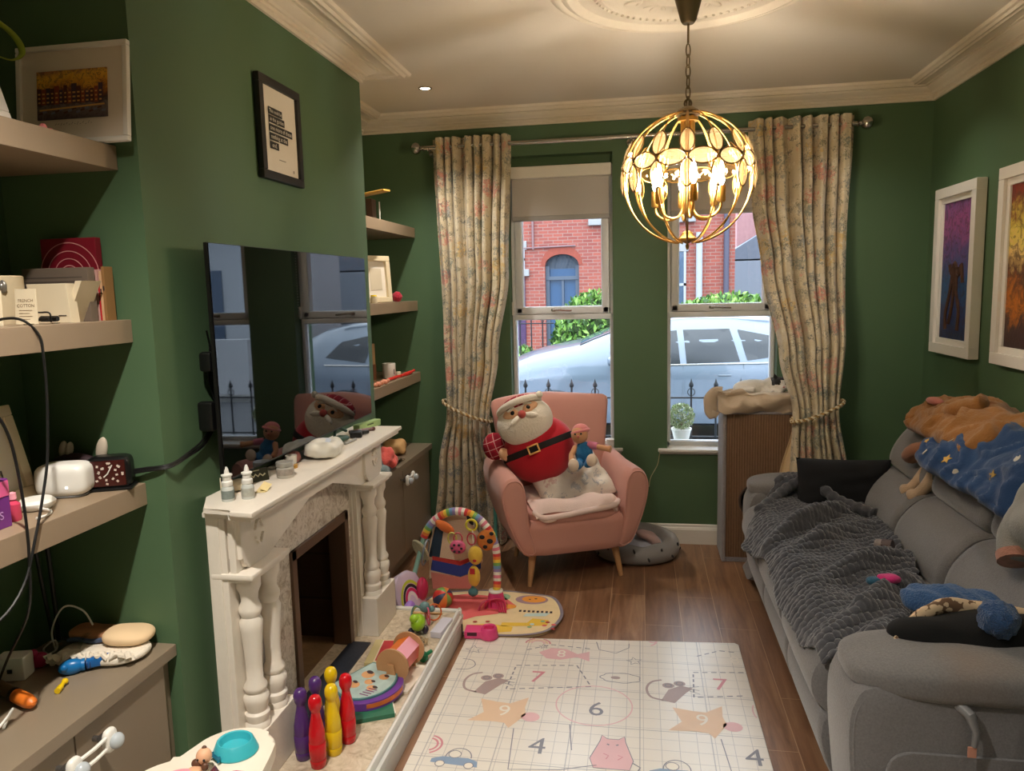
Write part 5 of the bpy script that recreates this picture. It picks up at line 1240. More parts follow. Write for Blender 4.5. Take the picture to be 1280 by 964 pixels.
G(1, [(-.80, 3.22), (-.68, 3.20), (-.60, 3.22), (-.60, 3.27), (-.72, 3.29), (-.80, 3.27)]); G(1, [(-.66, 3.27), (-.44, 3.30), (-.44, 3.36), (-.52, 3.37), (-.54, 3.32), (-.66, 3.31)])
G(2, circ(-.555, 3.585, .085, .055, 20)); G(3, circ(-.545, 3.59, .062, .04, 18), .0005); G(4, circ(-.535, 3.595, .008, .006, 8), .001); G(4, circ(-.565, 3.585, .006, .005, 8), .001)
G(5, circ(-.70, 3.60, .03, .04, 14)); G(3, circ(-.655, 3.49, .035, .025, 12), .0006); G(6, [(-.56, 3.42), (-.44, 3.44), (-.46, 3.40), (-.57, 3.385)], .0004)
for k in range(8): G(4, [(-.60 + k * .022, 3.455), (-.588 + k * .022, 3.457), (-.586 + k * .022, 3.435), (-.598 + k * .022, 3.433)], .0009)
for k in range(7): G((7, 0, 5, 6)[k % 4], circ(-.47 + .06 * cos(k * 1.3), 3.27 + .02 * sin(k * 2.1) + k * .012, .012, .01, 8), .0006)
for x, y in ((-.79, 3.30), (-.76, 3.25), (-.73, 3.31)): G(7, circ(x, y, .012, .01, 6), .0012)
part('mat_pictures', m, [P('coral_print', (220, 100, 100), .8), P('sunny_print', (232, 190, 70), .8), P('lilac_grey_print', (160, 130, 140), .8), P('orange_print', (226, 150, 60), .8), P('dark_print', (60, 44, 50), .8), P('sage_print', (146, 176, 140), .8), P('sky_print', (190, 210, 206), .8), P('brick_print', (170, 60, 60), .8)], mt)
# arch
def arch_pt(t): # t 0..1 from the piano (left) to the pink cup (right)
    a = pi * (1 - t); return V((-.925 + .200 * cos(a) * (1 - .0 * t), 3.55 + .02 * sin(a), .245 + .235 * sin(a)))
AP = [V((-1.165, 3.46, .07)), V((-1.15, 3.50, .16))] + [arch_pt(k / 30) for k in range(2, 31)] + [V((-.722, 3.53, .14)), V((-.725, 3.50, .05))]
SP = spline(AP, 3); rain = [(214, 60, 60), (232, 130, 60), (236, 200, 70), (120, 170, 90), (110, 150, 190), (150, 130, 180), (232, 226, 214), (226, 130, 150), (232, 226, 214)]
cum = [0.0]
for a_, b_ in zip(SP, SP[1:]): cum.append(cum[-1] + (b_ - a_).length)
def along(d):
    for i in range(len(SP) - 1):
        if d <= cum[i + 1]: return SP[i].lerp(SP[i + 1], (d - cum[i]) / max(1e-6, cum[i + 1] - cum[i]))
    return SP[-1]
m = MB(); d0, d1, ns = cum[12], cum[-1] - .01, 50
for n_ in range(ns):
    q = [along(d0 + (d1 - d0) * (n_ + k / 2) / ns) for k in range(3)]; m.mat(n_ % len(rain)).tube(q, .0205, 12)
part('arch_sleeve', m, [F('stripe_%d' % k, c, .05) for k, c in enumerate(rain)], GYM)
part('arch_arm', MB().tube(SP[:14], .013, 10), P('mint_plastic', (146, 190, 180), .4), GYM)
part('arch_joint', MB().ell(SP[2], (.024, .024, .03)), P('rose_plastic', (220, 70, 100), .4), GYM)
m = MB().lathe([(.05, .016), (.048, .03), (.038, .075), (.036, .088), (.028, .09), (.026, .06), (.001, .05)], (-.725, 3.50, 0), 24); part('arch_socket', m, PINK, GYM)
m = MB().lathe([(.030, .088), (.037, .090), (.036, .097), (.026, .097)], (-.725, 3.50, 0), 24); part('socket_ring', m, WHITEPL, GYM)
# piano
pn = MB().prism([(-.11, 0), (.11, 0), (.115, .10), (.09, .16), (.04, .19), (-.04, .19), (-.09, .16), (-.115, .10)], .04, frame((-1.15, 3.40, .014), (.30, 1, 0), (-.35, 0, 1)) , .012)
pno = part('kick_piano', pn, P('piano_lilac_white', (214, 196, 220), .4), GYM)
m = MB()
for k in range(4): m.mat(k).ribbon(circ(-.0, .03, .085 - k * .017, .11 - k * .02, 16, .1, pi - .1), .015, frame((-1.15, 3.40, .014), (.30, 1, 0), (-.35, 0, 1)) @ TR((0, 0, .041)))
part('piano_arcs', m, [P('arc_lime', (190, 200, 60), .4), P('arc_black', (40, 36, 40), .4), P('arc_magenta', (206, 40, 100), .4), P('arc_white', (230, 220, 220), .4)], pno)
part('piano_cheek', MB().ell((-1.115, 3.30, .055), (.03, .05, .05)), LILAC, pno); part('piano_cheek', MB().ell((-1.10, 3.47, .10), (.03, .04, .06)), P('deep_pink', (200, 50, 90), .4), pno)
part('round_mirror', MB().lathe([(.001, 0), (.06, 0), (.066, .006), (.06, .012), (.001, .012)], (-1.125, 3.53, .275), 26, rm(0, 1.2, .9)), P('speckled_ball_cloth', (196, 190, 160), .7, var=.35, vs=70), GYM)
part('mirror_hoop', MB().tube([(-1.085 + .012 * sin(t), 3.50 + .055 * cos(t), .28 + .065 * sin(t)) for t in [2 * pi * k / 22 for k in range(22)]], .005, 6, True), P('grey_hoop', (120, 128, 140), .4), GYM)
# fabric backdrop of the gym folded up behind the arch
m = MB().mat(0).prism([(-1.10, .10), (-.99, .13), (-.86, .14), (-.81, .20), (-.83, .36), (-.90, .45), (-.99, .46), (-1.07, .38), (-1.10, .25)], .012, frame((0, 3.60, 0), (1, 0, 0), (0, .05, 1)), .004)
m.mat(1).flat([(-1.10, .22), (-1.06, .38), (-1.01, .40), (-1.04, .22)], frame((0, 3.5866, 0), (1, 0, 0), (0, .05, 1)))
m.mat(2).flat([(-1.08, .20), (-.93, .18), (-.82, .23), (-.815, .25), (-.93, .205), (-1.08, .225)], frame((0, 3.5862, 0), (1, 0, 0), (0, .05, 1)))
m.mat(3).flat([(-1.09, .15), (-.93, .12), (-.82, .17), (-.82, .225), (-.93, .18), (-1.08, .205)], frame((0, 3.5858, 0), (1, 0, 0), (0, .05, 1)))
m.mat(4).flat([(-1.08, .05), (-.88, .06), (-.82, .16), (-.93, .118), (-1.09, .14)], frame((0, 3.5854, 0), (1, 0, 0), (0, .05, 1)))
part('cloth_back', m, [F('pale_peach_cloth', (226, 200, 172), .04), F('deep_navy_cloth', (40, 62, 84), .05), F('red_cloth', (196, 60, 54), .05), F('royal_cloth', (52, 70, 150), .05), F('salmon_cloth', (222, 140, 130), .05)], GYM)
# hanging toys
m = MB().tube([(-.845 + .028 * cos(t), 3.52, .425 + .028 * sin(t)) for t in [2 * pi * k / 20 for k in range(20)]], .006, 7, True); part('hang_ring', m, P('yellow_ring', (214, 200, 60), .4), GYM)
m = MB().tube([(-.84, 3.515, .40), (-.835, 3.51, .30)], .0035, 6); part('hang_cord', m, WHITEPL, GYM)
gr = part('hang_toy', MB().ell((-.825, 3.50, .275), (.038, .026, .05)).ell((-.835, 3.50, .165), (.032, .024, .055)), F('yellow_plush', (226, 186, 70), .15), GYM)
part('toy_patch', MB().box((-.838, 3.474, .20), (.026, .006, .03), .002), P('toy_red_patch', (190, 40, 50), .6), gr); part('toy_mouth', MB().ell((-.825, 3.478, .255), (.010, .006, .008)), P('toy_red_patch', (190, 40, 50), .6), gr)
part('toy_foot', MB().ell((-.84, 3.49, .085), (.026, .022, .022)).tube([(-.84, 3.49, .115), (-.84, 3.49, .09)], .008, 6), P('toy_teal', (70, 120, 126), .5), gr)
gr = part('hang_toy', MB().ell((-.915, 3.50, .315), (.042, .022, .036)), P('pink_rattle', (206, 90, 130), .5, var=.5, vs=50), GYM)
m = MB()
for k in range(6): m.ell((-.915 + .024 * cos(k * 1.05), 3.477, .315 + .02 * sin(k * 1.05)), (.007, .004, .006))
part('toy_spots', m, P('dark_spots', (40, 30, 40), .5), gr)
for dx, c in ((-.03, (200, 190, 90)), (.0, (196, 70, 90)), (.07, (190, 60, 80))):
    part('hang_loop', MB().tube([(-.915 + dx + .022 * cos(t), 3.51, .355 + .030 * sin(t)) for t in [2 * pi * k / 18 for k in range(18)]], .004, 6, True), P('loop_%d' % c[0], c, .4), GYM)
part('hang_toy', MB().ell((-.99, 3.54, .405), (.055, .018, .026), (0, .5, 0)), F('orange_plush', (214, 110, 50), .15), GYM)
gr = part('hang_toy', MB().ell((-.775, 3.545, .34), (.05, .016, .055)), F('tiger_orange_cloth', (206, 120, 50), .3, 40), GYM)
m = MB()
for dx, dz, r in ((-.02, .02, .014), (.02, .0, .016), (-.005, -.03, .012), (.03, .04, .012)): m.ell((-.775 + dx, 3.53, .34 + dz), (r, .005, r * .8))
part('toy_spots', m, P('black_spots', (26, 22, 26), .6), gr)
part('hang_toy', MB().ell((-.86, 3.555, .44), (.012, .010, .030), (0, -.5, 0)), P('black_felt', (24, 22, 28), .8), GYM)
bl = thing('toy_ball', 'small multicoloured ball on the baby gym mat', 'ball', (-.985, 3.44, .017))
m = MB()
for k in range(8):
    m.mat(k % 4); a0, a1 = 2 * pi * k / 8, 2 * pi * (k + 1) / 8
    m.loft([[V((-.985, 3.44, .069)) + rm(.5, .6, 0) @ V((.052 * cos(b) * cos(a0 + (a1 - a0) * q / 4), .052 * cos(b) * sin(a0 + (a1 - a0) * q / 4), .052 * sin(b))) for q in range(5)] for b in [-pi / 2 + pi * j / 12 for j in range(13)]], False)
part('shell', m, [P('ball_red', (206, 60, 50), .4), P('ball_navy', (50, 60, 90), .4), P('ball_orange', (222, 130, 60), .4), P('ball_green', (120, 160, 80), .4)], bl)
m = MB()
for k in range(4): m.tube(spline([(-.80 + .03 * k, 3.42 + .02 * k, .02), (-.78 + .02 * k, 3.44, .055 + .006 * k), (-.72 + .015 * k, 3.45, .06), (-.69 + .01 * k, 3.41, .022)], 6), .005, 6)
solo('toy_hoops', m, P('raspberry_plastic', (190, 40, 80), .4), 'raspberry coloured toy loops lying on the baby gym mat', 'toy')
sc = thing('stacking_base', 'hot pink toy stacking cup and tray at the corner of the play mat', 'toy', (-.735, 3.165, .0))
part('cup', MB().lathe([(.001, .014), (.040, .014), (.042, .018), (.036, .062), (.031, .067), (.025, .062), (.022, .03), (.001, .028)], (-.69, 3.155, .002), 28), PINK, sc)
part('tray', MB().box((-.755, 3.165, .034), (.10, .075, .036), .006, (0, 0, .08)), PINK, sc)
part('tray_slot', MB().box((-.765, 3.126, .040), (.045, .003, .016), .001, (0, 0, .08)), P('dark_red_slot', (70, 20, 36), .5), sc)
# ---------------------------------------------------------------- armchair
TC = TR((-.355, 3.90, 0), 0, 0, radians(23.5))
ac = thing('armchair', 'dusty pink velvet armchair with rounded arms and wooden legs under the left window', 'armchair', (-.355, 3.90, 0))
def cw(mb): return mb.xf(TC)
m = MB().puff((0, .19, .275), (.575, .50, .21), 9, 8); part('seat_base', cw(m), CHAIRPINK, ac)
m = MB().puff((0, .185, .385), (.56, .50, .10), 4, 10); part('seat_cushion', cw(m), CHAIRPINK, ac)
for s in (-1, 1):
    pf = [(.235, .185), (.30, .19), (.345, .27), (.39, .385), (.415, .49), (.412, .555), (.385, .60), (.345, .612), (.31, .595), (.288, .545), (.278, .45), (.265, .32)]
    pf = [(p.x, p.y) for p in spline([(x, y, 0) for x, y in pf], 3, True)]
    cxn, czn = .335, .42; rings = []
    for v, k, dz in ((-.052, .55, -.015), (-.050, .78, -.008), (-.042, .92, -.003), (-.025, 1.0, 0), (.05, 1.02, 0), (.2, 1.0, .008), (.34, .98, .03), (.46, .93, .05), (.50, .8, .05), (.51, .4, .05)):
        rings.append([(s * (cxn + (x - cxn) * k), v + .02 * (y - .4), czn + (y - czn) * k + dz * max(0, (y - .2) / .4)) for x, y in pf])
    part('armrest', cw(MB().loft(rings)), CHAIRPINK, ac)
    m = MB().tube([V(q) * 1.0 + V((0, -.0, 0)) for q in [(s * (cxn + (x - cxn) * .93), -.043 + .02 * (y - .4), czn + (y - czn) * .93) for x, y in pf]], .0035, 6, True); part('arm_piping', cw(m), CHAIRPINK, ac)
rings = []
for z, w, vc, th in ((.20, .26, .40, .10), (.40, .29, .425, .13), (.58, .315, .445, .13), (.74, .335, .465, .12), (.87, .352, .482, .11), (.945, .360, .492, .10), (.972, .354, .496, .08), (.984, .335, .498, .05), (.988, .30, .499, .02)):
    ring = []
    n = 44
    for i in range(n):
        a = 2 * pi * i / n; x = cos(a); y = sin(a)
        X = math.copysign(abs(x) ** .45, x) * w; Y = math.copysign(abs(y) ** .75, y) * th / 2
        wing = -.055 * (abs(X) / w) ** 3 * min(1, (z - .2) / .4)
        ring.append((X, vc + Y + wing, z + (.012 * cos(X / w * 2.6 + .5) - .010 if z > .9 else 0)))
    rings.append(ring)
part('backrest', cw(MB().loft(rings)), CHAIRPINK, ac, sharp=60)
LEGW = P('beech_chair_leg', (196, 150, 104), .4, var=.12, vs=6, bump=.04)
for (x0, y0, x1, y1) in ((-.232, .03, -.265, -.002), (.232, .03, .265, -.002), (-.20, .40, -.225, .47), (.20, .40, .225, .47)):
    part('leg', cw(MB().tube([(x0, y0, .205), (x1, y1, 0)], [.024, .012], 16)), LEGW, ac)
# folded blanket on the seat
BLK = P('blush_fleece', (234, 208, 200), .95, var=.10, vs=9, bump=.25, bs=180, Sheen_Weight=.3)
bl = thing('blanket', 'folded blush pink fleece blanket on the armchair seat', 'blanket', (-.30, 4.0, .43))
def bf(u, v):
    x = -.245 + .50 * u; y = -.045 + .40 * v
    drop = max(0, (.10 - v) / .10); z = .464 + .018 * noise.noise(V((u * 4, v * 4, 2))) + .010 * sin(u * 9 + v * 5) * (1 - drop)
    cx_ = abs(u - .5) * 2; z -= .045 * drop ** 2 + .03 * max(0, cx_ - .86) / .14
    return (x * (1 - .12 * drop * (1 if u > .5 else .4)), y - .015 * drop + .02 * (u - .5) ** 2, z)
part('upper_fold', cw(MB().grid(50, 40, bf, .020)), BLK, bl, sharp=80)
m = MB().tube(spline([(-.238, -.015, .418), (-.19, -.058, .392), (-.08, -.064, .398), (.06, -.064, .412), (.20, -.055, .425), (.25, .0, .432)], 6), [.016] * 31, 10)
m.tube(spline([(-.225, -.02, .40), (-.18, -.06, .376), (-.13, -.064, .384)], 6), .012, 10)
part('rolled_edge', cw(m), BLK, bl)
cu = NT('pale_floral_cushion_cloth')
def _cu(t):
    n = t.noise(14, 4, .6, None, 1.2); c = t.mix(n.outputs['Fac'], (236, 228, 216), (220, 212, 204))
    v = t.n('ShaderNodeTexVoronoi'); v.inputs['Scale'].default_value = 12; t.l(t.tc.outputs['Object'], v.inputs['Vector'])
    k = t.math('MULTIPLY', t.math('LESS_THAN', v.outputs['Distance'], .45), t.math('GREATER_THAN', t.noise(34, 4, .7).outputs['Fac'], .53))
    c = t.mix(t.math('MULTIPLY', k, .6), c, t.ramp(v.outputs['Color'], [(0, (196, 150, 150)), (.35, (150, 156, 170)), (.7, (206, 180, 150))], 'CONSTANT').outputs[0])
    return t.bsdf(c, .9, 0, t.noise(200, 3).outputs['Fac'], .2, .004)
CUSH = _cu(cu)
def pillow(w, h, t_, n=26, wr=.012, seed=0):
    m = MB()
    def f(sgn):
        def g(u, v):
            x, y = (u - .5) * 2, (v - .5) * 2; e = max(0, (1 - x ** 4)) ** .5 * max(0, (1 - y ** 4)) ** .5
            return (x * w / 2 * (1 - .07 * (1 - y * y) * 0 - .06 * (abs(y) < 2) * (1 - abs(y) ** 2) * .6), y * h / 2 * (1 - .05 * (1 - x * x)), sgn * t_ / 2 * e + wr * e * noise.noise(V((x * 2.4 + seed, y * 2.4, sgn))))
        return g
    m.grid(n, n, f(1)); m.grid(n, n, f(-1)); bmesh.ops.remove_doubles(m.bm, verts=m.bm.verts[:], dist=.0008); return m
pl = pillow(.45, .36, .14, 34, .045, 4); pl.xf(TC @ TR((.03, .19, .54), radians(34), radians(-4), .14))
solo('cushion', pl, CUSH, 'crumpled pale floral cushion tilted on the armchair seat', 'cushion', sharp=80)

# ---------------------------------------------------------------- plush figure
PX = TR((-.575, 4.045, .725), -.22, -.36, .18)
REDP = F('red_plush', (186, 12, 36), .06, 12, .25, 260)
WHP = F('white_plush', (232, 222, 206), .05, 14, .5, 90)
t = NT('red_plaid_cloth')
def _plaid(t):
    sp = t.n('ShaderNodeSeparateXYZ'); t.l(t.mapping((1, 1, 1), (0, .36, 0)), sp.inputs[0])
    def ln(ax, w, ph=0): return t.math('LESS_THAN', t.math('FRACT', t.math('ADD', t.math('DIVIDE', sp.outputs[ax], .042), 40.3 + ph)), w)
    c = t.mix(t.math('MULTIPLY', t.math('ADD', ln('X', .5), ln('Z', .5)), .3), (170, 22, 46), (110, 10, 30))
    c = t.mix(t.math('MULTIPLY', t.math('MAXIMUM', ln('X', .08, .2), ln('Z', .08, .2)), .7), c, (226, 190, 186))
    return t.bsdf(c, .95, 0, t.noise(240, 3).outputs['Fac'], .3, .004)
PLAID = _plaid(t)
pf = thing('plush_figure', 'big round red plush figure with white beard and black belt in the armchair', 'plush toy', (-.575, 4.045, .56))
body = MB().ell((0, 0, -.01), (.205, .150, .19), None, 40, 28, lambda p: 1 - .10 * max(0, p.z) ** 2 + .05 * max(0, -p.z) ** 2)
part('body', body.xf(PX), REDP, pf)
m = MB(); ring = []
def bpt(a, dz, k=1.0):
    z = dz; kk = sqrt(max(0, 1 - (z / .192) ** 2)); return V((.207 * kk * cos(a) * k, .152 * kk * sin(a) * k, -.01 + z))
rows = [[bpt(2 * pi * i / 48, dz + .012 * cos(2 * pi * i / 48 + pi / 2), 1.012) for i in range(48)] for dz in (.016, .010, -.012, -.018)]
m.loft([[bpt(2 * pi * i / 48, .018, .99) for i in range(48)], [bpt(2 * pi * i / 48, .016, 1.018) for i in range(48)], [bpt(2 * pi * i / 48, -.016, 1.018) for i in range(48)], [bpt(2 * pi * i / 48, -.018, .99) for i in range(48)]], cap=False)
part('belt', m.xf(PX), P('black_felt_belt', (24, 18, 20), .8), pf)
Fm = frame((-.02, -.160, -.012), (1, -.10, 0), (0, 0, 1))
m = MB()
for cx_, cy_, w, h in ((0, .021, .066, .009), (0, -.021, .066, .009), (-.0285, 0, .009, .05), (.0285, 0, .009, .05)): m.box((cx_, cy_, .004), (w, h, .008), .003)
part('buckle', m.xf(PX @ Fm), P('peach_gold_felt', (226, 170, 100), .7), pf)
# head: wide flattened beard disc
HM = PX @ TR((-.012, -.085, .165), -.10, .0, .04)
m = MB().ell((0, 0, -.012), (.158, .092, .132), None, 40, 26, lambda p: 1 + .05 * max(0, -p.z) - .08 * max(0, p.z) ** 2); part('beard', m.xf(HM), WHP, pf)
m = MB().ell((0, .012, .068), (.120, .085, .068), None, 32, 20); part('hat', m.xf(HM), PLAID, pf)
m = MB(); pts = [V((.118 * cos(a), -.010 - .088 * sin(a), .070 + .018 * sin(a))) for a in [-.25 + (pi + .5) * i / 26 for i in range(27)]]
m.tube(pts, [.014 + .006 * sin(pi * i / 26) for i in range(27)], 10); part('hat_trim', m.xf(HM), WHP, pf)
part('hat_pompom', MB().ell((.128, -.055, .085), .020, None, 14, 10).xf(HM), WHP, pf)
PSK = F('plush_skin', (226, 176, 136), .04)
fc = part('face', MB().ell((-.055, -.066, .030), (.052, .022, .034), (0, .2, -.3), 18, 12).ell((.055, -.066, .034), (.050, .022, .032), (0, -.2, .3), 18, 12).xf(HM), PSK, pf)
part('nose', MB().ell((0, -.098, .012), .0225, None, 18, 12).xf(HM), F('nose_felt', (196, 84, 76), .05), pf)
for s in (-1, 1):
    part('eye', MB().ell((s * .045, -.087, .037), (.0125, .007, .0125)).xf(HM), P('black_bead', (10, 10, 12), .12), pf)
    part('moustache', MB().ell((s * .040, -.092, -.006), (.046, .016, .016), (0, s * .42, -s * .25), 16, 10).xf(HM), WHP, pf)
    part('eyebrow', MB().ell((s * .048, -.083, .060), (.026, .008, .007), (0, s * .3, -s * .3)).xf(HM), WHP, pf)
m = MB().ell((-.225, -.02, .085), (.066, .055, .078), (0, .3, 0), 24, 16); part('sleeve', m.xf(PX), PLAID, pf)
m = MB().ell((-.185, -.06, .02), (.032, .026, .040), (0, -.3, 0), 16, 12).ell((-.165, -.07, .03), (.014, .012, .018)); part('hand', m.xf(PX), PSK, pf)

# ---------------------------------------------------------------- small doll
DM = TR((-.296, 3.86, .685), -.15, -.10, -.12, 1.22)
d = thing('soft_doll', 'small soft doll in blue overalls and pink cap sitting on the floral cushion', 'doll', (-.283, 3.865, .65))
BLUEK = F('blue_knit', (26, 106, 160), .15, 60, .6, 160)
m = MB().ell((0, 0, .035), (.040, .032, .052)).ell((-.022, -.035, -.012), (.020, .042, .020), (.2, 0, .25)).ell((.03, -.032, -.006), (.020, .042, .020), (.3, 0, -.35)); part('overalls', voxel(m.xf(DM), .006, 4), BLUEK, d)
m = MB().ell((-.012, -.006, .115), (.038, .034, .040)); 
m.tube([V((.03, -.0, .065)), V((.065, -.012, .058)), V((.105, -.018, .048)), V((.125, -.02, .045))], [.014, .013, .013, .017], 10).tube([V((-.032, -.005, .065)), V((-.05, -.03, .03)), V((-.045, -.05, .0))], [.014, .013, .016], 10)
part('body', voxel(m.xf(DM), .005, 3), F('doll_cloth_skin', (206, 150, 110), .05), d)
for x, y, z, ry in ((-.032, -.082, -.010, .0), (.048, -.078, .006, .3)): part('shoe', MB().ell((x, y, z), (.024, .016, .028), (0, ry, 0), 16, 10).xf(DM), F('cream_felt', (226, 204, 184), .05), d)
part('sleeve', MB().tube([(.024, 0, .068), (.066, -.012, .060)], [.018, .016], 12).xf(DM), F('pink_knit', (206, 120, 150), .1), d)
m = MB().ell((-.008, .004, .134), (.037, .034, .030)); m.tube([V((-.008 + .037 * cos(a), .0 + .034 * sin(a), .130 + .006 * cos(a))) for a in [2 * pi * i / 20 for i in range(20)]], .007, 8, True); part('cap', m.xf(DM), F('rose_cap', (214, 130, 130), .08), d)
m = MB()
for s in (-.022, .004): m.ell((-.002 + s, -.040, .120), .0045)
part('eyes', m.xf(DM), BLACK, d)
part('nose', MB().ell((-.011, -.043, .108), .006).xf(DM), F('doll_nose', (206, 110, 100), .05), d)

m = MB().tube([(-.855, 4.18, .02), (-.868, 4.235, .46), (-.872, 4.25, .70)], .011, 10); m.mat(1).tube([(-.8555, 4.182, .0), (-.855, 4.18, .03)], .014, 10)
solo('toy_pole', m, [P('aqua_pole', (100, 196, 190), .4), GREY], 'thin aqua pole standing between left curtain and armchair', 'pole')
m = MB()
for k in range(4): m.lathe([(.001, 0), (.030, 0), (.034, .006), (.033, .012), (.001, .012)], (-.185, 4.60, WZ0 + .02 + k * .0122), 20)
solo('dish_stack', m, WHITEPL, 'small stack of white dishes on the left window sill', 'dishes')
m = MB().tube(spline([(.115, 4.527, .60), (.112, 4.53, .57), (.10, 4.555, .50), (.06, 4.56, .42), (.05, 4.56, .36)], 7), .0022, 6)
solo('blind_cord', m, P('pale_cord', (196, 186, 150), .7), 'thin pale cord hanging below the right window sill', 'cord')

# ---------------------------------------------------------------- pet bed
pb = thing('pet_bed', 'grey oval pet bed with dark bone prints behind the armchair', 'pet bed', (-.02, 4.33, 0))
BEDC = (-.03, 4.335)
def ring(t_, k=1.0): return V((BEDC[0] + .205 * k * cos(t_), BEDC[1] + .165 * k * sin(t_), 0))
m = MB(); n = 60; rings = []
for i in range(n):
    a = 2 * pi * i / n; c = ring(a); o = V((cos(a), sin(a), 0)); hgt = .13 + .02 * sin(a) + .012 * noise.noise(V((cos(a) * 2, sin(a) * 2, 0)))
    rings.append([c + o * .052 * cos(b) + V((0, 0, hgt / 2 + hgt / 2 * sin(b))) for b in [2 * pi * j / 14 for j in range(14)]])
m.loft(rings, loop=True); part('bolster', m, F('grey_bed_cloth', (150, 148, 148), .06, 10), pb)
m = MB()
for i in range(20):
    a = -2.6 + i * .33; c = ring(a); o = V((cos(a), sin(a), 0)); z = .045 + .05 * (i % 2)
    p = c + o * (.052 * sqrt(max(0, 1 - ((z - .065) / .065) ** 2)) + .001) + V((0, 0, z))
    m.ell(p, (.006, .006, .014), (.4, .5 * (i % 3 - 1), a))
part('bone_print', m, P('dark_bone_print', (66, 64, 68), .9), pb)
m = MB().puff((BEDC[0], BEDC[1], .06), (.33, .25, .10), 2.6, 12, None, None, .02, 10); part('bed_pad', m, F('pale_blue_pad', (186, 190, 206), .1, 8), pb)
m = MB().puff((BEDC[0] + .08, BEDC[1] - .02, .115), (.16, .14, .05), 2.3, 8, (0, .4, .3), None, .02, 16); solo('pet_blanket', m, F('pink_grey_cloth', (196, 164, 160), .15, 14), 'crumpled pinkish cloth lying in the grey pet bed', 'cloth')

# ---------------------------------------------------------------- cat tower and cat
CTX0, CTX1, CTY0, CTY1, CTZ = .465, .905, 4.272, 4.52, .895
ct = thing('cat_tower', 'tall brown sisal-faced cat tower with a round hole beside the sofa', 'cat tower', ((CTX0 + CTX1) / 2, (CTY0 + CTY1) / 2, 0))
t = NT('brown_ribbed_sisal')
def _sis(t):
    w = t.n('ShaderNodeTexWave', wave_type='BANDS', bands_direction='X'); w.inputs['Scale'].default_value = 22; w.inputs['Distortion'].default_value = .6; w.inputs['Detail'].default_value = 2; t.l(t.tc.outputs['Object'], w.inputs['Vector'])
    n = t.noise(60, 4); c = t.mix(w.outputs['Fac'], (118, 90, 68), (142, 112, 86)); c = t.mix(t.math('MULTIPLY', n.outputs['Fac'], .4), c, (90, 64, 46))
    return t.bsdf(c, .95, 0, w.outputs['Fac'], .5, .004)
SIS = _sis(t)
FLE = F('grey_cat_fleece', (150, 146, 150), .15, 30, .8, 120)
def holed(x0, x1, z0, z1, cx_, cz, r, y, th):
    m = MB(); A, B = [], []
    for a in sorted([2 * pi * i / 44 for i in range(44)] + [atan2(q, p) % (2 * pi) for p in (x0 - cx_, x1 - cx_) for q in (z0 - cz, z1 - cz)]):
        c, s = cos(a), sin(a); A.append((cx_ + r * c, cz + r * s))
        k = min((x1 - cx_) / c if c > 1e-6 else 1e9, (x0 - cx_) / c if c < -1e-6 else 1e9, (z1 - cz) / s if s > 1e-6 else 1e9, (z0 - cz) / s if s < -1e-6 else 1e9); B.append((cx_ + k * c, cz + k * s))
    rr = [[(x, y, z) for x, z in A], [(x, y, z) for x, z in B], [(x, y + th, z) for x, z in B], [(x, y + th, z) for x, z in A]]
    return m.loft(rr, True, False, True)
part('front_panel', holed(CTX0 + .012, CTX1 - .012, .03, CTZ - .02, .655, .365, .095, CTY0, .012), SIS, ct)
part('hole_rim', MB().tube([(.655 + .097 * cos(a), CTY0, .365 + .097 * sin(a)) for a in [2 * pi * i / 40 for i in range(40)]], .007, 8, True), F('dark_brown_trim', (60, 44, 34), .1), ct)
part('side_panel', MB().bx(CTX0 - .006, CTX0 + .016, CTY0 - .008, CTY1, .0, CTZ, .008), FLE, ct); part('side_panel', MB().bx(CTX1 - .016, CTX1 + .006, CTY0 - .008, CTY1, .0, CTZ, .008), FLE, ct)
part('back_panel', MB().bx(CTX0, CTX1, CTY1 - .012, CTY1, .0, CTZ), DARK, ct)
part('base_board', MB().bx(CTX0, CTX1, CTY0, CTY1, 0, .035, .004), FLE, ct); part('top_board', MB().bx(CTX0 - .008, CTX1 + .008, CTY0 - .008, CTY1, CTZ - .025, CTZ, .006), FLE, ct)
BLG = F('beige_grey_fleece', (186, 168, 146), .08, 8, .3, 140)
cb = thing('cat_blanket', 'beige grey fleece blanket bunched over the top of the cat tower', 'blanket', (.68, 4.37, CTZ))
def cbf(u, v):
    x = .43 + .50 * u; s = v * 3.0
    sag = -.030 * sin(u * pi) + .016 * sin(u * 11 + .6)
    if s < 1: y, z = 4.256 - .018 * sin(s * pi) - .012 * sin(u * 9 + 1), .872 + .115 * s + .05 * (u - .5) ** 2 + sag * (s - .3) * .5
    elif s < 1.6: k = (s - 1) / .6; y, z = 4.256 + .06 * k, .987 + .012 * sin(k * pi) + sag * .3 - .018 * k
    else: k = (s - 1.6) / 1.4; y, z = 4.316 + .19 * k, .965 + sag * .2 - .03 * sin(pi * k) + .01 * k
    nz = 1.6 * noise.noise(V((u * 6, v * 5, 7))) + 1.2 * (1 - 2 * abs(noise.noise(V((u * 4 + 3, v * 3 + u * 2, 2)))))
    fold = .030 * sin(u * 7 - v * 10) * min(1, max(0, 1.4 - abs(s - .8)))
    return (x, y - fold - .012 * nz, z + .012 * nz)
part('drape', MB().grid(70, 54, cbf, .010), BLG, cb, sharp=80)
m = MB().tube(spline([(.455, 4.30, .985), (.425, 4.30, .985), (.395, 4.295, .955), (.392, 4.29, .905), (.405, 4.285, .87), (.415, 4.285, .89)], 6), [.024] * 31, 10, False, 1.6); m.jitter(.006, 22)
part('hanging_corner', m, BLG, cb)
cat = thing('cat', 'black and white cat curled on the beige blanket with its head by the curtain', 'cat', (.70, 4.40, .985))
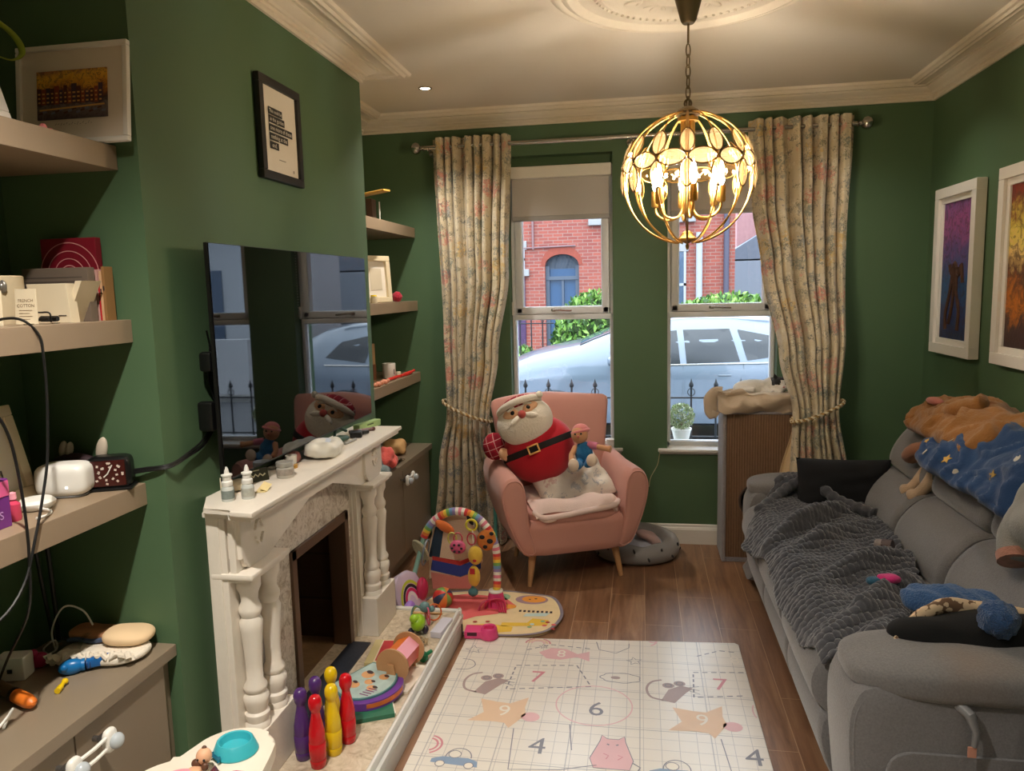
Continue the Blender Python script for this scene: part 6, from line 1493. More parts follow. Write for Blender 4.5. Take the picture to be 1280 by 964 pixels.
m = MB().ell((.66, 4.415, 1.005), (.125, .065, .046), (0, .05, .1)).ell((.745, 4.40, 1.015), (.062, .058, .050)).ell((.60, 4.43, .995), (.07, .06, .045))
m.ell((.785, 4.352, 1.030), (.047, .042, .043)).ell((.790, 4.316, 1.016), (.024, .022, .018)).ell((.76, 4.375, 1.022), (.045, .04, .04))
m.tube([(.73, 4.37, .99), (.75, 4.33, .985), (.785, 4.30, .985)], [.024, .02, .018], 10).tube([(.70, 4.36, .99), (.71, 4.32, .985), (.735, 4.29, .985)], [.022, .019, .018], 10)
m.tube(spline([(.56, 4.44, 1.0), (.545, 4.40, 1.0), (.58, 4.355, 1.0), (.64, 4.335, .997)], 5), [.017] * 16, 8)
for s in (-1, 1):
    m.lathe([(.017, -.006), (.013, .012), (.006, .030), (.001, .036)], (.785 + s * .028, 4.352, 1.062), 10, rm(0, s * .28, 0), 1, .6)
body = voxel(m, .0055, 4)
for f in body.bm.faces:
    c = f.calc_center_median()
    capz = c.z - 1.030 + .35 * (c.y - 4.335); blaze = abs(c.x - .788) < .011 + max(0, 1.045 - c.z) * .9
    f.material_index = 1 if (c.x > .735 and c.y < 4.40 and capz > -.004 and not (blaze and c.z < 1.058)) else 0
part('body', body, [F('white_cat_fur', (228, 222, 214), .05, 30, .6, 160), F('black_cat_fur', (24, 22, 24), .1, 30, .6, 160)], cat, sharp=180)
m = MB()
for s in (-1, 1): m.ell((.788 + s * .018, 4.313, 1.036), (.0065, .004, .0045), (0, s * .3, 0))
part('eyes', m, P('dark_cat_eye', (50, 50, 30), .1), cat)
part('nose', MB().ell((.791, 4.2945, 1.021), (.0055, .004, .004)), P('pink_cat_nose', (190, 120, 120), .5), cat)

# ---------------------------------------------------------------- sofa
sf = thing('sofa', 'grey three seat recliner sofa along the right wall', 'sofa', (1.08, 3.03, 0))
def bolster(pf, y0, y1, rd=.03, sh=.93, ns=3, crown=0.0, smooth=3):
    pf = [(p.x, p.y) for p in spline([(x, z, 0) for x, z in pf], smooth, True)]
    cx_ = sum(x for x, z in pf) / len(pf); cz = sum(z for x, z in pf) / len(pf); rings = []
    T = [(0, sh - .25), (.12, sh - .05), (.4, sh + (1 - sh) * .6), (1, 1)]
    st = [(y0 + rd * a, k) for a, k in T] + [((y0 + y1) / 2, 1 + crown)] + [(y1 - rd * a, k) for a, k in T[::-1]]
    for y, k in st: rings.append([(cx_ + (x - cx_) * k, y, cz + (z - cz) * k) for x, z in pf])
    return MB().loft(rings)
YS = [2.225, 2.762, 3.30, 3.838]
for i in range(3):
    a, b = YS[i] + .003, YS[i + 1] - .003
    part('seat_cushion', bolster([(.60, .285), (.545, .30), (.512, .35), (.512, .41), (.545, .465), (.63, .488), (.85, .485), (1.08, .462), (1.16, .44), (1.16, .30), (.9, .285)], a, b, .05, .95, crown=.008), SOFA, sf)
    part('footrest_panel', bolster([(.615, .055), (.575, .09), (.545, .17), (.538, .24), (.555, .292), (.62, .30), (.70, .25), (.70, .06)], a, b, .04, .95), SOFA, sf)
    bk = part('lower_back', bolster([(1.13, .42), (1.075, .46), (1.062, .52), (1.09, .60), (1.16, .675), (1.235, .698), (1.36, .70), (1.46, .66), (1.42, .42)], a, b, .05, .94, crown=.015), SOFA, sf)
    part('head_cushion', bolster([(1.27, .68), (1.212, .705), (1.205, .755), (1.238, .83), (1.30, .905), (1.375, .945), (1.455, .935), (1.51, .87), (1.52, .76), (1.46, .66)], a, b, .06, .93, crown=.012), SOFA, sf)
    part('back_seam', MB().tube([(1.232 - .012 * sin(pi * k / 12), a + .03 + (b - a - .06) * k / 12, .690 - .012 * sin(pi * k / 12)) for k in range(13)], .004, 6), P('dark_seam', (48, 46, 46), .9), sf)
part('sofa_base', MB().bx(.66, 1.40, 2.0, 4.02, .05, .30, .01), DARK, sf)
part('rear_panel', bolster([(1.40, .06), (1.44, .5), (1.50, .88), (1.565, .86), (1.57, .4), (1.56, .06)], 2.21, 3.86, .03, .97), SOFA, sf)
t = NT('grey_chenille_worn_arm')
def _arm(t):
    n = t.noise(170, 3, .7); c = t.mix(n.outputs['Fac'], (86, 84, 85), (132, 130, 130))
    d = t.n('ShaderNodeVectorMath', operation='DISTANCE'); ad = t.n('ShaderNodeVectorMath', operation='MULTIPLY_ADD'); nn = t.noise(9, 3); t.l(nn.outputs['Color'], ad.inputs[0]); ad.inputs[1].default_value = (.12, .12, .12); t.l(t.tc.outputs['Object'], ad.inputs[2])
    t.l(ad.outputs[0], d.inputs[0]); d.inputs[1].default_value = (-.22 + .06, -1.02 + .06, .58 + .06)
    k = t.ramp(t.math('MULTIPLY', d.outputs['Value'], 6.0), [(.1, (150, 150, 150)), (.75, (0, 0, 0))]).outputs[0]
    c = t.mix(k, c, (118, 84, 44)); return t.bsdf(c, .95, 0, n.outputs['Fac'], .5, .004, Sheen_Weight=.3)
ARMM = _arm(t)
for y0, y1, mt_ in ((1.955, 2.222, ARMM), (3.842, 4.075, SOFA)):
    ym = (y0 + y1) / 2
    apf = [(.62, .05), (.575, .10), (.555, .25), (.545, .40), (.56, .49), (.62, .535), (.9, .545), (1.3, .55), (1.42, .50), (1.42, .06)]
    part('arm', bolster(apf, y0, y1, .035, .96), SOFA, sf)
    for yy in (y0 + .012, y1 - .012): part('arm_piping', MB().tube(spline([(.60, yy, .10), (.572, yy, .25), (.562, yy, .40), (.58, yy, .485), (.64, yy, .52), (.9, yy, .535)], 5), .005, 6), SOFA, sf)
    part('arm_pad', MB().puff((.955, ym, .545), (.80, (y1 - y0) + .035, .115), 3.4, 14, (0, -.01, 0)), mt_, sf)
lv = part('recline_lever', MB().tube([(.815, 1.962, .50), (.83, 1.935, .49), (.843, 1.925, .45), (.84, 1.925, .41)], [.016, .014, .009, .007], 10), P('lever_grey', (120, 120, 122), .4), sf)
part('lever_tag', MB().box((.835, 1.924, .395), (.022, .004, .03), .002), P('pink_tag', (196, 140, 120), .6), lv)
part('side_panel', MB().prism(rrect(.62, .26, .06), .012, frame((.95, 1.958, .235), (1, 0, 0), (0, 0, 1)), .006), SOFA, sf)
for x in (.68, 1.36):
    for y in (2.02, 4.0): part('foot', MB().cyl((x, y, 0), (x, y, .06), .022), BLACK, sf)

# throw
fr_ = [(2.06, .60), (2.25, .545), (2.45, .515), (2.75, .505), (3.0, .515), (3.16, .525), (3.22, .50), (3.40, .455), (3.55, .50), (3.75, .60), (3.93, .72)]
bk_ = [(2.06, .74), (2.3, .80), (2.5, .88), (2.7, .985), (3.0, 1.045), (3.4, 1.06), (3.68, 1.06), (3.80, 1.0), (3.93, .86)]
def seatz(x, y):
    z = .492
    if x < .60: z = .492 - 3.2 * (.60 - x) ** 1.6
    if x > 1.02: z += (x - 1.02) * .9
    if y > 3.80: z += min(.10, (y - 3.80) * 1.5)
    return max(z, .40)
def ridge(x, y, a, b, w, h):
    a, b, p = V((a[0], a[1])), V((b[0], b[1])), V((x, y)); d = b - a; k = max(0, min(1, (p - a).dot(d) / d.length_squared)); q = (p - a - d * k)
    sd = q.length; return 1.5 * h * exp(-(sd / w) ** 2) * sin(pi * max(.12, min(.88, k)))
def thf(u, v):
    y = 2.242 + 1.688 * u; a, b = lerp(fr_, y), lerp(bk_, y); x = a + (b - a) * v
    y2 = y + .03 * sin(x * 9)
    z = seatz(x, y) + .010
    z += ridge(x, y, (.53, 3.22), (1.02, 3.62), .030, .055) + ridge(x, y, (.56, 3.02), (1.0, 3.38), .035, .030) + ridge(x, y, (.62, 2.72), (1.05, 3.02), .040, .045) + ridge(x, y, (.70, 2.45), (1.0, 2.72), .03, .05) + ridge(x, y, (.55, 2.32), (.95, 2.60), .04, .035) + ridge(x, y, (.6, 2.2), (.80, 2.36), .04, .03)
    q1 = x * .93 + y * .36; q2 = -x * .36 + y * .93
    q2 += .020 * noise.noise(V((x * 3, y * 3, 9)))
    rib = abs(sin(pi * q2 / .030)) ** .7; knot = .74 + .26 * cos(2 * pi * q1 / .024 + 2.2 * sin(int(q2 / .030 + 400) * 2.4))
    z += .011 * rib * knot + .030 * noise.noise(V((x * 6, y * 6, 1))) + .005 * noise.noise(V((x * 45, y * 45, 4)))
    e = min(1, v / .05) * min(1, (1 - v) / .05)
    return (x + .006 * noise.noise(V((x * 20, y * 20, 5))), y2, z - .012 * (1 - e))
th = thing('throw_blanket', 'chunky charcoal ribbed throw spread over the sofa seats', 'blanket', (.78, 3.0, .49))
part('throw_cloth', MB().grid(300, 130, thf, .012), THROW, th, sharp=180)
m = MB()
def lumps(P_, r, nl):
    pts = spline(P_, 10); n = len(pts); m.tube(pts, [r * (.82 + .28 * abs(sin(pi * nl * i / n))) for i in range(n)], 12)
lumps([(.56, 3.62, .505), (.66, 3.76, .53), (.74, 3.82, .575), (.81, 3.80, .615), (.87, 3.74, .60), (.93, 3.66, .56), (1.0, 3.58, .545), (1.06, 3.50, .54)], .027, 17)
part('bunched_rim', m, THROW, th, sharp=180)
# things lying on the sofa
bc = pillow(.44, .27, .12, 20, .012, 9); bc.xf(TR((.985, 3.765, .60), radians(78), 0, -.05)); solo('cushion', bc, P('black_cushion_cloth', (15, 17, 22), .95, var=.15, bump=.15, bs=200), 'black cushion propped against the far sofa arm', 'cushion', sharp=80)
m = MB().tube([(.955, 3.05, .545), (.985, 3.03, .55)], [.030, .028], 18); m.mat(1).tube([(.93, 3.065, .545), (.955, 3.05, .545)], [.024, .03], 14)
solo('hair_scrunchie', m, [P('brown_cuff', (66, 46, 44), .5), P('pale_spot_cuff', (130, 120, 116), .7, var=.5, vs=80)], 'brown cuff lying in the folds of the charcoal throw', 'cuff')
b = thing('baby_sock', 'small pink and blue sock lying on the charcoal throw', 'sock', (.80, 2.58, .52))
part('foot', MB().puff((.835, 2.585, .592), (.075, .05, .03), 2.4, 8, (0, 0, .2), None, .008, 30), F('hot_pink_knit', (206, 40, 120), .1), b)
part('cuff', MB().puff((.782, 2.578, .585), (.05, .04, .028), 2.4, 6), F('petrol_knit', (40, 90, 116), .1), b)
bn = thing('beanie', 'blue knitted bobble hat lying on the near end of the sofa', 'hat', (.99, 2.38, .52))
m = MB().puff((.945, 2.355, .605), (.29, .17, .10), 2.3, 14, (0, .02, -.25), None, .020, 12)
for v in m.bm.verts:
    v.co.z += .006 * sin(v.co.x * 95 + v.co.y * 60)
part('knit_body', m, F('denim_blue_knit', (40, 80, 128), .15, 40, .7, 150), bn)
m = MB().ell((.965, 2.115, .672), .052, None, 24, 16); m.jitter(.010, 70); part('bobble', m, F('blue_pompom', (36, 72, 118), .25, 90, .9, 200), bn)
t = NT('leopard_print_lining')
def _leo(t):
    v = t.n('ShaderNodeTexVoronoi'); v.inputs['Scale'].default_value = 55; t.l(t.tc.outputs['Object'], v.inputs['Vector']); n = t.noise(120, 3)
    k = t.math('MULTIPLY', t.math('GREATER_THAN', t.math('ADD', v.outputs['Distance'], t.math('MULTIPLY', n.outputs['Fac'], .25)), .78), 1.0)
    return t.bsdf(t.mix(k, (206, 180, 148), (104, 78, 58)), .85)
LEO = _leo(t)
bg = thing('tote_bag', 'black bag with leopard print lining flopped over the near sofa arm', 'bag', (1.0, 2.2, .56))
part('bag_body', MB().puff((1.02, 2.175, .595), (.64, .15, .13), 2.8, 16, (-.3, -.02, .05), None, .018, 9), P('black_bag_cloth', (9, 9, 11), .95, bump=.1, bs=200), bg)
m = MB(); pts = spline([(.70, 2.12, .575), (.77, 2.18, .625), (.86, 2.215, .658), (.96, 2.215, .655), (1.08, 2.205, .645), (1.20, 2.21, .655), (1.32, 2.20, .66)], 7)
m.tube(pts, [.008 + .010 * sin(pi * min(.92, max(.1, i / 42))) for i in range(len(pts))], 12, False, 1.5); m.jitter(.006, 25); part('lining_edge', m, LEO, bg, 'leopard print lining')
# clothes over the sofa back
br = thing('brown_garment', 'rust brown garment heaped on top of the sofa back', 'clothing', (1.44, 3.45, .95))
RUST = F('rust_brown_cord', (146, 98, 46), .12, 14, .4, 120)
def drape(y0, y1, path, off, amp, seed, lo=0.0, nu=110, nv=54, fq=1.0):
    """crumpled cloth laid over a profile [(x, z)] running along y"""
    pts = spline([(x, 0, z) for x, z in path], 8); n = len(pts) - 1
    def f(u, v):
        y = y0 + (y1 - y0) * u; e = lo * (noise.noise(V((y * 7, seed, 0))) + .3)
        t = max(0, min(.999, v + e * (1 - v))) * n; i = int(t); p = pts[i].lerp(pts[i + 1], t - i); d = (pts[i + 1] - pts[i]).normalized(); nn = V((-d.z, 0, d.x))
        q = V((y * 6 * fq + seed, v * 2.6, seed)); w = noise.noise(q) ; r1 = 1 - abs(noise.noise(q * 1.3 + V((5, 2, 1)))) * 2; r2 = 1 - abs(noise.noise(q * 2.9 + V((1, 7, 3)))) * 2
        end = min(1, u / .06, (1 - u) / .06); edge = min(1, v / .08, (1 - v) / .08)
        h = (off + amp * (.75 * w + .5 * r1 ** 3 + .12 * r2)) * (.35 + .65 * sqrt(max(0, end))) * (.35 + .65 * sqrt(max(0, edge)))
        p = p + nn * h
        return (p.x, y + .02 * noise.noise(V((v * 5, u * 4, seed))) * (1 if .1 < u < .9 else 2), p.z)
    return MB().grid(nu, nv, f, .012)
m = drape(2.95, 3.70, [(1.27, .90), (1.31, .955), (1.38, .985), (1.46, .985), (1.54, .93)], .062, .045, 3.1)
part('folded_body', m, RUST, br, sharp=180)
m = MB().tube(spline([(1.30, 3.62, .985), (1.285, 3.48, 1.0), (1.31, 3.34, 1.05), (1.38, 3.24, 1.10)], 8), [.030 + .010 * abs(sin(k * .9)) for k in range(25)], 12); m.jitter(.012, 22); part('sleeve', m, RUST, br, sharp=180)
m = MB().ell((1.31, 3.56, 1.055), (.03, .07, .018)); part('pink_trim', m, F('dusty_rose_trim', (176, 104, 92), .1), br)
bu = thing('star_garment', 'blue garment printed with stars and clouds draped over the sofa back', 'clothing', (1.36, 3.1, .85))
bd = drape(2.50, 3.36, [(1.208, .815), (1.228, .86), (1.275, .915), (1.34, .96), (1.42, .985)], .050, .044, 8.4, .12)
part('folded_body', bd, F('star_blue_cotton', (26, 62, 108), .12, 10, .2, 150), bu, sharp=180)
from mathutils.bvhtree import BVHTree
_b = bmesh.new(); _o = [c for c in bu.children][0]; _b.from_mesh(_o.data); TREE = BVHTree.FromBMesh(_b); _b.free(); OFF = V(bu.location)
def sticker(m, pts, y, z, rot, d=.0025):
    hit = TREE.ray_cast(V((.8, y, z)) - OFF, V((1, 0, 0)))
    if hit[0] is None: return
    p = hit[0] + OFF; n = hit[1]; up = V((0, 0, 1)); up = (up - n * up.dot(n)).normalized(); x = up.cross(n)
    m.prism(pts, d, frame(p - n * .001, x, up) @ TR((0, 0, 0), 0, 0, rot))
def starp(r): return [(r * (1 if k % 2 == 0 else .45) * cos(pi / 2 + k * pi / 5), r * (1 if k % 2 == 0 else .45) * sin(pi / 2 + k * pi / 5)) for k in range(10)]
m = MB()
for y, z, r in ((3.24, 1.00, .022), (3.03, .91, .024), (2.86, .985, .022), (3.08, 1.03, .018), (2.70, .93, .02), (3.28, .93, .016)): sticker(m, starp(r), y, z, .2)
part('star_print', m, P('mustard_print', (206, 166, 84), .8), bu)
m = MB()
for y, z, s in ((3.12, .965, 1.0), (3.2, .90, .6), (2.80, .89, .7), (2.95, .88, .5), (2.66, 1.0, .6)):
    sticker(m, [(.028 * s * (1 + .2 * abs(sin(1.5 * a))) * cos(a), .018 * s * (1 + .2 * abs(cos(2 * a))) * sin(a)) for a in [2 * pi * k / 16 for k in range(16)]], y, z, .6)
part('cloud_print', m, P('cloud_white_print', (222, 214, 200), .8), bu)
SOCK = F('beige_sock_knit', (196, 168, 140), .08, 20, .4, 160)
for k, (dy, lb) in enumerate(((0, 'beige sock hanging in the gap between sofa backs, left of its pair'), (-.085, 'beige sock hanging in the gap between sofa backs, right of its pair'))):
    m = MB().tube(spline([(1.262, 3.40 + dy * .5, .83), (1.225, 3.42 + dy, .75), (1.19, 3.43 + dy, .69), (1.155, 3.455 + dy * 1.0, .655)], 6), [.026] * 14 + [.030, .034, .034, .030, .018], 14)
    solo('sock', m, SOCK, lb, 'sock', 'beige socks on the sofa back')
m = MB().tube(spline([(1.195, 3.50, .81), (1.20, 3.43, .85), (1.25, 3.33, .89)], 6), [.034, .038, .042, .044, .046, .047, .048, .049, .05, .05, .05, .05, .045], 14, False, .8); m.jitter(.005, 22)
solo('sleeve_end', m, F('tan_brown_cloth', (140, 88, 54), .1), 'tan brown cuff poking out under the blue star garment', 'clothing')
gg = thing('grey_jacket', 'pale grey jacket with coral cuff at the right edge of the sofa back', 'clothing', (1.22, 2.4, .7))
m = MB().puff((1.26, 2.40, .86), (.22, .30, .26), 2.6, 14, (0, .35, .1), None, .03, 9).tube(spline([(1.20, 2.49, .86), (1.165, 2.48, .79), (1.15, 2.44, .72)], 6), [.05] * 13, 12)
part('jacket_body', voxel(m, .011, 4), F('pale_grey_fleece', (140, 140, 136), .12, 12), gg, sharp=180)
part('cuff', MB().tube([(1.15, 2.45, .745), (1.147, 2.43, .725)], .050, 16), F('coral_cuff', (176, 124, 108), .5, 30), gg)
bp = thing('backpack', 'dark backpack standing in shadow beside the near sofa arm', 'backpack', (1.13, 1.77, 0))
m = MB().puff((1.14, 1.77, .29), (.42, .28, .58), 3.2, 14, None, None, .015, 6); part('bag_body', m, DARK, bp)
part('front_pocket', MB().puff((1.05, 1.64, .22), (.30, .10, .26), 3, 10), F('charcoal_nylon', (30, 30, 34), .1), bp)
part('strap', MB().tube(spline([(.98, 1.68, .55), (.93, 1.66, .45), (.935, 1.64, .30), (.97, 1.64, .2)], 6), .016, 8, False, .4), DARK, bp)
part('strap_tab', MB().box((.935, 1.63, .40), (.022, .006, .035), .002).box((.955, 1.65, .52), (.02, .006, .03), .002), P('tan_leather_tab', (150, 104, 84), .6), bp)
part('top_flap', MB().puff((1.13, 1.75, .58), (.36, .24, .08), 2.6, 8), F('dark_green_nylon', (34, 42, 40), .1), bp)
# ---------------------------------------------------------------- outside the windows
GZ0 = -.46
TONED_WHITE = P('toned_down_white', (150, 152, 156), .7)  # darker copy of the white paint, toned down against the bright daylight
ASPH = P('wet_asphalt', (70, 72, 76), .5, var=.15, vs=3, bump=.2, bs=30)
struct('road', MB().bx(-30, 40, 7.4, 13.2, GZ0 - .1, GZ0), ASPH)
struct('pavement', MB().bx(-30, 40, 4.83, 7.4, GZ0 - .1, GZ0 + .10).bx(-30, 40, 13.2, 30, GZ0 - .1, GZ0 + .12), P('concrete_paving', (112, 112, 110), .8, var=.1, vs=4, bump=.1))
# parked car
car = thing('car', 'pale silver family car parked across both windows outside', 'car', (.4, 10.5, GZ0))
PAINT = P('silver_blue_car_paint', (92, 102, 114), .3, .3, var=.02, Coat_Weight=.6)
ST = [  # x, halfwidth low, z low, belt z, half width belt, top z, half width top
    (-1.98, .62, -.10, .20, .60, .30, .50), (-1.88, .80, -.20, .32, .76, .46, .62), (-1.7, .88, -.22, .42, .84, .64, .70), (-1.4, .90, -.22, .50, .87, .735, .74), (-1.05, .91, -.22, .54, .885, .81, .76),
    (-.80, .91, -.22, .555, .89, .855, .77), (-.62, .91, -.22, .56, .89, .935, .74), (-.25, .91, -.22, .565, .89, 1.07, .70), (.15, .91, -.22, .57, .89, 1.16, .67), (.6, .91, -.22, .58, .89, 1.20, .66), (1.1, .91, -.22, .59, .885, 1.20, .65), (1.6, .90, -.22, .61, .875, 1.165, .63), (2.0, .88, -.20, .64, .85, 1.09, .60), (2.3, .84, -.14, .66, .80, .96, .56), (2.45, .76, -.05, .60, .70, .72, .54)]
rings = []
for x, wl, zl, zb, wb, zt, wt in ST:
    half = [(wl * .8, zl), (wl, zl + .06), (wl + .012, .02), (wl - .015, .16), (wl + .012, .40), (wb + .02, zb - .07), (wb, zb), ((wb + wt) / 2 + .035, (zb + zt) / 2), (wt, zt - .035), (wt - .10, zt), (wt * .4, zt + .018)]
    rings.append([(x, 10.5 - a, z) for a, z in half] + [(x, 10.5 + a, z) for a, z in half[::-1]])
part('car_body', MB().loft(rings), PAINT, car, sharp=50)
CG = P('tinted_car_glass', (24, 28, 34), .12, 0)
def side(x, z):
    for a, b in zip(ST, ST[1:]):
        if a[0] <= x <= b[0]:
            k = (x - a[0]) / (b[0] - a[0]); zb, wb, zt, wt = [a[i] + (b[i] - a[i]) * k for i in (3, 4, 5, 6)]
            zm, wm = (zb + zt) / 2, (wb + wt) / 2 + .035
            w = wb + (wm - wb) * (z - zb) / (zm - zb) if z < zm else wm + (wt - wm) * (z - zm) / max(.01, zt - .035 - zm)
            return 10.5 - w - .006
    return 9.7
for i, q in enumerate(([(-.38, .60), (.50, .605), (.46, 1.03), (.14, 1.0), (-.16, .88)], [(.58, .61), (1.24, .63), (1.12, 1.04), (.54, 1.035)], [(1.33, .645), (1.92, .72), (1.70, .93), (1.22, 1.03)])):
    c = V((sum(p[0] for p in q) / len(q), sum(p[1] for p in q) / len(q))); m = MB()
    Pp = []
    for k in range(len(q)):
        for j in range(4):
            Pp.append(V(q[k]).lerp(V(q[(k + 1) % len(q)]), j / 4))
    m.loft([[(c + (p - c) * s).to_3d() for p in Pp] for s in (1, .6, .02)], True, True)
    for v in m.bm.verts: v.co = V((v.co.x, side(v.co.x, v.co.y), v.co.y))
    part('side_window', m, CG, car)
m = MB(); ws = [(-.78, .87, .72), (-.60, .945, .70), (-.25, 1.075, .66), (.09, 1.145, .62)]
m.loft([[(x - .016, 10.5 - w, z - .02), (x - .016, 10.5 - w * .5, z + .02), (x - .016, 10.5, z + .026), (x - .016, 10.5 + w * .5, z + .02), (x - .016, 10.5 + w, z - .02)] for x, z, w in ws], False, False)
part('windscreen', m, P('bright_windscreen', (60, 74, 80), .05), car)
part('window_trim', MB().tube([(x, side(x, .595) - .004, .588 + .03 * max(0, x) * .5) for x in [-.12 + .17 * k for k in range(13)]], .010, 6), CHROME, car)
for dy in (-.62, .62): part('roof_rail', MB().tube(spline([(.25, 10.5 + dy, 1.16), (.4, 10.5 + dy, 1.225), (1.2, 10.5 + dy, 1.235), (1.75, 10.5 + dy, 1.18)], 6), .014, 8), P('roof_rail_black', (40, 42, 46), .4), car)
part('wing_mirror', MB().puff((-.36, 9.50, .66), (.12, .18, .13), 3, 8), PAINT, car)
TY = P('tyre_rubber', (24, 24, 26), .8)
for x in (-1.12, 1.62):
    m = MB().lathe([(.37, 0), (.395, .02), (.40, .05), (.39, .09), (.33, .10), (.30, .02), (.02, .02)], (x, 9.565, GZ0 + .34), 36, rm(-pi / 2, 0, 0)); part('wheel_arch', m, P('arch_black', (34, 36, 40), .7), car)
    for yy, sg in ((9.58, 1), (11.42, -1)):
        w = part('wheel', MB().lathe([(.20, 0), (.31, .0), (.335, .02), (.335, .18), (.31, .20), (.20, .20)], (x, yy, GZ0 + .335), 36, rm(-sg * pi / 2, 0, 0)), TY, car)
        m = MB().lathe([(.001, .03), (.06, .03), (.20, .012), (.20, .16), (.001, .16)], (x, yy, GZ0 + .335), 30, rm(-sg * pi / 2, 0, 0)); part('hub', m, CHROME, w)
m = MB()
for x in (.53, 1.28): m.tube([(x, side(x, .60) - .001, .60), (x + .01, 9.578, .36), (x - .02, 9.582, -.1)], .004, 5)
for x in (.30, 1.05): m.box((x, 9.585, .46), (.16, .02, .025), .008)
part('door_line', m, P('shadow_gap', (90, 98, 106), .5), car)
part('number_plate', MB().box((-1.99, 10.5, .06), (.012, .52, .11), .004), WHITEPL, car)
part('headlamp', MB().ell((-1.84, 9.85, .34), (.16, .14, .07)), P('headlamp_glass', (206, 214, 220), .1), car)

# brick house opposite
hs = thing('brick_house', 'red brick house across the street with an arched doorway', 'house', (-1.4, 18, GZ0))
HY = 17.0; DX0, DX1, DZS = -2.16, -1.38, 2.12
m = MB()
def wallbox(x0, x1, z0, z1): m.bx(x0, x1, HY, HY + .35, z0, z1)
arc = [( (DX0 + DX1) / 2 + (DX1 - DX0) / 2 * cos(a), DZS + .26 * sin(a)) for a in [pi * k / 14 for k in range(15)]]
m.prism([(-7, GZ0), (-7, 6.4), (2.05, 6.4), (2.05, GZ0), (DX1, GZ0)] + arc + [(DX0, GZ0)], .35, frame((0, HY + .35, 0), (1, 0, 0), (0, 0, 1)))
m.bx(1.70, 2.05, HY + .3, HY + 7, GZ0, 6.4)
part('brick_front', m, BRICK, hs)
m = MB(); arc2 = [(x * 1.0, z) for x, z in arc]
for a in range(14):
    pass
m.loft([[(x * 1 + (x + 1.77) * s, HY - .012, DZS + (z - DZS) * (1 + s * 3) + s * .1) for x, z in arc] for s in (.0, .22)], False, False)
part('brick_arch', m, P('rubbed_red_brick', (132, 62, 48), .9, var=.2, vs=20), hs)
DG = P('dark_door_paint', (70, 78, 92), .4)
m = MB().bx(DX0, DX0 + .09, HY + .12, HY + .22, GZ0, DZS).bx(DX1 - .09, DX1, HY + .12, HY + .22, GZ0, DZS).bx(DX0, DX1, HY + .10, HY + .22, 1.80, 1.88).bx(-1.79, -1.74, HY + .13, HY + .22, GZ0, 1.8).bx(DX0, DX1, HY + .14, HY + .22, GZ0, .2)
m.prism(arc + [(DX0, 2.05), (DX1, 2.05)], .02, frame((0, HY + .22, 0), (1, 0, 0), (0, 0, 1)))
part('door_frame', m, DG, hs)
part('door_pane', MB().bx(DX0, DX1, HY + .20, HY + .215, GZ0, DZS + .25), P('door_blue_glass', (40, 70, 104), .08), hs)
for x0, x1, z0, z1 in ((-3.35, -2.62, 2.06, 2.5), (.55, 1.0, .9, 2.35), (-1.05, -.45, 3.15, 4.9), (.45, 1.1, 3.15, 4.9)):
    w = part('window', MB().bx(x0, x1, HY - .02, HY + .01, z0, z1, .01), P('house_glass', (70, 84, 104), .06), hs)
    part('window_sill', MB().bx(x0 - .1, x1 + .1, HY - .10, HY + .02, z0 - .16, z0, .01).bx(x0 - .05, x1 + .05, HY - .04, HY + .02, z1, z1 + .2, .01), P('granite_sill', (140, 138, 138), .8), w)
    part('window_bars', MB().bx(x0, x1, HY - .035, HY - .01, (z0 + z1) / 2 - .03, (z0 + z1) / 2 + .03).bx(x0, x0 + .05, HY - .035, HY - .01, z0, z1).bx(x1 - .05, x1, HY - .035, HY - .01, z0, z1), TONED_WHITE, w)
m = MB().bx(-3.35, -2.62, HY - .05, HY, GZ0, 1.88, .02); part('side_door', m, P('purple_door', (62, 36, 72), .4), hs)
m = MB().cyl((1.28, HY - .08, GZ0), (1.28, HY - .08, 2.75), .07); part('downpipe', m, TONED_WHITE, hs)
m = MB().cyl((1.86, HY - .07, GZ0), (1.86, HY - .07, 6.4), .06); part('downpipe', m, P('dark_downpipe', (66, 62, 78), .5), hs)
m = MB().cyl((-2.42, HY - .03, 2.5), (-2.42, HY - .03, 6.4), .025).tube([(-3.3, HY - .03, 2.52), (-1.45, HY - .03, 2.56)], .02, 6); part('facade_cable', m, P('cable_grey', (120, 90, 90), .6), hs)
# lower house further along
h2 = thing('slate_roof_house', 'low grey rendered house with sloping slate roof behind the hedge', 'house', (6.5, 26, GZ0))
part('wall', MB().bx(2.6, 12, 25, 30, GZ0, 2.4), P('pale_render', (118, 124, 134), .9, var=.05), h2)
part('roof', MB().prism([(2.4, 2.35), (12.3, 2.35), (12.3, 4.1), (5.6, 4.3)], 6, frame((0, 31, 0), (1, 0, 0), (0, 0, 1))), P('blue_slate_roof', (92, 98, 110), .7, var=.15, vs=8), h2)
for x in (3.6, 5.2): part('chimney', MB().bx(x - .35, x + .35, 26.5, 27.3, 2.6, 5.3).bx(x - .42, x + .42, 26.45, 27.35, 5.2, 5.4), P('weathered_brick', (150, 110, 110), .9, var=.2), h2)
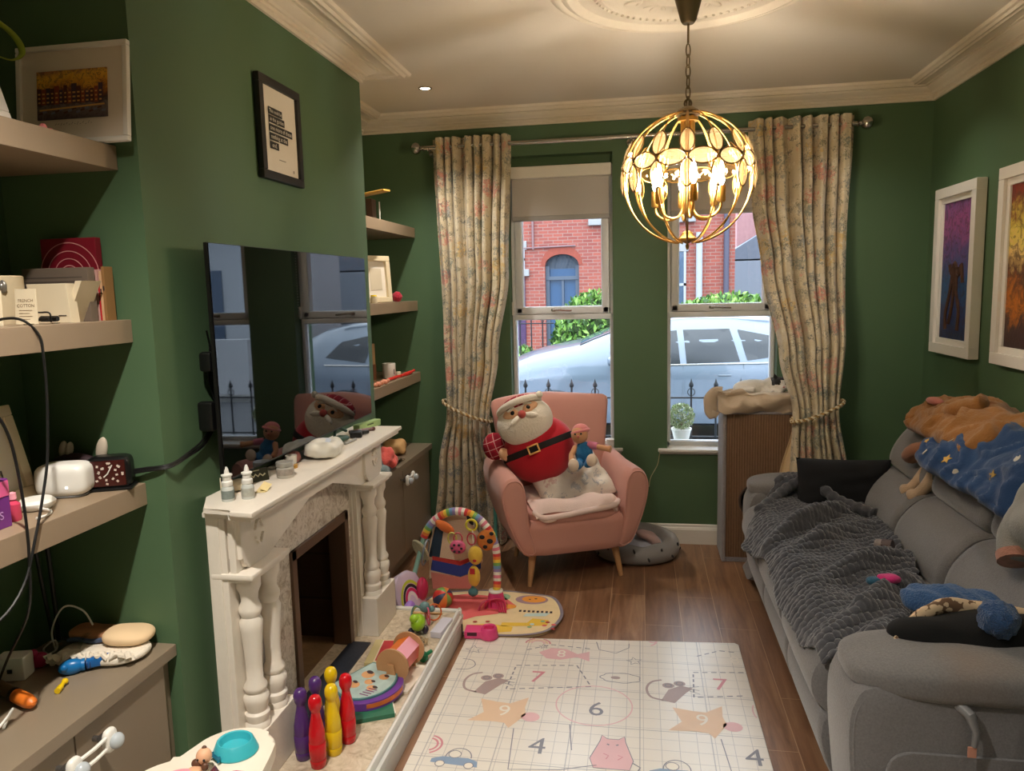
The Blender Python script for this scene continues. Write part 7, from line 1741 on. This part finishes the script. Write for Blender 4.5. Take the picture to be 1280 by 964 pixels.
# white houses that the television mirrors
h3 = thing('white_cottage', 'white rendered cottage further right across the street', 'house', (9.0, 16.5, GZ0))
part('wall', MB().bx(6.4, 14, 16, 21, GZ0, 3.4), P('white_render', (160, 164, 170), .85, var=.05), h3)
part('roof', MB().prism([(15.6, 3.3), (21.4, 3.3), (18.5, 5.6)], 8, frame((6.2, 0, 0), (0, 1, 0), (0, 0, 1))), P('grey_slates', (110, 116, 128), .7, var=.15), h3)
for x in (7.2, 9.6, 12): 
    w = part('window', MB().bx(x, x + 1, 15.96, 16.02, .6, 2.2), P('house_glass', (70, 84, 104), .06), h3); part('window_sill', MB().bx(x - .08, x + 1.08, 15.9, 16.02, .46, .6), TONED_WHITE, w)
part('garden_wall', MB().bx(5.2, 14, 13.4, 13.65, GZ0, .75), P('rough_grey_wall', (160, 162, 166), .9, var=.1), h3)
sp = thing('street_sign', 'grey sign pole with white and green plate across the street', 'sign', (4.3, 12.9, GZ0))
part('pole', MB().cyl((4.3, 12.9, GZ0 + .1), (4.3, 12.9, 3.6), .045), P('galvanised_pole', (170, 176, 182), .5, .3), sp)
pt = part('plate', MB().box((4.3, 12.84, 3.1), (.75, .02, .85), .01), WHITEPL, sp)
part('green_band', MB().box((4.3, 12.825, 2.76), (.75, .012, .16)), P('sign_green', (30, 120, 96), .5), pt)
# hedges and greenery
def hedge(name, label, c, r, n, leafm, size, grp=None, flat=.8, cat='hedge'):
    random.seed(int(c[0] * 100) + n); h = thing(name, label, cat, (c[0], c[1], c[2] - r[2]), grp)
    part('branches', MB().ell(c, (r[0] * .82, r[1] * .82, r[2] * .85), None, 20, 14), P('dark_hedge_core', (44, 60, 26), .9), h)
    m = MB(); m.sm = False
    for k in range(n):
        a, b = random.uniform(0, 2 * pi), math.asin(random.uniform(-.75, 1)); d = V((cos(a) * cos(b), sin(a) * cos(b), sin(b))); q = .86 + .16 * random.random()
        p = V(c) + V((d.x * r[0] * q, d.y * r[1] * q, d.z * r[2] * q)); rt = Euler((random.uniform(0, 6), random.uniform(0, 6), random.uniform(0, 6))).to_matrix(); s = size * random.uniform(.6, 1.2)
        m.mat(k % 3).face([p + rt @ V(v) * s for v in ((-.5, 0, 0), (0, -.28, .06), (.55, 0, 0), (0, .28, .06))])
    part('foliage', m, leafm, h); return h
LF = [P('leaf_mid', (84, 124, 44), .6, var=.2), P('leaf_light', (122, 156, 70), .6, var=.2), P('leaf_dark', (50, 80, 32), .6, var=.2)]
hedge('hedge', 'round green hedge before the arched brick doorway', (-.80, 13.4, .55), (.80, .6, 1.0), 2600, LF, .13, 'street hedges')
hedge('hedge', 'long green hedge behind the silver car at the right window', (1.55, 13.6, .6), (1.25, .6, .85), 3200, LF, .13, 'street hedges')
hedge('shrub', 'low yellow green shrub at the railings left of the doorway', (-2.12, 13.5, .05), (.38, .3, .50), 900, LF, .11, None, .8, 'shrub')
IRON = P('black_iron', (26, 28, 34), .5, .3)
def railing(label, x0, x1, y, z0, zr, zl, step, fin, r=.008):
    g = thing('railing', label, 'railing', ((x0 + x1) / 2, y, z0), None)
    part('rail', MB().cyl((x0, y, zr), (x1, y, zr), r * .9).cyl((x0, y, zl), (x1, y, zl), r * .9), IRON, g)
    x = x0 + step / 2; k = 0
    while x < x1:
        m = MB().cyl((x, y, z0), (x, y, zr + fin), r).lathe([(r, 0), (r * 2.2, .012), (r * 2.4, .025), (r * 1.0, .05), (.001, .075)], (x, y, zr + fin - .02), 8)
        if k % 2 == 0: m.tube([(x + .028 * sin(t_), y, zr + fin * .45 + .03 * cos(t_)) for t_ in [2 * pi * i / 10 for i in range(10)]], r * .5, 5, True)
        part('upright', m, IRON, g); x += step; k += 1
railing('low black iron railing in the front garden beyond the right window', -1.6, 1.5, 5.95, GZ0 + .10, .715, .40, .19, .10)
railing('black iron railing across the street beside the doorway', -4.2, -1.5, 12.9, GZ0 + .12, 1.0, .2, .2, .12, .012)
tp = thing('topiary_ball', 'clipped pale green ball plant in a white pot outside the right window', 'plant', (.262, 4.88, WZ0))
part('pot', MB().lathe([(.001, 0), (.045, 0), (.062, .075), (.066, .078), (.066, .088), (.058, .088), (.054, .07), (.001, .068)], (.262, 4.88, WZ0), 28), WHITEPL, tp)
part('stem', MB().cyl((.262, 4.88, WZ0 + .06), (.262, 4.88, WZ0 + .12), .008), BROWNPL, tp)
m = MB(); m.sm = False; random.seed(5)
for k in range(1500):
    a, b = random.uniform(0, 2 * pi), math.asin(random.uniform(-1, 1)); d = V((cos(a) * cos(b), sin(a) * cos(b), sin(b))); p = V((.262, 4.88, .752)) + d * .084 * random.uniform(.82, 1.03)
    rt = Euler((random.uniform(0, 6), random.uniform(0, 6), random.uniform(0, 6))).to_matrix(); s = random.uniform(.012, .019); m.mat(k % 3).face([p + rt @ V(v) * s for v in ((-.5, 0, 0), (0, -.3, .06), (.55, 0, 0), (0, .3, .06))])
part('foliage', m, [P('box_pale', (150, 164, 116), .6), P('box_mid', (110, 132, 78), .6), P('box_white', (180, 184, 158), .6)], tp)
# ---------------------------------------------------------------- daylight, camera, exposure
w = bpy.data.worlds.new('overcast_day'); SC.world = w; w.use_nodes = True; nt = w.node_tree; nt.nodes.clear()
o = nt.nodes.new('ShaderNodeOutputWorld'); b = nt.nodes.new('ShaderNodeBackground'); g = nt.nodes.new('ShaderNodeTexCoord'); s = nt.nodes.new('ShaderNodeSeparateXYZ'); r = nt.nodes.new('ShaderNodeValToRGB')
nt.links.new(g.outputs['Generated'], s.inputs[0]); nt.links.new(s.outputs['Z'], r.inputs['Fac']); nt.links.new(r.outputs[0], b.inputs['Color']); nt.links.new(b.outputs[0], o.inputs[0])
r.color_ramp.elements[0].position = 0.0; r.color_ramp.elements[0].color = (.24, .30, .38, 1); r.color_ramp.elements[1].position = .85; r.color_ramp.elements[1].color = (.78, .90, 1.0, 1)
b.inputs['Strength'].default_value = SKY_W
cd = bpy.data.cameras.new('camera'); cam = bpy.data.objects.new('camera', cd); COL.objects.link(cam)
yaw, pitch, roll = .1676, .1240, .0238
fwd = V((-sin(yaw) * cos(pitch), cos(yaw) * cos(pitch), -sin(pitch))); right = V((cos(yaw), sin(yaw), 0)); down = fwd.cross(right)
rx = right * cos(roll) + down * sin(roll); dn = down * cos(roll) - right * sin(roll)
cam.matrix_world = Matrix(((rx.x, -dn.x, -fwd.x, 0), (rx.y, -dn.y, -fwd.y, 0), (rx.z, -dn.z, -fwd.z, 1.6), (0, 0, 0, 1)))
cd.sensor_fit = 'HORIZONTAL'; cd.sensor_width = 36; cd.lens = 923.05 * 36 / 1280
cd.shift_x = -5.96 / 1280; cd.shift_y = -4.88 / 1280; cd.clip_start = .05; cd.clip_end = 200
SC.camera = cam
SC.view_settings.view_transform = 'Standard'; SC.view_settings.look = 'None'; SC.view_settings.gamma = 1; SC.view_settings.use_curve_mapping = False
SC.view_settings.exposure = EXPO
SC.cycles.use_denoising = True
SC.cycles.max_bounces = 10; SC.cycles.transparent_max_bounces = 16; SC.cycles.sample_clamp_indirect = 4
